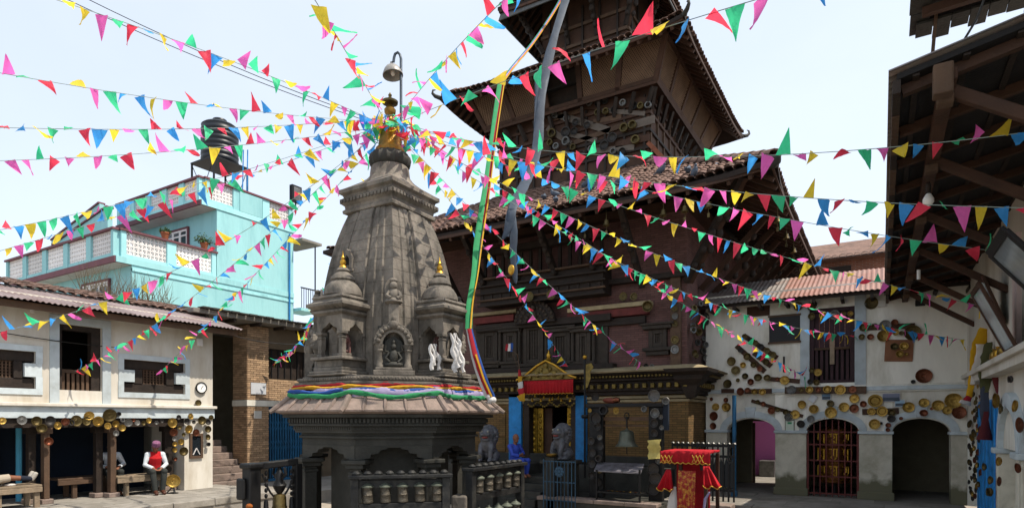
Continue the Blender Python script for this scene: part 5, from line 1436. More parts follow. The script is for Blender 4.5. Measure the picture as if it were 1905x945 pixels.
# building glimpsed above the tin roof
bk = thing('brick_house', 'red brick house with tiled roof glimpsed above the corrugated roof', 'house', (0, 27, 0))
MB().box(-2.5, 6, 25.0, 30, 0, 8.1).build('wall', brickmat('far red brick', '#8a5540', '#7a4836', '#8f8274'), bk)
o = MB().prism([(24.5, 8.1), (27.5, 9.4), (30.5, 8.1)], lambda u, v, w: (w, u, v), -2.9, 6.4).build('roof', TILE, bk)
for k in range(40): put('tile', TILEM, (-2.8 + k*.23, 24.48, 8.13), Matrix.Rotation(R(23), 3, 'X'), o, (1.1, 1, 1.3))
a = onY(1560, 500, 25.0)
MB().box(a.x - .4, a.x + .4, 24.93, 25.02, 7.2, 7.9).build('window', WOOD, bk)

# ================================================================ building along the right edge
XR = 1.66
rb = thing('eaves_building', 'building at the edge with deep timber eaves and shelves of hung vessels', 'building', (XR + 1, 11, .3))
MB().box(XR, XR + .4, 3.5, YR - .003, 2.0, 5.9).build('wall', PLASTER, rb)
MB().box(XR + .3, XR + .5, 3.5, YR - .003, .2, 2.0).build('wall_recess', PLASTER2, rb)
MB().box(XR - .26, XR + .01, 3.5, 15.6, 3.22, 3.31).build('ledge', PLASTER, rb, bevel=.015)
MB().box(XR - .2, XR + .01, 3.5, 15.6, 3.10, 3.219).build('ledge_moulding', PLASTER, rb)
yd0, yd1 = onX(1857, 800, XR).y, onX(1822, 800, XR).y
MB().box(XR - .02, XR + .29, yd0, yd1, .3, 2.75).build('blue_door', BLUEP, rb)
for k in range(5):
    y = yd0 + (yd1 - yd0)*(k + .5)/5; MB().box(XR - .045, XR - .021, y - .16, y + .16, .35, 2.7).build('door_board', BLUEP, rb, bevel=.008)
# arcade arches with white archivolts
def yr(px): return onX(px, 800, XR).y
for pa, pb in ((1905, 1868), (1980, 1915)):
    y0, y1 = onX(pa, 800, XR).y, onX(pb, 800, XR).y; cy, ry_ = (y0+y1)/2, (y1-y0)/2
    o_ = arc(cy, 1.95, ry_ + .12, .85, 0, 180, 14); i_ = arc(cy, 1.95, ry_ - .02, .62, 180, 0, 14)
    MB().prism(o_ + i_, lambda u, v, w: (XR - w, u, v), -.02, .09).build('archivolt', TRIM, rb)
    MB().prism(i_, lambda u, v, w: (XR - w, u, v), -.1, .012).build('arch_recess', PLASTER2, rb)
    for y in (y0 - .1, y1 + .02):
        MB().box(XR - .14, XR + .3, y - .05, y + .22, 1.86, 1.95).build('capital', TRIM, rb, bevel=.015)
        MB().box(XR - .08, XR + .3, y - .01, y + .18, .3, 1.859).build('pillar', MOSSP, rb, bevel=.012)
for y in (10.9, 8.8): MB().box(XR - .06, XR + .005, y, y + .3, 3.32, 5.0).build('wall_pilaster', M('pinkish limewash', '#c9b2ab', .85, var=.15), rb)
# eaves
zed, xed, sl2 = 5.31, .11, .20
er = MB().prism([(xed, zed), (4.5, zed + 4.39*sl2), (4.5, zed + 4.39*sl2 + .05), (xed, zed + .05)], lambda u, v, w: (u, w, v), 6.2, 17.7).build('eaves_roof', M('shaded sheet underside', '#201e1e', .7, .2, var=.4), rb)  # shade under the eaves is put into this dark colour
for k in range(12):
    ya = 6.15 + k*.98; corr(xed - .06, zed + .075, 4.5, zed + .075 + 4.45*sl2, ya, ya + 1.0).build('roof_sheet', TIN, er)
for k in range(13):
    y = 6.35 + k*.9; MB().beam((xed + .04, y, zed - .045), (2.4, y, zed - .045 + 2.36*sl2), .07, .085).build('rafter', WOOD_R, er)
for k in range(5):
    x = .25 + k*.35; MB().beam((x, 6.22, zed + (x - xed)*sl2 - .012), (x, 17.6, zed + (x - xed)*sl2 - .012), .05, .02).build('batten', WOOD, er)
for k in range(24):                                    # ragged ends of the eave boards
    y = 6.2 + k*.475; MB().box(xed - .03, xed + .03, y, y + .46, zed - .10 - .05*rnd.random(), zed - .002).build('eave_board', WOOD_W if k % 3 else WOOD, er)
MB().box(xed + .3, xed + .42, 6.12, 17.3, 5.17, 5.27).build('purlin', WOOD_R, er, bevel=.012)
for y in (6.35, 8.0, 10.0, 12.0, 14.0, 16.0):
    MB().beam((.46, y, 5.2), (XR + .02, y, 4.38), .075, .10).build('strut', WOOD_R, er, bevel=.012)
    MB().box(.40, .52, y - .06, y + .06, 5.06, 5.14).build('strut_block', WOOD_W, er, bevel=.01)
# broken upper eave
ur = MB().prism([(.42, 7.80), (4.5, 7.90), (4.5, 8.0), (.42, 7.90)], lambda u, v, w: (u, w, v), 3.0, 10.2).build('upper_eaves', WOOD, rb)
ru = random.Random(8)
for k in range(20):
    x = .40 + k*.2; MB().box(x, x + .19, 9.9, 10.2 + ru.uniform(0, .18), 7.75 + (x - .42)*.02 - .03, 7.75 + (x - .42)*.02).build('slate', STONE_D, ur)
for k in range(12):
    y = 4.0 + k*.52; MB().box(.30 + ru.uniform(-.03, .06), .55, y, y + .5, 7.76, 7.79).build('slate', STONE_D, ur)
for y in (9.6, 8.2, 6.8): MB().beam((.45, y, 7.70), (4.3, y, 7.80), .09, .10).build('rafter', WOOD_R, ur)
MB().beam((.62, 9.9, 7.80), (.58, 9.95, 7.25), .09, .04, (1, 0, 0)).build('broken_board', WOOD_W, ur)
c0, c1 = Vector((1.2, 8.6, 7.75)), Vector((.40, 6.5, 5.30))
cb = MB().tube([c0, c0.lerp(c1, .5) + Vector((0, 0, -.18)), c1], .012, 6); tag(cb.build('hanging_cable', STEEL), 'grey cable drooping between the two eaves at the edge', 'cable')
MB().box(.36, .50, 6.06, 6.2, 5.05, 5.30).build('bracket_box', WOOD_W, er, bevel=.015)
# bulb, tube lamp and floodlight under the eave
q = dep(1727, 372, 6.9)
blb = thing('hanging_bulb', 'white light bulb hanging under the dark timber eaves', 'light bulb', q)
MB().lathe([(.005, .02), (.03, 0), (.055, -.05), (.055, -.09), (.03, -.125), (.004, -.135)], q + UP*.06, 14).build('bulb', flat('frosted bulb', '#d8d6d0', .35), blb, smooth=60)
MB().lathe([(.012, .20), (.028, .17), (.028, .075)], q, 10).build('bulb_holder', WOOD, blb)
q = dep(1709, 512, 10.5)
tag(MB().tube([q + UP*.09, q - UP*.07], .028, 10).build('tube_lamp', flat('white lamp tube', '#d9dad8', .4), smooth=50), 'short white lamp tube hanging from the eave corner', 'lamp')
q = onY(1712, 563, YR - .1)
tag(MB().obb(q, (.2, .1, .15), Matrix.Rotation(R(20), 3, 'X')).build('floodlight', IRON, bevel=.02), 'small black floodlight under the eave against the white wall', 'floodlight')
# pictures leaning on the ledge
def picture(label, b0, b1, t0, t1, fm, gm, fw=.07):
    b0, b1, t0, t1 = map(Vector, (b0, b1, t0, t1)); c = (b0 + b1 + t0 + t1)/4
    t = thing('framed_picture', label, 'framed picture', (b0 + b1)/2, 'pictures leaning on the ledge')
    ux_, uy_ = (b1 - b0).normalized(), (t0 - b0).normalized(); nn = uy_.cross(ux_)
    if nn.x > 0: nn = -nn
    for a, b in ((b0, b1), (b1, t1), (t1, t0), (t0, b0)): MB().beam(a, b, .04, fw, nn.cross((b - a).normalized())).build('frame', fm, t, bevel=.008)
    MB().add([b0 + nn*.005, b1 + nn*.005, t1 + nn*.005, t0 + nn*.005, b0 - nn*.01, b1 - nn*.01, t1 - nn*.01, t0 - nn*.01], [(0, 1, 2, 3), (4, 7, 6, 5), (0, 4, 5, 1), (1, 5, 6, 2), (2, 6, 7, 3), (3, 7, 4, 0)]).build('glass', gm, t)
GLS = M('picture glass', '#8f9aa0', .08, var=.25, scale=3, bump=0, spec=.8)
picture('narrow brown framed picture leaning outwards from the white ledge', (1.50, 10.2, 3.34), (1.50, 11.0, 3.34), (1.12, 10.2, 4.20), (1.12, 11.0, 4.20), WOOD_R, GLS)
picture('large dark framed picture at the edge, its glass reflecting the sky', (1.58, 7.5, 3.50), (1.58, 8.5, 3.50), (1.02, 7.5, 4.22), (1.02, 8.5, 4.22), IRON, GLS, .10)
picture('small brown framed picture behind the narrow leaning one', (1.6, 11.9, 3.9), (1.6, 12.6, 3.9), (1.35, 11.9, 4.6), (1.35, 12.6, 4.6), WOOD_R, GLS)
# furled banners and cloths hung at the corner
YEL = flat('saffron cloth', '#d9a921', .85, transl=.25); WHT = flat('white cloth', '#d5cfc8', .85, transl=.25); MAR = flat('maroon cloth', '#5d2226', .85); OLV = flat('olive cloth', '#4a4a2a', .9); NAV = flat('slate cloth', '#3a3f4d', .9)
fb = thing('furled_banner', 'furled yellow and white cloth banner hanging at the corner of the white wall', 'banner', dep(1804, 735, 11.5))
def clothp(path, w, mat, parent, name='cloth', th=.03): return ribbon([dep(*p) for p in path], w, mat, lambda i, p, t: side, th, parent, name)
clothp([(1832, 612, 11.3), (1824, 640, 11.3), (1816, 670, 11.4), (1808, 710, 11.5), (1801, 742, 11.5)], [.22, .26, .22, .14, .08], YEL, fb)
clothp([(1826, 640, 11.25), (1822, 665, 11.3), (1815, 695, 11.4), (1808, 715, 11.4)], [.20, .14, .16, .05], WHT, fb)
clothp([(1803, 738, 11.4), (1799, 744, 11.4), (1796, 751, 11.4)], [.10, .14, .10], CL['red'], fb)
clothp([(1797, 746, 11.35), (1795, 752, 11.35)], [.2, .22], WHT, fb)
oc = thing('hanging_cloth', 'bundled olive and maroon cloths hanging before the blue door', 'cloth', dep(1833, 815, 10.5))
clothp([(1838, 640, 10.6), (1837, 665, 10.5), (1834, 700, 10.5), (1830, 730, 10.5)], [.10, .20, .22, .06], OLV, oc, th=.05)
clothp([(1832, 690, 10.5), (1831, 730, 10.5), (1832, 770, 10.5), (1833, 800, 10.5)], [.06, .12, .12, .10], NAV, oc, th=.04)
clothp([(1833, 765, 10.45), (1833, 790, 10.45), (1832, 818, 10.45)], [.05, .14, .26], MAR, oc)
clothp([(1845, 680, 10.2), (1852, 710, 10.2), (1858, 735, 10.2)], [.05, .10, .03], MAR, oc)
# ================================================================ bunting
FLC = {k: M('bunting ' + k, v, .5, var=.10, scale=5, bump=.05, transl=.6, rand=.08, spec=.3) for k, v in dict(red='#fb4a62', pink='#fb74c8', yellow='#ffe047', green='#4ce3a2', blue='#4badfb').items()}
STR = flat('bunting string', '#8d9c97', .8)
rf_ = random.Random(21)
def flagmesh(i):
    rr = random.Random(100 + i); q = MB(); n = 7; rows = []
    bend, curl, skew = rr.uniform(-1.0, 1.0), rr.uniform(-.9, .9), rr.uniform(-.45, .45)
    if i % 4 == 0: bend, curl = 0.1, .1
    for j in range(n + 1):
        f = j/n; w = (1 - f)*.5 + .012
        y = bend*f*f*.8; z = -f*1.35*(1 - .25*abs(bend)*f); xo = skew*f
        rows.append([(w*(c - 2)/2 + xo, y + curl*.25*math.sin(2.5*f)*(2 - c)/2 + .07*math.sin(5*f + i + c*1.9)*(1 - abs(c - 2)/3) + rr.uniform(-.025, .025), z + rr.uniform(-.02, .02)) for c in range(5)])
    vs = [p for r_ in rows for p in r_]; fs = []
    for j in range(n):
        for k in range(4): a = j*5 + k; fs.append((a, a+1, a+6, a+5))
    q.add(vs, fs); me = q.mesh('flag', FLC['red']); me.polygons.foreach_set('use_smooth', [True]*len(me.polygons)); return me
FLAGS = [flagmesh(i) for i in range(16)]
HUB = C0 + UP*7.0
ORDER = ['red', 'green', 'pink', 'yellow', 'blue']
def project(p):
    d = -SN*p.x + CS*p.y; return 952.5 + FPX*(CS*p.x + SN*p.y)/d, 780 - FPX*(p.z - H)/d
def bunting(label, end, mid, start=None, spacing=.152, size=.126, wind=.7, up=.25, t0=.0):
    a = Vector(start) if start is not None else HUB + Vector((0, 0, rf_.uniform(-.12, .12)))
    b = dep(*end); lo, hi = 0.0, 1.0
    inc = project(b)[0] > project(a)[0]
    for _ in range(40):
        m = (lo + hi)/2
        if (project(a.lerp(b, m))[0] < mid[0]) == inc: lo = m
        else: hi = m
    t = (lo + hi)/2; pl_ = a.lerp(b, t); d = -SN*pl_.x + CS*pl_.y
    zm = H + (780 - mid[1])*d/FPX
    k = (zm - pl_.z)/max(t*(1 - t), .02)
    def P(t): v = a.lerp(b, t); v.z += k*t*(1 - t); return v
    L = (b - a).length; N = max(8, int(L/spacing))
    root = thing('bunting_string', label, 'bunting', P(.5), 'bunting strings from the shrine top')
    MB().tube([P(i/24) for i in range(25)], .004, 5).build('string', STR, root)
    ph = rf_.uniform(0, 6); off = rf_.randrange(5)
    for i in range(N):
        t = t0 + (i + .5)/N*(1 - t0); p = P(t); tg = (P(min(1, t + .01)) - P(max(0, t - .01))).normalized()
        ang = wind*math.sin(ph + i*.35) + rf_.gauss(0, .75)
        if rf_.random() < up: ang = rf_.choice((1, -1))*rf_.uniform(1.6, 2.9)
        zax = UP - tg*UP.dot(tg); zax.normalize(); yax = zax.cross(tg)
        rot = Matrix((tg, yax, zax)).transposed() @ Matrix.Rotation(ang, 3, 'X') @ Matrix.Rotation(rf_.gauss(0, .45), 3, 'Z') @ Matrix.Rotation(rf_.gauss(0, .25), 3, 'Y')
        if rf_.random() < .03: continue
        s = size*rf_.uniform(.8, 1.25)
        put('flag', rf_.choice(FLAGS), p, rot, root, (s*rf_.uniform(.85, 1.1), s, s*rf_.uniform(1.0, 1.45)), FLC[ORDER[(i + off) % 5] if rf_.random() < .85 else rf_.choice(ORDER)])
bunting('bunting string rising to the upper corner of the sky, topmost over the tank', (-120, -70, 5.5), (380, 95))
bunting('bunting string climbing almost straight up the sky above the shrine', (558, -45, 5.2), (660, 125))
bunting('bunting string with large wind-blown flags in the sky, second highest over the tank', (-150, 108, 6), (300, 185), up=.4)
bunting('bunting string running level across the sky behind the water tank', (-150, 232, 6.3), (270, 241), up=.1)
bunting('bunting string crossing the front of the black water tank', (-150, 303, 7.0), (330, 281))
bunting('bunting string along the turquoise roof parapet, upper of the pair', (-150, 455, 8.5), (300, 360), up=.08)
bunting('bunting string along the turquoise roof parapet, lower of the pair', (-150, 508, 9.0), (200, 408), up=.08)
bunting('bunting string passing above the tin eave of the cream house', (-120, 634, 10.0), (285, 522))
p = onX(140, 690, XL + .15); bunting('bunting string ending at the balcony door of the cream house', (140, 690, -SN*p.x + CS*p.y), (400, 520))
p = onX(300, 690, XL + .1); bunting('bunting string ending at the H-shaped window of the cream house', (300, 690, -SN*p.x + CS*p.y), (480, 505))
p = onX(512, 672, XB + .05); bunting('bunting string coming down to the brick building behind the shrine', (512, 672, -SN*p.x + CS*p.y), (600, 560))
bunting('bunting string climbing the sky between the street lamp and the temple', (990, -50, 5.5), (845, 95), up=.35)
bunting('bunting string with the largest flags, crossing the upper temple roofs', (1560, -45, 4.7), (1000, 130), up=.3, spacing=.24, size=.165)
bunting('bunting string crossing the sky beyond the temple corner, highest towards the dark eaves', (1960, 240, 5.2), (1340, 292), up=.35)
bunting('bunting string running level under the hanging bulb of the dark eaves', (1960, 388, 5.4), (1300, 350), up=.25)
bunting('bunting string ending under the dark eaves above the leaning pictures', (1850, 467, 7.2), (1450, 405), up=.2)
bunting('bunting string crossing the temple strut to the eave corner', (1830, 570, 10.2), (1330, 440), up=.15)
bunting('bunting string ending beside the furled yellow banner', (1795, 632, 13.2), (1250, 485), up=.12)
bunting('bunting string ending across the plum door of the white house', (1592, 625, 15.0), (1240, 530), up=.1)
bunting('bunting string ending by the pots left of the plum door', (1500, 703, 15.4), (1150, 490), up=.1)
bunting('bunting string ending at the temple cornice above the bell frame', (1192, 675, 15.2), (1000, 510), up=.05)
bunting('bunting string ending above the red valance of the temple door', (1057, 682, 15.4), (930, 500), up=.05)
# loose tangle of flags wound round the pinnacle
tg_ = thing('bunting_tangle', 'tangle of bunting flags wound round the gilded shrine pinnacle', 'bunting', HUB)
pts = []
for i in range(61):
    t = i/60; th_ = t*2*math.pi*3.3; rr_ = .20 + .12*math.sin(7*t); pts.append(C0 + Vector((rr_*math.cos(th_), rr_*math.sin(th_), 6.72 + .36*t)))
MB().tube(pts, .006, 5).build('string', STR, tg_)
for i in range(34):
    p = pts[rf_.randrange(1, 60)]
    rot = Matrix.Rotation(rf_.uniform(0, 6.3), 3, 'Z') @ Matrix.Rotation(rf_.gauss(0, .7), 3, 'X') @ Matrix.Rotation(rf_.gauss(0, .5), 3, 'Y')
    s = .11*rf_.uniform(.7, 1.2)
    put('flag', rf_.choice(FLAGS), p, rot, tg_, (s, s, s), FLC[rf_.choice(ORDER)])
# thin overhead wires
for (a, b, lab) in (((145, -10, 9), (690, 222, 9.9), 'thin dark overhead wire across the sky, upper of two'), ((100, -12, 9.5), (690, 228, 10), 'thin dark overhead wire across the sky, lower of two')):
    A, B = dep(*a), dep(*b); tag(MB().tube([A.lerp(B, i/10) - UP*.35*(i/10)*(1 - i/10) for i in range(11)], .006, 4).build('overhead_wire', IRON), lab, 'wire')
for (a, b, lab) in (((0, 618, 12.9), (395, 652, 17.2), 'sagging black wire across the cream house front'), ((395, 612, 17.2), (560, 640, 19), 'sagging wire between the cream house and the brick building')):
    A, B = dep(*a), dep(*b); tag(MB().tube([A.lerp(B, i/10) - UP*.5*(i/10)*(1 - i/10) for i in range(11)], .010, 4).build('overhead_wire', IRON), lab, 'wire')
# ================================================================ hung metal vessels: every one a thing
def vmesh(name, prof, n=22): return MB().lathe(prof, (0, 0, 0), n).mesh(name, BRASS, smooth=35)
VM = {'plate': vmesh('plate', [(.02, 0), (.62, .0), (.80, .10), (.92, .17), (1.0, .17), (1.0, .20), (.93, .205), (.82, .14), (.64, .045), (.35, .04), (.33, .06), (.30, .04), (.01, .04)]),
      'bowl': vmesh('bowl', [(.02, 0), (.45, .0), (.75, .15), (.88, .38), (.9, .48), (1.0, .50), (1.0, .53), (.86, .52), (.80, .38), (.66, .17), (.40, .06), (.01, .05)]),
      'pot': vmesh('pot', [(.02, 0), (.55, .02), (.85, .25), (.92, .5), (.82, .8), (.66, .92), (.68, 1.0), (.86, 1.08), (.86, 1.11), (.62, 1.06), (.56, .92), (.70, .75), (.76, .5), (.6, .2), (.01, .1)]),
      'pan': vmesh('pan', [(.02, 0), (.85, 0), (.97, .08), (1.0, .30), (1.04, .31), (1.04, .34), (.95, .33), (.92, .10), (.82, .05), (.01, .05)])}
VP2 = [VM['plate'], vmesh('plate', [(.02, 0), (.70, .0), (.9, .05), (1.0, .12), (1.0, .15), (.92, .12), (.72, .05), (.5, .05), (.47, .075), (.2, .075), (.12, .13), (.01, .14)]), vmesh('plate', [(.02, 0), (.6, 0), (.72, .2), (.98, .24), (1.0, .27), (.70, .245), (.56, .06), (.3, .05), (.01, .05)])]
ORD = ['first', 'second', 'third', 'fourth', 'fifth', 'sixth', 'seventh', 'eighth', 'ninth', 'tenth', 'eleventh', 'twelfth', 'thirteenth', 'fourteenth', 'fifteenth', 'sixteenth', 'seventeenth', 'eighteenth', 'nineteenth', 'twentieth', 'twenty-first', 'twenty-second', 'twenty-third', 'twenty-fourth', 'twenty-fifth', 'twenty-sixth', 'twenty-seventh', 'twenty-eighth', 'twenty-ninth', 'thirtieth', 'thirty-first', 'thirty-second', 'thirty-third', 'thirty-fourth'] + ['further'] * 40
MATS = {'b': (BRASS, 'brass'), 'd': (BRASS_D, 'dark brass'), 'c': (COPPER, 'copper'), 's': (STEEL, 'grey metal'), 'k': (SOOT, 'sooty black')}
NOUN = {'plate': 'plate', 'bowl': 'bowl', 'pot': 'pot', 'pan': 'pan'}
rv = random.Random(77)
def vessels(items, place, nrm, phrase, group, rev=False, cat=None, gap=.012):
    items = sorted(items, key=lambda t: t[0], reverse=rev)
    cnt = {}
    for px, py, r, kd, m in items:
        p = place(px, py); mat, mw = MATS[m]
        n = Vector(nrm); tilt = Matrix.Rotation(rv.uniform(-.12, .12), 3, 'X') @ Matrix.Rotation(rv.uniform(-.12, .12), 3, 'Y')
        z = n; x = Vector((0, 0, 1)).cross(n).normalized(); rot = Matrix((x, z.cross(x), z)).transposed() @ tilt
        s = r*mpp(p)*.92
        key = (mw, kd); cnt[key] = cnt.get(key, 0) + 1
        lab = f'{ORD[cnt[key]-1]} {mw} {NOUN[kd]} {phrase}'
        o = put({'plate': 'metal_plate', 'bowl': 'metal_bowl', 'pot': 'metal_pot', 'pan': 'metal_pan'}[kd], (rv.choice(VP2) if kd == 'plate' else VM[kd]), p + n*gap, rot, None, (s*rv.uniform(.93, 1.05), s, s*(1 if kd != 'pot' else .8)), mat)
        tag(o, lab, NOUN[kd], group)
def board(label, place, px0, py0, px1, py1, wpx, mat, out=(0, -1, 0), name='nailed_board'):
    a, b = place(px0, py0), place(px1, py1); n = Vector(out)
    o = MB().beam(a + n*.015, b + n*.015, wpx*mpp(a), .024, n.cross(Vector((0, 0, 1))) if False else n)
    # beam's width lies across the wall plane
    return tag(o.build(name, mat, bevel=.004), label, 'board')
pr_ = lambda px, py: onY(px, py, YR)
# --- white house front
board('longest slanting plank nailed below the black notice board, uppermost of three', pr_, 1384, 624, 1446, 666, 9, WOOD_R)
board('slanting plank carrying pots, lowest of the three below the black notice board', pr_, 1370, 643, 1423, 691, 9, WOOD_R)
board('short slanting plank in the middle of the three below the black notice board', pr_, 1402, 656, 1435, 681, 9, WOOD_R)
board('level plank carrying a gold plate between the slanting planks and the plum door', pr_, 1425, 704, 1488, 709, 8, WOOD_R)
board('long brown plank over the blue string course under the plum door', lambda x, y: onY(x, y, YR - .08), 1460, 726, 1612, 725, 13, WOOD_W)
board('short rusty plank on the blue string course by the temple cornice', lambda x, y: onY(x, y, YR - .08), 1342, 727, 1366, 727, 8, WOOD_R)
board('brown plank on the blue string course above the passage arch', lambda x, y: onY(x, y, YR - .08), 1385, 728, 1436, 727, 9, WOOD_R)
board('slanting thin plank above the passage arch band', pr_, 1398, 745, 1494, 774, 6, WOOD_R)
board('brown plank with three plates between the two plain arches', pr_, 1604, 766, 1672, 764, 11, WOOD_R)
board('square tan board with four small vessels on the white wall', pr_, 1646, 652, 1699, 652, 40, M('tan plywood', '#8a5d42', .8, var=.25))
board('dark plank behind the vessels above the tan board', pr_, 1604, 610, 1702, 606, 10, WOOD_R)
up3 = [(1386, 626, 6, 'pot', 'd'), (1396, 632, 6, 'pot', 'k'), (1406, 638, 6, 'pot', 'd'), (1416, 645, 6.5, 'pot', 'k'), (1427, 653, 7, 'pot', 'd'), (1438, 660, 7.5, 'pot', 'd')]
vessels(up3, lambda x, y: onY(x, y, YR - .03), (0, -1, 0), 'up the longest slanting plank, counted from its top', 'vessels on the white house')
vessels([(1391, 663, 7.5, 'bowl', 'd'), (1378, 651, 6, 'pot', 'k'), (1403, 678, 6, 'bowl', 'd'), (1414, 686, 6, 'pot', 'c'), (1426, 673, 7, 'pot', 'd'), (1412, 664, 6, 'pot', 'd'), (1361, 672, 9, 'plate', 'd'), (1369, 689, 9, 'plate', 'd'), (1382.6, 679, 6, 'bowl', 'b'), (1387, 699.5, 6, 'bowl', 'd'), (1397, 710, 6.5, 'bowl', 'c'), (1354, 714, 8.5, 'pan', 'd'), (1410.5, 701.6, 7.5, 'bowl', 'd'), (1427.7, 702.7, 6.5, 'bowl', 'd'), (1373, 707, 4, 'bowl', 'd'), (1446, 705, 4, 'bowl', 'c'), (1460, 707, 9, 'plate', 'b')],
        lambda x, y: onY(x, y, YR - .03), (0, -1, 0), 'around the lower slanting planks, counted from the temple', 'vessels on the white house')
vessels([(1378, 728, 8, 'plate', 'c'), (1391, 725, 5, 'bowl', 'c'), (1404, 728, 6, 'bowl', 'b'), (1418.6, 728.7, 6.5, 'bowl', 'b'), (1472.6, 725, 9, 'plate', 's'), (1490.6, 725, 4.5, 'bowl', 'd'), (1505.8, 725, 7, 'bowl', 'b'), (1522, 725, 5, 'bowl', 'c'), (1539.7, 724, 7.5, 'bowl', 'b'), (1563, 724.6, 10, 'plate', 'b'), (1585.7, 724, 7.5, 'plate', 'c')],
        lambda x, y: onY(x, y, YR - .10), (0, -1, 0), 'on the blue string course, counted from the temple', 'vessels on the white house')
vessels([(1331.8, 756.7, 7.5, 'plate', 'b'), (1351.5, 757, 9, 'plate', 'b'), (1328.6, 773.6, 9, 'plate', 'c'), (1327, 792, 7, 'plate', 'c'), (1351, 744, 5, 'bowl', 'c'), (1324, 742, 3.5, 'bowl', 'c')],
        pr_, (0, -1, 0), 'on the wall strip beside the passage arch, counted from the temple', 'vessels on the white house')
vessels([(1435.5, 763, 7.5, 'plate', 'c'), (1446.7, 761, 5, 'bowl', 'd'), (1420, 751, 5, 'bowl', 'c'), (1410, 747, 4, 'bowl', 'd'), (1462, 766, 6, 'bowl', 'd'), (1467, 775.7, 8, 'plate', 's'), (1479, 770.4, 9, 'plate', 'b'), (1492, 752, 8.5, 'plate', 'b'), (1514, 760.5, 9, 'plate', 'b'), (1508.5, 779, 7.5, 'plate', 's'), (1490, 788, 7.5, 'plate', 'k')],
        lambda x, y: onY(x, y, YR - .035), (0, -1, 0), 'between the passage arch and grille arch, counted from the passage', 'vessels on the white house')
vessels([(1545.6, 750.8, 7.5, 'pot', 'd'), (1545.6, 767, 11.5, 'plate', 'b'), (1589.5, 741, 9, 'plate', 'b'), (1570, 757, 9.5, 'plate', 'b'), (1589, 759.4, 9, 'plate', 'c'), (1606.6, 751, 6.5, 'bowl', 'c'), (1628, 745.5, 13, 'plate', 'b'), (1621, 765, 7.5, 'plate', 'b'), (1641, 764.5, 10.5, 'plate', 'b'), (1658.6, 767, 7, 'bowl', 'd'), (1627, 788.7, 10.5, 'plate', 'b'), (1658, 778.5, 8, 'pot', 'k'), (1652, 790.7, 5, 'bowl', 'c'), (1652, 799, 4, 'bowl', 'c'), (1676, 778, 3.5, 'bowl', 'c'), (1639, 787, 3, 'bowl', 'k')],
        lambda x, y: onY(x, y, YR - .04), (0, -1, 0), 'between grille arch and far arch, counted from the grille', 'vessels on the white house')
vessels([(1690, 757, 10.5, 'plate', 'b'), (1718.6, 749, 9, 'plate', 'b'), (1745, 753.6, 10.5, 'plate', 'b'), (1718, 768, 7, 'bowl', 'c'), (1762, 763, 8.5, 'plate', 'b'), (1773.7, 745, 15, 'plate', 'b'), (1784, 767, 13, 'plate', 'c'), (1733, 760, 3, 'bowl', 'c')],
        lambda x, y: onY(x, y, YR - .05), (0, -1, 0), 'above the far dark arch, counted from the grille side', 'vessels on the white house')
vessels([(1606.6, 609.5, 8, 'bowl', 'd'), (1627, 607, 6, 'bowl', 'd'), (1646.7, 606, 11.5, 'plate', 's'), (1643, 625, 11.5, 'plate', 'b'), (1697.5, 619, 15.5, 'plate', 'd'), (1603.5, 627, 6, 'bowl', 'd'), (1619, 626.6, 6, 'bowl', 'c'), (1664, 600, 7, 'pot', 'c'), (1666, 618, 7, 'pot', 'b'), (1677, 620, 5, 'pot', 'd')],
        lambda x, y: onY(x, y, YR - .03), (0, -1, 0), 'in the group over the tan board, counted from the plum door', 'vessels on the white house')
vessels([(1664, 645, 7, 'bowl', 'd'), (1682, 644, 7.5, 'bowl', 'b'), (1673.5, 658.5, 7, 'bowl', 'b'), (1686, 659, 3.5, 'bowl', 'b')], lambda x, y: onY(x, y, YR - .045), (0, -1, 0), 'on the square tan board, counted from the plum door', 'vessels on the white house')
vessels([(1718.6, 699, 14.5, 'plate', 'c'), (1699, 710, 4.5, 'pot', 'k')], pr_, (0, -1, 0), 'on bare white wall above the string course near the eaves', 'vessels on the white house')
vessels([(1509.6, 588.5, 7, 'bowl', 'd'), (1531, 587, 7, 'bowl', 'b'), (1552.7, 586, 10, 'plate', 's'), (1569, 584, 5, 'bowl', 'd'), (1582, 584, 5, 'bowl', 'b'), (1485, 570, 9, 'plate', 'd'), (1510, 571, 8, 'plate', 'd')], lambda x, y: onY(x, y, YR - .04), (0, -1, 0), 'above the plum door, counted from the notice board', 'vessels on the white house')
vessels([(1510.7, 688.5, 5.5, 'bowl', 'd'), (1521.7, 692.5, 7.5, 'plate', 'b'), (1507, 710, 6, 'pot', 'k'), (1519, 711, 6, 'bowl', 'd')], lambda x, y: onY(x, y, YR - .02), (0, -1, 0), 'at the lower corner of the plum door, counted from its pilaster', 'vessels on the white house')
vessels([(1621, 564, 12.5, 'plate', 'd')], pr_, (0, -1, 0), 'just under the corrugated eave, between plum door and dark eaves', 'vessels on the white house')
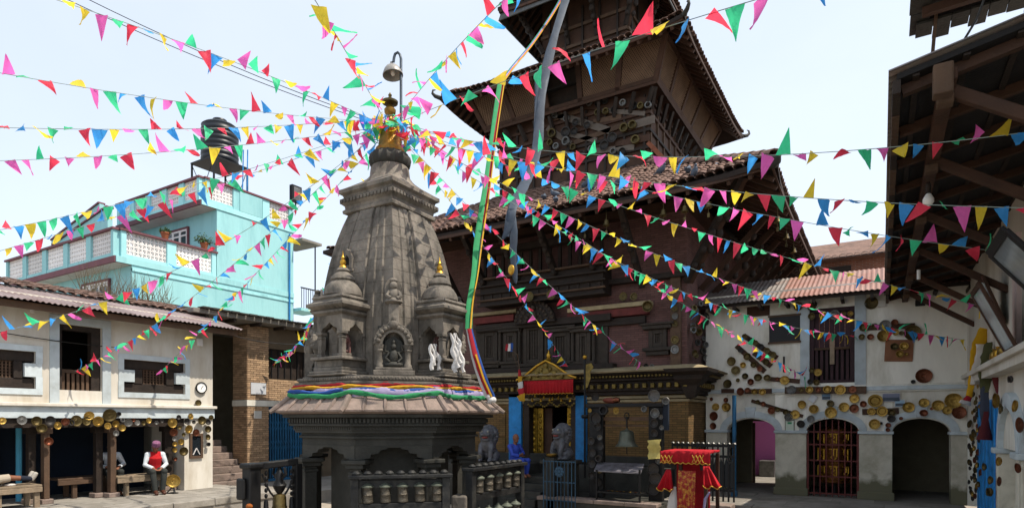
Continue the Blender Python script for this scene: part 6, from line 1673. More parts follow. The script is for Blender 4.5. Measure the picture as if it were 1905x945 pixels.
for (px, py, w_, h_, c_, lab) in ((1469, 791.6, 14, 20, '#b9c4b4', 'framed paper certificate on the pillar beside the grille arch'), (1512, 741, 11, 12, '#d9dcdf', 'small tilted white paper under the plum door'), (1537, 737.6, 14, 10, '#6d8ba5', 'small blue and white sign below the plum door'), (1658, 739, 27, 14, '#7d8296', 'wide grey landscape photo above the plank with plates'), (1674, 750, 15, 12, '#9db9cc', 'small pale blue photo beside the grey landscape photo'), (1641, 564, 12, 11, '#cfccc4', 'white paper under the corrugated eave beside a plate')):
    p = onY(px, py, YR - .03); k = mpp(p); t = thing('paper_notice', lab, 'notice', p)
    rot = Matrix.Rotation(R(38 if px == 1512 else 0), 3, 'Y')
    MB().obb(p, (w_*k, .008, h_*k), rot).build('sheet', flat('print ' + c_, c_), t)
    MB().obb(p + Vector((0, .008, 0)), (w_*k + .03, .012, h_*k + .03), rot).build('backing', WOOD_W if px in (1469,) else WHT, t)
    if px in (1658, 1674, 1537): MB().obb(p + Vector((0, -.006, -h_*k*.2)), (w_*k*.92, .004, h_*k*.4), rot).build('print_band', flat('print dark ' + c_, '#4c5560'), t)
    if px == 1469: MB().obb(p + Vector((0, -.006, h_*k*.25)), (w_*k*.5, .004, h_*k*.16), rot).build('print_band', flat('print green', '#3f9a6a'), t)
tag(MB().box(onY(1458.5, 678, YR).x - .02, onY(1458.5, 678, YR).x + .02, YR - .03, YR, fz_(1458, 692), fz_(1458, 663)).build('iron_bar', IRON), 'thin upright iron bar fixed to the white wall below the notice board', 'bar')
# --- cream house arcade
XV = XL + .06
lv = [(3, 782, 7, 'plate', 'b'), (65.5, 783, 10, 'bowl', 'd'), (76, 796, 9, 'bowl', 'd'), (91, 782, 10, 'bowl', 'k'), (106.5, 791, 7.5, 'plate', 'b'), (119, 784, 8, 'bowl', 'c'), (141, 782, 11, 'plate', 'd'), (160, 783, 9, 'plate', 'd'), (165, 773, 9, 'plate', 'b'), (181, 783, 10.5, 'plate', 'b'), (203, 772, 13, 'plate', 'd'), (199.5, 792, 7, 'plate', 'b'), (213, 788.5, 7.5, 'bowl', 'b'), (226.4, 795.6, 7, 'plate', 'b'), (218.7, 770, 5, 'pot', 'k'), (226, 781, 5, 'pot', 's'), (238, 786, 8, 'plate', 's'), (254.6, 786, 5.5, 'plate', 's'), (276, 781.5, 6, 'plate', 'b'), (214, 805.7, 6, 'bowl', 's'), (88, 820.5, 8.5, 'bowl', 'c'), (40, 781, 9, 'plate', 's'), (266, 787, 5, 'bowl', 'd'), (300, 783, 4, 'bowl', 'k'), (290, 786, 4, 'bowl', 's'), (131, 786, 6, 'bowl', 'k'), (247, 781, 4, 'bowl', 'c')]
vessels(lv, lambda x, y: onX(x, y, XV), (1, 0, 0), 'along the arcade beam, counted from the lying person', 'vessels on the cream house')
vessels([(319.7, 786, 10, 'plate', 'b'), (322, 804, 8, 'plate', 'c'), (323, 816, 5, 'bowl', 's'), (346, 783, 6, 'bowl', 'k'), (354, 774, 6, 'plate', 'b'), (372.6, 782, 9, 'bowl', 'd'), (385, 785, 6, 'bowl', 'k'), (349.5, 798, 9, 'plate', 'b'), (364, 804, 7, 'plate', 'c'), (385, 798, 7, 'bowl', 'd'), (384.7, 813, 6, 'bowl', 'd'), (386, 826, 4.5, 'pot', 'k'), (335.7, 821.6, 6.5, 'plate', 'b'), (339, 839, 9, 'bowl', 'd'), (324, 825.5, 5, 'bowl', 'b'), (324.5, 836.6, 5, 'plate', 'b'), (324.7, 853.5, 4, 'bowl', 'c'), (331, 776, 5, 'bowl', 'k'), (359, 785, 4, 'bowl', 'k'), (340, 808, 4, 'bowl', 'd'), (392, 776, 5, 'plate', 'd'), (333, 795, 4, 'bowl', 'd')],
        lambda x, y: onX(x, y, XL + .055), (1, 0, 0), 'on the end pier with the narrow window, counted from the arcade', 'vessels on the cream house')
vessels([(367.7, 749, 6, 'pan', 'd')], lambda x, y: onX(x, y, XL + .03), (1, 0, 0), 'on the plaster below the wall clock', 'vessels on the cream house')
q = onX(322, 894, XL + .45)
st_ = thing('standing_dish', 'large brass dish on a small black stand beside the man in the red vest', 'dish', (q.x, q.y, .5))
put('dish', VM['plate'], q, basis(Vector((0, 0, 1)).cross(Vector((.9, -.45, 0))), (.9, -.45, 0)), st_, (.17, .17, .17), BRASS)
k_ = MB(); k_.tube([(q.x - .06, q.y + .03, q.z - .1), (q.x - .12, q.y + .12, .505)], .018); k_.tube([(q.x - .02, q.y, q.z - .15), (q.x + .08, q.y, .505)], .018); k_.tube([(q.x - .02, q.y, q.z - .15), (q.x - .05, q.y - .16, .505)], .018)
k_.lathe([(.13, .502), (.14, .52), (.05, .54)], (q.x - .02, q.y, 0), 12); k_.build('stand', IRON, st_)
# --- temple second tier
Y2 = TY - S2 - .07
T2 = [(545, 240), (630, 240), (710, 220), (800, 310), (890, 240), (1005, 270), (1075, 270), (1150, 265), (630, 340), (715, 330), (310, 400), (400, 440), (520, 470), (990, 475), (905, 500), (780, 600), (1020, 625), (700, 680), (300, 540), (385, 530), (160, 555), (310, 640), (375, 700), (560, 720), (790, 745), (460, 770), (200, 690), (140, 650), (880, 740), (190, 370)]
big = {(990, 475), (905, 500), (780, 600), (1020, 625), (700, 680), (300, 540), (160, 555), (310, 640)}
vessels([(1000 + x/5.56, 150 + y/5.56, 10 if (x, y) in big else 7.5, 'pot' if (x + y) % 3 else 'bowl', 'kds'[(x*7 + y) % 3]) for x, y in T2], lambda x, y: onY(x, y, Y2), (0, -1, 0), 'nailed under the lattice gallery, counted from the metal banner', 'vessels on the upper temple')
# --- temple side wall and pilaster
rs_ = random.Random(9)
XS = TX + S1 - .02
sv_ = []
for i in range(26): sv_.append((rs_.uniform(1286, 1318), 566 + i*4.0, rs_.uniform(5, 8.5), rs_.choice(('pot', 'pot', 'bowl', 'pan')), rs_.choice('sskdd')))
vessels(sv_, lambda x, y: onX(x, y, XS + .05), Vector((.8, -.6, 0)).normalized(), 'on the temple side wall, counted from its near corner', 'vessels on the temple side')
vessels([(1256, 560 + 14*i, 6.5, 'plate', 'dds'[i % 3]) for i in range(4)] + [(1256, 632, 8.5, 'plate', 'd'), (1256, 650, 9, 'plate', 's')], lambda x, y: onY(x, y, YU2 - .14), (0, -1, 0), 'up the temple corner pilaster, counted from the top', 'vessels on the temple side')
for i, (px, py) in enumerate(((985, 552), (1026, 548))):
    p = onY(px, py, YU2 - .70); put_ = put('round_mask', VM['plate'], p, basis((1, 0, 0), (0, -1, 0)) if False else Matrix((Vector((1, 0, 0)), Vector((0, 0, 1)), Vector((0, -1, 0)))).transposed(), tmp, (.14, .14, .14), BRASS_D)
vessels([(1190, 681, 5, 'bowl', 'd'), (1203, 680, 5, 'bowl', 'k'), (1214, 681, 5, 'pot', 's'), (1160, 552, 9, 'plate', 'd'), (1180, 552, 8, 'plate', 'd'), (1206, 570, 11, 'bowl', 'd'), (1000, 572, 9, 'plate', 'c')], lambda x, y: onY(x, y, YU2 - .28), (0, -1, 0), 'on the pink temple wall, counted from the gallery', 'vessels on the temple wall')
# --- right edge wall: crowded hung vessels
re_ = random.Random(31); ed = []
for i in range(60):
    ed.append((re_.choice((re_.uniform(1803, 1822), re_.uniform(1806, 1828))), 715 + i*3.7, re_.uniform(4, 7), re_.choice(('pan', 'bowl', 'plate')), re_.choice('bddkc')))
vessels(ed[:58], lambda x, y: onX(max(x, 1806), y, XR - .03), Vector((-1, -.35, 0)).normalized(), 'in the column of vessels at the blue door jamb', 'vessels at the blue door')
vessels([(1858, 745, 15, 'pan', 'b'), (1866, 760, 11, 'plate', 'd'), (1893, 755, 12, 'pan', 'b'), (1901, 790, 16, 'plate', 'c'), (1862, 858, 9, 'pan', 'b'), (1848, 893, 9, 'bowl', 'd'), (1836, 868, 8, 'bowl', 'd'), (1848, 915, 10, 'pot', 'd'), (1862, 895, 10, 'plate', 'c'), (1822, 865, 7, 'bowl', 'b'), (1898, 870, 10, 'pan', 'c'), (1886, 705, 8, 'pot', 'k')],
        lambda x, y: onX(x, y, XR - .12), Vector((-1, -.25, 0)).normalized(), 'hung along the edge wall by the small arch', 'vessels at the blue door')
for i, (px, py, m) in enumerate(((1860, 648, GOLD), (1868, 650, BRASS), (1853, 655, BRASS))):
    p = onX(px, py, XR - .12)
    o = MB().lathe([(.05, 0), (.09, .05), (.08, .13), (.04, .17), (.06, .20)], (p.x, p.y, 3.31), 14).build('brass_jar', m, smooth=45); tag(o, f'{ORD[i]} brass jar standing on the white ledge behind the narrow picture', 'jar', 'jars on the ledge')
# ================================================================ temple door
YD = YF
dr = thing('temple_doorway', 'gilded temple doorway with red valance, gabled canopy and blue side boards', 'doorway', (TX + .1, YF, PZ))
def dx(px, py=800, Y=YF - .1): return onY(px, py, Y).x
def dz(px, py, Y=YF - .1): return onY(px, py, Y).z
for a, b, t_, bt in ((947, 970, 728, 862), (1071, 1091, 724, 858)):
    MB().box(dx(a), dx(b), YF - .12, YF - .02, dz(a, bt), dz(a, t_)).build('blue_board', BLUEP, dr, bevel=.008)
fr = MB(); fr.box(dx0 - .12, dx0 + .06, YF - .1, YF + .2, PZ - .3, dzt); fr.box(dx1 - .06, dx1 + .12, YF - .1, YF + .2, PZ - .3, dzt); fr.box(dx0 - .12, dx1 + .12, YF - .12, YF + .2, dzt, dzt + .14)
fr.build('door_frame', WOOD, dr, bevel=.015)
DG = M('gilded door relief', '#a8842c', .4, .7, var=.5, scale=9, bump=.7, bscale=22, stain='#3a2a10', samt=.7, sscale=6)
for a, b in ((988, 1000), (1001, 1011), (1056, 1066)):
    MB().box(dx(a, Y=YF + .2), dx(b, Y=YF + .2), YF + .18, YF + .22, .9, dzt - .05).build('gilded_leaf', DG, dr)
    q = MB()
    for k in range(9): q.ball(((dx(a, Y=YF+.2) + dx(b, Y=YF+.2))/2, YF + .175, 1.15 + k*.17), (.05, .03, .07), n=7, m=5)
    q.build('leaf_relief', DG, dr, smooth=60)
MB().box(dx(1012, Y=YF + .3), dx(1028, Y=YF + .3), YF + .28, YF + .33, .9, dzt - .05).build('open_leaf', WOOD_R, dr)
# canopy gable
cx = dx(1016, 690, YF - .55); zb = dz(1016, 706, YF - .55); zt = dz(1016, 672, YF - .55); hw = (dx(1074, 700, YF - .55) - dx(966, 700, YF - .55))/2
cur = [(-1, 0), (-.8, .12), (-.55, .42), (-.3, .74), (0, 1.0), (.3, .74), (.55, .42), (.8, .12), (1, 0)]
MB().prism([(cx + u*hw, zb + v*(zt - zb)) for u, v in cur], lambda u, v, w: (u, YF - .55 + w, v), 0, .5).build('canopy_gable', GILT, dr)
rim = MB().tube([(cx + u*hw*1.03, YF - .58, zb + v*(zt - zb) + .02) for u, v in cur], .035, 7); rim.build('gable_rim', GOLD, dr, smooth=60)
q = MB()
for u, v, r_ in ((0, .35, .12), (-.3, .25, .08), (.3, .25, .08), (-.55, .1, .06), (.55, .1, .06), (0, .7, .07), (-.15, .5, .05), (.15, .5, .05)): q.ball((cx + u*hw, YF - .57, zb + v*(zt - zb) + .03), (r_, .06, r_*1.1), n=9, m=6)
q.build('gable_relief', GILT, dr, smooth=60)
MB().lathe([(.05, zt), (.09, zt + .06), (.05, zt + .12), (.07, zt + .18), (.02, zt + .26), (.004, zt + .36)], (cx, YF - .4, 0), 12).build('gable_finial', GOLD, dr, smooth=50)
# valance with folds
def pleated(x0, x1, y, z0, z1, amp, n, mat, name, parent, flare=0, fringe=None):
    q = MB(); vs = []; N = n*6
    for i in range(N + 1):
        f = i/N; x = x0 + (x1 - x0)*f
        for j in range(5):
            g_ = j/4; vs.append((x, y - amp*math.sin(f*n*2*math.pi + .5*math.sin(9*f))*(.3 + g_) - flare*g_, z1 + (z0 - z1)*g_ + .012*math.sin(f*n*6.3*1.0)*(j == 4)))
    fs = [(i*5 + j, (i+1)*5 + j, (i+1)*5 + j + 1, i*5 + j + 1) for i in range(N) for j in range(4)]
    q.add(vs, fs); o = q.build(name, mat, parent); o.data.polygons.foreach_set('use_smooth', [True]*len(o.data.polygons))
    o.modifiers.new('solid', 'SOLIDIFY').thickness = .006
    if fringe:
        b = MB(); pts = [vs[i*5 + 4] for i in range(N + 1)]; b.tube([(p[0], p[1] - .006, p[2] + .012) for p in pts], .009, 5); b.build('gold_fringe', fringe, o)
    return o
REDC = M('red temple cloth', '#a3121c', .8, var=.25, scale=6, bump=.2, transl=.15)
GTRIM = flat('gold braid', '#c99b3a', .6)
pleated(dx(974, 720, YF - .6), dx(1066, 720, YF - .6), YF - .6, dz(1020, 733, YF - .6), dz(1020, 707, YF - .6), .025, 15, REDC, 'red_valance', dr, 0, GTRIM)
for i in range(16):
    a = onY(985 + i*5.4, 742 + 5*math.sin(i*1.9), YF - .35)
    MB().lathe([(.012, .1), (.03, .06), (.045, 0), (.01, -.01)], a, 8).build('hanging_bell', GOLD if i % 3 else BRASS_D, dr, smooth=50)
q = MB()
for i in range(26): q.ball(onY(983 + i*3.4, 752 + 4*math.sin(i*.9), YF - .3), .035, n=7, m=5)
q.build('garland', GILT, dr, smooth=60)
# striped flag on a staff
fs_ = thing('striped_flag', 'small furled striped flag on a staff beside the red door valance', 'flag', onY(966, 745, YF - .7))
MB().tube([onY(974, 745, YF - .7), onY(963, 660, YF - .7), onY(950, 648, YF - .7)], .012, 6).build('staff', WOOD_W, fs_)
for i, c in enumerate(('red', 'yellow', 'white', 'red', 'yellow')):
    y0, y1 = 688 + i*11.5, 688 + (i+1)*11.5
    ribbon([onY(966 + i*.8, y0, YF - .72), onY(966.5 + i, (y0 + y1)/2, YF - .74), onY(967 + i, y1, YF - .72)], [.06 + .05*i, .09 + .03*i, .11 + .02*i], CL[c], lambda i, p, t: (1, 0, 0), .02, fs_, 'flag_stripe')
fl2 = thing('small_flag', 'little tricolour flag on a slanting staff before the carved temple windows', 'flag', onY(965, 690, YF - .5))
MB().tube([onY(966, 690, YF - .5), onY(947, 640, YF - .5)], .008, 5).build('staff', WOOD_W, fl2)
for i, c in enumerate(('red', 'white', 'blue')): ribbon([onY(944 + i*4, 640 - i, YF - .52), onY(942 + i*5, 652 + i, YF - .52)], .09, CL[c], lambda i, p, t: (1, 0, 0), .01, fl2, 'flag_stripe')
sp_ = thing('standard_pole', 'dark iron pole with a metal pennant standing beside the temple door', 'pole', onY(1088, 900, YF - .8))
pz_ = onY(1088, 900, YF - .8)
MB().tube([(pz_.x, pz_.y, PZ - .3), (pz_.x, pz_.y, dz(1088, 668, YF - .8))], .03, 8).build('pole', IRON, sp_)
MB().ball((pz_.x, pz_.y, dz(1088, 664, YF - .8)), .06).build('pole_knob', GOLD, sp_, smooth=60)
MB().prism([(0, 0), (.16, .03), (.22, -.08), (.12, -.2), (.14, -.36), (.05, -.6), (0, -.62)], lambda u, v, w: (pz_.x + .03 + u, pz_.y + w, dz(1088, 678, YF - .8) + v), -.01, .01).build('pennant', GILT, sp_)
MB().lathe([(.08, .0), (.1, .05), (.08, .1)], (pz_.x, pz_.y, dz(1088, 778, YF - .8)), 10).build('pole_collar', IRON, sp_)

# ================================================================ stone lions with pedestals
def remeshed(mb, name, mat, parent, vox, it=4, **k):
    o = mb.build(name, mat, parent, **k)
    m = o.modifiers.new('remesh', 'REMESH'); m.mode = 'VOXEL'; m.voxel_size = vox; m.use_smooth_shade = True
    s = o.modifiers.new('smooth', 'SMOOTH'); s.factor = .5; s.iterations = it
    return o
LION = M('lead grey lion stone', '#58595e', .55, .1, var=.4, scale=9, bump=.6, bscale=30, stain='#2b2b2e', samt=.6, sscale=6)
def lion(label, px, py0, py1, Y, face):
    b = onY(px, py0, Y); hgt = onY(px, py1, Y).z - b.z; s = hgt/1.0
    t = thing('stone_lion', label, 'lion statue', b, 'guardian lions at the temple door')
    f = Vector(face).normalized(); r_ = Vector((f.y, -f.x, 0)); rot = Matrix((f, -r_, UP)).transposed()
    def L(a, c, z): return b + (f*a + r_*c + UP*z)*s
    q = MB()
    q.ball(L(-.12, 0, .22), (.24*s, .24*s, .22*s), rot); q.ball(L(-.02, 0, .42), (.20*s, .22*s, .24*s), rot); q.ball(L(.06, 0, .50), (.16*s, .2*s, .18*s), rot)
    for c in (-1, 1):
        q.ball(L(-.05, c*.22, .15), (.20*s, .09*s, .15*s), rot); q.ball(L(.10, c*.24, .05), (.13*s, .07*s, .05*s), rot)
        q.tube([L(.10, c*.15, .48), L(.20, c*.15, .26), L(.20, c*.15, .06)], [.085*s, .07*s, .06*s], 9); q.ball(L(.25, c*.15, .045), (.11*s, .075*s, .05*s), rot)
    q.ball(L(.05, 0, .74), (.20*s, .21*s, .20*s), rot); q.ball(L(-.06, 0, .80), (.20*s, .24*s, .22*s), rot); q.ball(L(-.08, 0, .60), (.18*s, .25*s, .22*s), rot)
    q.ball(L(.20, 0, .735), (.11*s, .16*s, .06*s), rot); q.ball(L(.18, 0, .60), (.10*s, .13*s, .045*s), rot); q.ball(L(.28, 0, .76), (.04*s, .05*s, .04*s), rot)
    for c in (-1, 1):
        q.ball(L(.19, c*.09, .82), (.05*s, .05*s, .05*s), rot); q.ball(L(.0, c*.22, .80), (.05*s, .05*s, .07*s), rot)
    remeshed(q, 'body', LION, t, .022*s, 3)
    m = MB()
    for i in range(34):
        a_ = R(20 + 320*(i % 17)/16); k = i//17
        m.ball(L(-.05 - .09*k, .24*math.sin(a_)*(1 - .05*k), .72 - .24*math.cos(a_)*-1*(1)), .05*s, n=7, m=5)
    m.build('mane_curls', LION, t, smooth=60)
    MB().ball(L(.22, 0, .665), (.09*s, .09*s, .03*s), rot).build('open_mouth', flat('reddish mouth', '#7a3a36', .7), t, smooth=60)
    e = MB()
    for c in (-1, 1): e.ball(L(.235, c*.09, .825), .03*s, n=8, m=6)
    e.build('eyes', flat('carved eye', '#8a8880', .5), t, smooth=60)
    return t, b
fc = Vector((-.1, -1, 0))
t1, lb = lion('grey stone lion with open mouth on the pedestal beside the temple door', 1044, 855, 787, 14.0, (-.25, -1, 0))
ped = thing('lion_pedestal', 'stone pedestal under the lion beside the door, railed in blue', 'pedestal', (lb.x, lb.y, 0))
MB().box(lb.x - .36, lb.x + .36, lb.y - .32, lb.y + .32, .0, lb.z - .09).build('block', STONE_D, ped, bevel=.02); MB().box(lb.x - .42, lb.x + .42, lb.y - .38, lb.y + .38, lb.z - .089, lb.z).build('top_slab', STONE_D, ped, bevel=.015)
t2, lb2 = lion('dark stone lion half hidden behind the shrine and prayer wheels', 908, 858, 790, 14.0, (.2, -1, 0))
ped = thing('lion_pedestal', 'stone pedestal under the half hidden lion behind the shrine', 'pedestal', (lb2.x, lb2.y, 0))
MB().box(lb2.x - .36, lb2.x + .36, lb2.y - .32, lb2.y + .32, .0, lb2.z - .09).build('block', STONE_D, ped, bevel=.02); MB().box(lb2.x - .42, lb2.x + .42, lb2.y - .38, lb2.y + .38, lb2.z - .089, lb2.z).build('top_slab', STONE_D, ped, bevel=.015)
put('brass_bowl', VM['bowl'], onY(1026, 850, 13.5) , None, None, (.16, .16, .16), BRASS); tag(bpy.data.objects['brass_bowl'], 'brass offering bowl before the open-mouthed lion', 'bowl')
tag(MB().box(onY(1026, 850, 13.5).x - .12, onY(1026, 850, 13.5).x + .12, 13.4, 13.6, 0, onY(1026, 850, 13.5).z).build('offering_post', STONE_D, bevel=.01), 'slim stone post carrying the brass offering bowl', 'post')
gx0, gx1, gy = onY(1012, 900, 13.3).x, onY(1071, 900, 13.3).x, 13.3
gg = thing('blue_railing', 'blue iron railing in front of the lion pedestal', 'railing', ((gx0+gx1)/2, gy, 0))
zt = onY(1040, 857, gy).z
BGR = M('faded blue railing', '#2f4d63', .55, .1, var=.35)
for z in (zt, zt - .5, zt - .95, .15): MB().box(gx0, gx1, gy - .012, gy + .012, z - .025, z).build('rail', BGR, gg)
for k in range(10):
    x = gx0 + (gx1 - gx0)*k/9; MB().box(x - .008, x + .008, gy - .013 - .02, gy - .0125, .0, zt + (.04 if k in (0, 9) else -.003)).build('bar', BGR, gg)
q = MB()
for k in range(8):
    a_ = R(45*k); c_ = Vector(((gx0+gx1)/2, gy - .03, zt - .26)); q.ball(c_ + Vector((.09*math.cos(a_), 0, .09*math.sin(a_))), (.045, .012, .045), n=7, m=5)
q.ball(c_, (.05, .02, .05)); q.build('rosette', BGR, gg, smooth=60)

# ================================================================ bell frame hung with pots
BY = 13.95
bf = thing('bell_gate', 'black timber frame with hanging bell, its posts crowded with old pots', 'bell frame', (onY(1165, 900, BY).x, BY, .5))
def bx_(px): return onY(px, 850, BY).x
def bz_(px, py): return onY(px, py, BY).z
for a, b in ((1098, 1124), (1208, 1234)): MB().box(bx_(a), bx_(b), BY - .07, BY + .09, .5, bz_(1165, 757)).build('post', IRON, bf, bevel=.015)
MB().box(bx_(1094), bx_(1236), BY - .14, BY + .12, bz_(1165, 757), bz_(1165, 750)).build('top_shelf', IRON, bf, bevel=.01)
MB().box(bx_(1124), bx_(1208), BY - .04, BY + .06, bz_(1165, 782), bz_(1165, 775)).build('cross_beam', WOOD_W, bf)
MB().box(bx_(1124), bx_(1208), BY - .03, BY + .05, bz_(1165, 793), bz_(1165, 790)).build('cross_beam', WOOD_W, bf)
MB().box(bx_(1232), bx_(1244), BY - .05, BY + .05, bz_(1238, 800), bz_(1238, 742)).build('side_board', flat('dark blue board', '#1d2633', .7), bf)
c = onY(1166, 801, BY - .1)
MB().lathe([(.02, .06), (.04, .03), (.12, .0), (.16, -.02), (.175, -.10), (.185, -.22), (.21, -.30), (.27, -.36), (.265, -.375), (.2, -.33), (.15, -.1)], c, 28).build('bell', M('bronze bell', '#55584e', .45, .6, var=.3, scale=6, bump=.2), bf, smooth=40)
MB().tube([c + UP*.05, c + UP*.34], .018, 7).build('bell_chain', IRON, bf); MB().tube([c - UP*.2, c - UP*.55], .012, 6).build('clapper', IRON, bf)
hb = MB()
for k in range(12):
    a_ = R(30*k); hb.ball(c + Vector((.055*math.cos(a_), 0, .36 + .07*math.sin(a_))), .018, n=6, m=4)
hb.build('bell_ring', IRON, bf, smooth=60)
vessels([(1125, 763.5, 11, 'pot', 'k'), (1146.7, 763.5, 7, 'plate', 'b'), (1200, 761, 7, 'pot', 's'), (1108.6, 738, 8, 'pan', 'k'), (1218, 736, 12, 'pan', 's'), (1240, 745, 8.5, 'pot', 's'), (1098, 763, 4, 'plate', 'b'), (1110, 778, 12, 'pan', 'k'), (1220.5, 768.5, 10, 'bowl', 's'), (1113.6, 793, 8, 'bowl', 'k'), (1218, 787, 9, 'bowl', 'k'), (1230, 775, 5, 'bowl', 's'), (1232, 795, 5, 'bowl', 's')],
        lambda x, y: onY(x, y, BY - .12), (0, -1, 0), 'high on the bell frame, counted from the blue board', 'vessels on the bell frame')
vessels([(1117, 813, 5.5, 'bowl', 's'), (1102, 820, 8, 'bowl', 'k'), (1118, 830, 7, 'pan', 'k'), (1103, 842, 8, 'pan', 'k'), (1116, 852, 8, 'pot', 'k'), (1102, 862, 8, 'pan', 'k'), (1116, 872, 8, 'pan', 'd'), (1102, 884, 8, 'bowl', 'k'), (1114, 896, 8, 'pan', 'k')],
        lambda x, y: onY(x, y, BY - .10), (0, -1, 0), 'down the bell frame post by the door, counted from the door', 'vessels on the bell frame')
vessels([(1219, 805, 8, 'bowl', 'k'), (1216, 872, 12, 'pan', 'k'), (1220, 889, 12, 'pan', 'k'), (1217, 909, 12, 'pan', 'k'), (1226, 857, 6, 'bowl', 's')],
        lambda x, y: onY(x, y, BY - .10), (0, -1, 0), 'low on the post with the yellow sheet, counted from the bell', 'vessels on the bell frame')
ys = thing('yellow_sheet', 'curled yellow sheet hanging on the bell frame post', 'sheet', onY(1217, 852, BY - .2))
p = [onY(1217, y, BY - .22 - .02*math.sin(i)) for i, y in enumerate(range(818, 854, 5))]
ribbon(p, [.28 + .02*math.sin(i*2) for i in range(len(p))], flat('aged yellow sheet', '#b8a860', .7, var=.3, scale=5), lambda i, p, t: (1, 0, 0), .012, ys, 'sheet')
# altar stand under the bell
al_ = thing('offering_stand', 'black iron offering stand with a sloping tray under the bell', 'stand', onY(1152, 925, 13.6))
a, b, c_, d_ = onY(1105, 874, 13.5), onY(1192, 879, 13.5), onY(1199, 862, 13.9), onY(1112, 859, 13.9)
MB().add([a, b, c_, d_] + [v - UP*.03 for v in (a, b, c_, d_)], [(0, 1, 2, 3), (4, 7, 6, 5), (0, 4, 5, 1), (1, 5, 6, 2), (2, 6, 7, 3), (3, 7, 4, 0)]).build('tray', M('stained tin tray', '#7d7a80', .35, .4, var=.5, scale=5, stain='#2a2628', samt=.7, sscale=4), al_)
for px in (1110, 1190):
    for y in (13.5, 13.85): v = onY(px, 870, y); MB().box(v.x - .02, v.x + .02, y - .02, y + .02, .5, v.z - .04).build('leg', IRON, al_)
v0, v1 = onY(1110, 912, 13.5), onY(1196, 912, 13.5)
MB().box(v0.x, v1.x, 13.45, 13.8, v0.z - .04, v0.z).build('lower_shelf', IRON, al_)
for i, px in enumerate((1132, 1139, 1148, 1154, 1160, 1172, 1182, 1190)):
    v = onY(px, 909, 13.52); MB().lathe([(.015, 0), (.035, .015), (.03, .02)], (v.x, v.y, v0.z), 10).build('oil_lamp', BRASS if i % 3 else COPPER, al_, smooth=50)
# small things above the shelf
rc = thing('copper_fish', 'reddish carved vessel lying on top of the bell frame shelf', 'vessel', onY(1135, 749, BY))
p = onY(1135, 745, BY); MB().ball(p, (.2, .06, .07), Matrix.Rotation(R(6), 3, 'Y')).build('body', M('reddish wood', '#7a3a28', .6), rc, smooth=60); MB().lathe([(.05, -.1), (.08, 0), (.05, .08)], p + Vector((.16, 0, .01)), 10, Matrix.Rotation(R(90), 3, 'Y')).build('spout', COPPER, rc, smooth=50)

# ================================================================ black fence before the passage
fy = 15.05; f0, f1 = onY(1252, 860, fy).x, onY(1366, 860, fy).x; zt = onY(1310, 826, fy).z
fn_ = thing('iron_fence', 'black iron fence with knobbed top between the temple and the passage arch', 'fence', ((f0+f1)/2, fy, .45))
for z in (zt, zt - .25, .75): MB().box(f0, f1, fy - .03, fy + .03, z - .06, z).build('rail', IRON, fn_)
n = 12
for k in range(n + 1):
    x = f0 + (f1 - f0)*k/n; MB().box(x - .02, x + .02, fy - .055, fy - .031, .45, zt + .03).build('bar', IRON, fn_)
    MB().lathe([(.03, 0), (.055, .02), (.03, .05)], (x, fy, zt + .001), 8).build('knob', STEEL, fn_, smooth=True)
for k in range(n):
    x = f0 + (f1 - f0)*(k + .5)/n; w_ = (f1 - f0)/n*.42
    MB().prism([(x - w_, .8), (x + w_, .8), (x + w_, zt - .5), (x, zt - .3), (x - w_, zt - .5)], lambda u, v, w: (u, fy + w, v), -.01, .01).build('panel', flat('black sheet panel', '#1a2024', .45), fn_)
bp = onY(1366, 900, 16.2)
po_ = thing('blue_pole', 'dark blue painted pole at the edge of the passage arch', 'pole', (bp.x, bp.y, .45))
MB().tube([(bp.x, bp.y, .45), (bp.x, bp.y, onY(1364, 735, 16.2).z)], .05, 10).build('pole', BLUEG, po_, smooth=60)
MB().box(bp.x - .07, bp.x + .07, bp.y - .07, bp.y + .07, .45, .6).build('base', BLUEG, po_)
tag(MB().box(onY(1340, 900, 14.6).x - .5, onY(1340, 900, 14.6).x + .35, 14.0, 14.5, .25, .5).build('stone_bench', STONE_P, bevel=.02), 'low sunlit stone block behind the red draped altar', 'block')

# ================================================================ red draped altar
RY = 10.6
rc0 = onY(1281, 945, RY)
ra = thing('draped_altar', 'wooden altar frame draped in red cloth with gold brocade front', 'altar', (rc0.x, RY, 0))
def ax(px): return onY(px, 880, RY).x
def az(px, py): return onY(px, py, RY).z
RD = M('crimson drape', '#b3101f', .8, var=.3, scale=7, bump=.25, bscale=18, transl=.1)
BRO = M('gold brocade', '#8c1a14', .6, var=.3, scale=6, bump=.3, stain='#d3a236', samt=1.0, sscale=16)
for px in (1245, 1266, 1313, 1322): MB().box(ax(px) - .03, ax(px) + .03, RY - .02 + (.5 if px in (1245, 1322) else 0), RY + .04 + (.5 if px in (1245, 1322) else 0), 0, az(px, 845)).build('post', WOOD_R, ra, bevel=.01)
MB().box(ax(1236), ax(1324), RY - .1, RY + .62, az(1281, 842), az(1281, 838)).build('canopy_top', RD, ra, bevel=.01)
pleated(ax(1232), ax(1324), RY - .12, az(1281, 862), az(1281, 839), .012, 9, RD, 'red_valance', ra, 0, GTRIM)
for px0, px1 in ((1235, 1258), (1292, 1316)):
    for k in range(3):
        q = MB(); x0, x1 = ax(px0 + k*7), ax(px0 + (k+1)*7)
        q.tube([(x0, RY - .16, az(px0, 859)), (x1, RY - .16, az(px0, 845))], .007, 5); q.tube([(x0, RY - .16, az(px0, 845)), (x1, RY - .16, az(px0, 859))], .007, 5); q.build('gold_zigzag', GTRIM, ra)
arch_ = arc((ax(1258) + ax(1304))/2, az(1281, 873), (ax(1304) - ax(1258))/2, .26, 0, 180, 12)
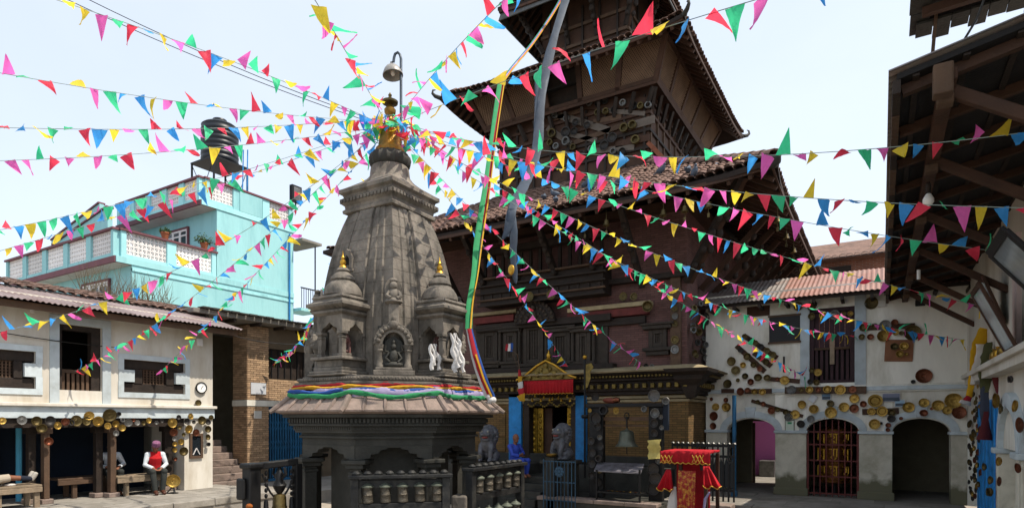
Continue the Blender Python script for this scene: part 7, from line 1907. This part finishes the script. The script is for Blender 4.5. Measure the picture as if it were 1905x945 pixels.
MB().prism(arch_ + [(ax(1250), az(1281, 873)), (ax(1250), az(1281, 850)), (ax(1312), az(1281, 850)), (ax(1312), az(1281, 873))], lambda u, v, w: (u, RY - .05 + w, v), 0, .03).build('arched_board', WOOD, ra)
MB().box(ax(1250), ax(1312), RY + .3, RY + .34, .2, az(1281, 845)).build('back_drape', RD, ra)
# side skirts flaring outwards
def skirt(x0, zt_, x1, zb_, w0, w1, name):
    q = MB(); vs = []
    for i in range(13):
        f = i/12
        for j in range(6):
            g_ = j/5; vs.append((x0 + (x1 - x0)*g_ + (w0 + (w1 - w0)*g_)*(f - .5), RY - .1 - .06*math.sin(f*5*math.pi)*g_ - .05*g_, zt_ + (zb_ - zt_)*g_ + .03*math.cos(f*math.pi*4)*g_))
    q.add(vs, [(i*6 + j, (i+1)*6 + j, (i+1)*6 + j + 1, i*6 + j + 1) for i in range(12) for j in range(5)])
    o = q.build(name, RD, ra, smooth=80); o.modifiers.new('solid', 'SOLIDIFY').thickness = .008
    MB().tube([(vs[i*6 + 5][0], vs[i*6 + 5][1] - .008, vs[i*6 + 5][2] + .01) for i in range(13)], .009, 5).build('gold_fringe', GTRIM, o)
skirt(ax(1247), az(1248, 872), ax(1242), az(1240, 910), .08, .30, 'red_skirt'); skirt(ax(1316), az(1316, 866), ax(1329), az(1330, 906), .10, .30, 'red_skirt')
pleated(ax(1266), ax(1298), RY - .14, az(1281, 985), az(1281, 874), .012, 5, BRO, 'brocade_cloth', ra, .12)
ribbon([onY(1256, 905, RY - .05), onY(1252, 925, RY - .1), onY(1250, 960, RY - .15)], [.04, .14, .22], WHT, lambda i, p, t: (1, 0, 0), .02, ra, 'white_cloth')
ribbon([onY(1320, 915, RY - .1), onY(1312, 928, RY - .1), onY(1308, 960, RY - .1)], [.03, .05, .03], CL['lavender'], lambda i, p, t: (1, 0, 0), .015, ra, 'ribbon_tie')

# ================================================================ people
SKIN = flat('brown skin', '#7a4e38', .6, scale=12, var=.12, bump=.04)
def person(label, hip, fwd, J, cl, group=None, vox=.013, hair=None, rot_up=None):
    f = Vector(fwd).normalized(); r_ = Vector((f.y, -f.x, 0)); up = UP
    if rot_up is not None: f, r_, up = rot_up
    hip = Vector(hip)
    P = {k: hip + f*v[0] + r_*v[1] + up*v[2] for k, v in J.items()}
    rot = Matrix((f, -r_, up)).transposed()
    t = thing('person', label, 'person', hip, group)
    def limbs(q, g=0.0, arms=True, legs=True, torso=True, lower=1.0, foot=True):
        if torso:
            q.tube([P['pelvis'], P['waist'], P['chest'], P['neck'] - (P['neck'] - P['chest'])*.25], [.125 + g, .115 + g, .135 + g, .07 + g], 12)
            q.tube([P['shL'], P['shR']], .062 + g, 10); q.tube([P['hipL'], P['hipR']], .10 + g, 10)
        for s in 'LR':
            if arms:
                w = P['el' + s].lerp(P['wr' + s], lower)
                q.tube([P['sh' + s], P['sh' + s].lerp(P['el' + s], .5), P['el' + s], w], [.055 + g, .05 + g, .04 + g, .036 + g], 10); q.ball(P['sh' + s], .06 + g); q.ball(P['el' + s], .042 + g)
            if legs:
                an = P['an' + s]
                q.tube([P['hip' + s], P['hip' + s].lerp(P['kn' + s], .5), P['kn' + s], P['kn' + s].lerp(an, .35), an], [.088 + g, .078 + g, .06 + g, .056 + g, .042 + g], 10); q.ball(P['kn' + s], .062 + g)
        return q
    q = limbs(MB())
    hd = P['head']; hf = (P['face'] - hd).normalized(); hu = (hd - P['neck']).normalized(); hr = hf.cross(hu).normalized(); hu = hr.cross(hf)
    hrot = Matrix((hf, -hr, hu)).transposed()
    q.tube([P['neck'] - hu*.05, hd - hu*.04], .055, 10)
    q.ball(hd + hu*.02, (.098, .080, .115), hrot); q.ball(hd + hf*.03 - hu*.055, (.065, .055, .06), hrot)
    q.ball(hd + hf*.10 - hu*.012, (.022, .014, .024), hrot, 7, 5)
    for s in (-1, 1): q.ball(hd + hr*s*.082 - hu*.005, (.02, .012, .03), hrot, 7, 5)
    q.ball(hd + hf*.088 - hu*.058, (.012, .024, .008), hrot, 7, 5)
    for s in 'LR':
        w, h_ = P['wr' + s], P['ha' + s]; d = (h_ - w).normalized(); sd = d.cross(UP); sd = sd.normalized() if sd.length > .1 else r_; 
        q.ball(w + d*.05, (.05, .036, .022), Matrix((d, sd, d.cross(sd))).transposed())
        for k in range(4):
            b0 = w + d*.085 + sd*(k - 1.5)*.018; L_ = (.05, .06, .055, .042)[k]
            q.tube([b0, b0 + d*L_*.6, b0 + d*L_ - d.cross(sd)*.02], [.010, .009, .007], 6)
        q.tube([w + d*.03 + sd*.035, w + d*.07 + sd*.055], [.011, .009], 6)
        a_, to = P['an' + s], P['to' + s]; q.tube([a_, a_.lerp(to, .3) - up*.0, to], [.042, .042, .03], 9)
    remeshed(q, 'body', SKIN, t, vox, 2)
    e = MB()
    for s in (-1, 1): e.ball(hd + hf*.084 + hr*s*.034 + hu*.016, .011, n=7, m=5)
    e.build('eyes', flat('dark eye', '#1a1210', .3), t, smooth=60)
    for nm, kind, mat in cl:
        q = MB()
        if kind == 'shirt': limbs(q, .014, True, False, True, .85)
        elif kind == 'vest':
            q.tube([P['pelvis'] + up*.02, P['waist'], P['chest'], P['chest'].lerp(P['neck'], .72)], [.155, .155, .178, .095], 12); q.tube([P['shL'].lerp(P['shR'], .14), P['shR'].lerp(P['shL'], .14)], .086, 10)
        elif kind == 'trousers':
            limbs(q, .016, False, True, False); q.tube([P['hipL'], P['hipR']], .118, 10); q.tube([P['pelvis'], P['pelvis'].lerp(P['waist'], .6)], [.14, .13], 12)
        elif kind == 'shorts':
            for s in 'LR': q.tube([P['hip' + s], P['kn' + s]], [.11, .085], 10)
            q.tube([P['hipL'], P['hipR']], .12, 10); q.tube([P['pelvis'], P['waist']], [.14, .13], 12)
        elif kind == 'socks':
            for s in 'LR': q.tube([P['an' + s].lerp(P['kn' + s], .55), P['an' + s]], [.062, .05], 10)
        elif kind == 'shoes':
            for s in 'LR': a_, to = P['an' + s], P['to' + s]; q.tube([a_ - (to - a_)*.25, a_.lerp(to, .45), to, to + (to - a_)*.12], [.05, .052, .045, .03], 9)
        elif kind == 'cap':
            for k_ in (0,): q.lathe([(.098, .035), (.102, .06), (.098, .12), (.085, .155), (.04, .165), (.004, .166)], hd, 18, Matrix((hf, -hr, (hu + hf*.12).normalized())).transposed())
        elif kind == 'hair':
            q.ball(hd + hu*.03 - hf*.012, (.094, .084, .112), hrot)
        elif kind == 'stripe':
            for s in 'LR':
                o_ = r_*(.085 if s == 'R' else -.085); pth = [P['hip' + s] + o_*1.2 + up*.05, P['kn' + s] + o_*.95 + up*.02, P['kn' + s].lerp(P['an' + s], .5) + o_*.9, P['an' + s] + o_*.75]
                q.tube(pth, .013, 6)
        if kind in ('cap', 'stripe', 'hair'): q.build(nm, mat, t, smooth=60)
        else: remeshed(q, nm, mat, t, vox, 2)
    return t
SIT = dict(pelvis=(0, 0, .10), waist=(.02, 0, .26), chest=(.06, 0, .44), neck=(.10, 0, .58), head=(.16, 0, .70), face=(.24, 0, .655), shL=(.08, -.17, .50), shR=(.08, .17, .50), elL=(.15, -.24, .25), elR=(.15, .24, .25), wrL=(.36, -.07, .14), wrR=(.36, .07, .15), haL=(.44, 0, .11), haR=(.44, .0, .10),
           hipL=(.02, -.09, .08), hipR=(.02, .09, .08), knL=(.46, -.13, .09), knR=(.46, .13, .09), anL=(.46, -.09, -.40), anR=(.50, .08, -.40), toL=(.62, -.10, -.455), toR=(.66, .08, -.455))
hp = onX(287, 880, -16.05)
WSH = flat('white shirt cloth', '#c9d0d6', .85, var=.15); RVS = flat('red knitted vest', '#b8141c', .9, bump=.3, bscale=80); GTR = flat('charcoal trousers', '#2f3230', .9); TOPI = M('patterned pink cap', '#8f5f80', .9, var=.5, scale=30, bump=.2, stain='#5a2f46', samt=.8, sscale=25); SHB = flat('brown shoe leather', '#4a2a1e', .5)
person('man in red vest, white shirt and patterned cap sitting on the arcade bench', (hp.x, hp.y, 1.0), (1, -.30, 0), SIT, [('shirt', 'shirt', WSH), ('vest', 'vest', RVS), ('trousers', 'trousers', GTR), ('cap', 'cap', TOPI), ('shoes', 'shoes', SHB)], 'people in the court')
S2_ = dict(SIT); S2_.update(head=(.12, 0, .71), face=(.21, 0, .69), elL=(.05, -.30, .26), elR=(.05, .30, .26), wrL=(.30, -.12, .20), wrR=(.30, .12, .20))
hp = onX(204, 872, -16.85)
person('person in a white shirt on the dim bench, half hidden by the timber post', (hp.x, hp.y, 1.0), (1, -.2, 0), S2_, [('shirt', 'shirt', WSH), ('trousers', 'trousers', GTR), ('hair', 'hair', flat('black hair', '#15120f', .7))], 'people in the court')
S3_ = dict(SIT); S3_.update(head=(.05, 0, .71), face=(.15, 0, .70), neck=(.02, 0, .58), chest=(0, 0, .44), shL=(0, -.17, .50), shR=(0, .17, .50), waist=(0, 0, .26), elL=(.12, -.22, .30), elR=(.14, .20, .28), wrL=(.28, -.02, .30), wrR=(.26, .04, .24), haL=(.30, .08, .29), haR=(.30, -.06, .24), knL=(.44, -.08, .12), knR=(.44, .12, .13), anL=(.40, -.07, -.24), anR=(.42, .10, -.24), toL=(.54, -.06, -.30), toR=(.57, .12, -.30))
hp = onY(957, 862, 14.35)
BLT = flat('royal blue tracksuit', '#3550b8', .8, var=.2); HAIR = flat('shaved dark hair', '#2a1c16', .8)
person('man in a blue tracksuit with white stripes sitting beside the temple steps', (hp.x, hp.y, PZ), (1, -.25, 0), S3_, [('tracksuit_top', 'shirt', BLT), ('tracksuit_trousers', 'trousers', BLT), ('white_stripe', 'stripe', WHT)], 'people in the court')
LIE = dict(pelvis=(0, 0, .0), waist=(0, 0, .18), chest=(0, 0, .40), neck=(0, 0, .56), head=(.03, 0, .70), face=(.14, 0, .70), shL=(0, -.17, .48), shR=(0, .17, .48), elL=(.05, -.22, .22), elR=(.05, .22, .22), wrL=(.13, -.10, .02), wrR=(.13, .10, .06), haL=(.14, 0, .0), haR=(.14, -.02, .04), hipL=(0, -.09, -.05), hipR=(0, .09, -.05), knL=(.03, -.09, -.48), knR=(.05, .09, -.48), anL=(0, -.08, -.90), anR=(.0, .10, -.88), toL=(.13, -.09, -.96), toR=(.12, .13, -.94))
fy_ = onX(66, 885, -15.8).y
person('person in khaki shorts and dark socks lying on the bench', (-15.82, fy_ - .97, 1.125), (1, 0, 0), LIE, [('shirt', 'shirt', flat('grey shirt', '#7d7a74', .9)), ('shorts', 'shorts', flat('khaki cloth', '#9a8f80', .9)), ('socks', 'socks', flat('navy socks', '#1d2230', .9)), ('shoes', 'shoes', flat('pale grey shoe', '#9b968e', .7))], 'people in the court', rot_up=(Vector((0, 0, 1)), Vector((1, 0, 0)), Vector((0, -1, 0))))
bkt = MB()
for i in range(8): bkt.ball((-15.85 + rnd.uniform(-.15, .15), fy_ - 1.3 + i*.12, 1.02), (.14, .12, .035), n=9, m=5)
tag(remeshed(bkt, 'crumpled_blanket', WHT, None, .02, 2), 'crumpled pale blanket on the bench under the lying person', 'blanket')

# ================================================================ pigeons on the lower temple roof
PG = M('pigeon grey feathers', '#4a5462', .6, var=.3, scale=20, bump=.1)
def pigeon_mesh():
    q = MB(); rt = Matrix.Rotation(R(-14), 3, 'Y')
    q.ball((0, 0, .10), (.13, .065, .07), rt); q.ball((.09, 0, .16), (.045, .04, .06)); q.ball((.115, 0, .215), (.036, .03, .032)); q.tube([(.14, 0, .212), (.17, 0, .205)], [.010, .004], 5)
    q.prism([(-.08, -.03), (-.24, -.035), (-.24, .035), (-.08, .03)], lambda u, v, w: (u, v, .10 + w + (u + .08)*.25), -.012, .012)
    for s in (-1, 1): q.tube([(.01, s*.025, .05), (.01, s*.025, 0)], .006, 5); q.ball((-.02, s*.05, .115), (.11, .02, .045), rt)
    return q.mesh('pigeon', PG, smooth=60)
PM = pigeon_mesh()
k = .577
pl_ = [(1089, 348), (1099, 355), (1062, 364), (1033, 366), (1012, 372), (1034, 379), (1230, 324), (1280, 327), (1292, 335), (1150, 345), (868, 408), (842, 398)]
for i, (px, py) in enumerate(sorted(pl_)):
    r_ = ray(px, py); t = (7.52 - 13.3*k + .03 - H)/(r_.z - k*r_.y)
    p = Vector((r_.x*t, r_.y*t, H + r_.z*t))
    if not 13.2 < p.y < 17.2: p = Vector((onY(px, py, 13.6).x, 13.6, 7.78))
    p.z = ztop(0, p.x - TX, TY - p.y, *E1) + .07
    tag(put('pigeon', PM, p, Matrix.Rotation(rnd.uniform(0, 6.3), 3, 'Z')), f'{ORD[i]} grey pigeon on the lower temple roof, counted from the shrine', 'pigeon', 'pigeons on the temple roof')
for (px, py) in ((1641, 470),): pass
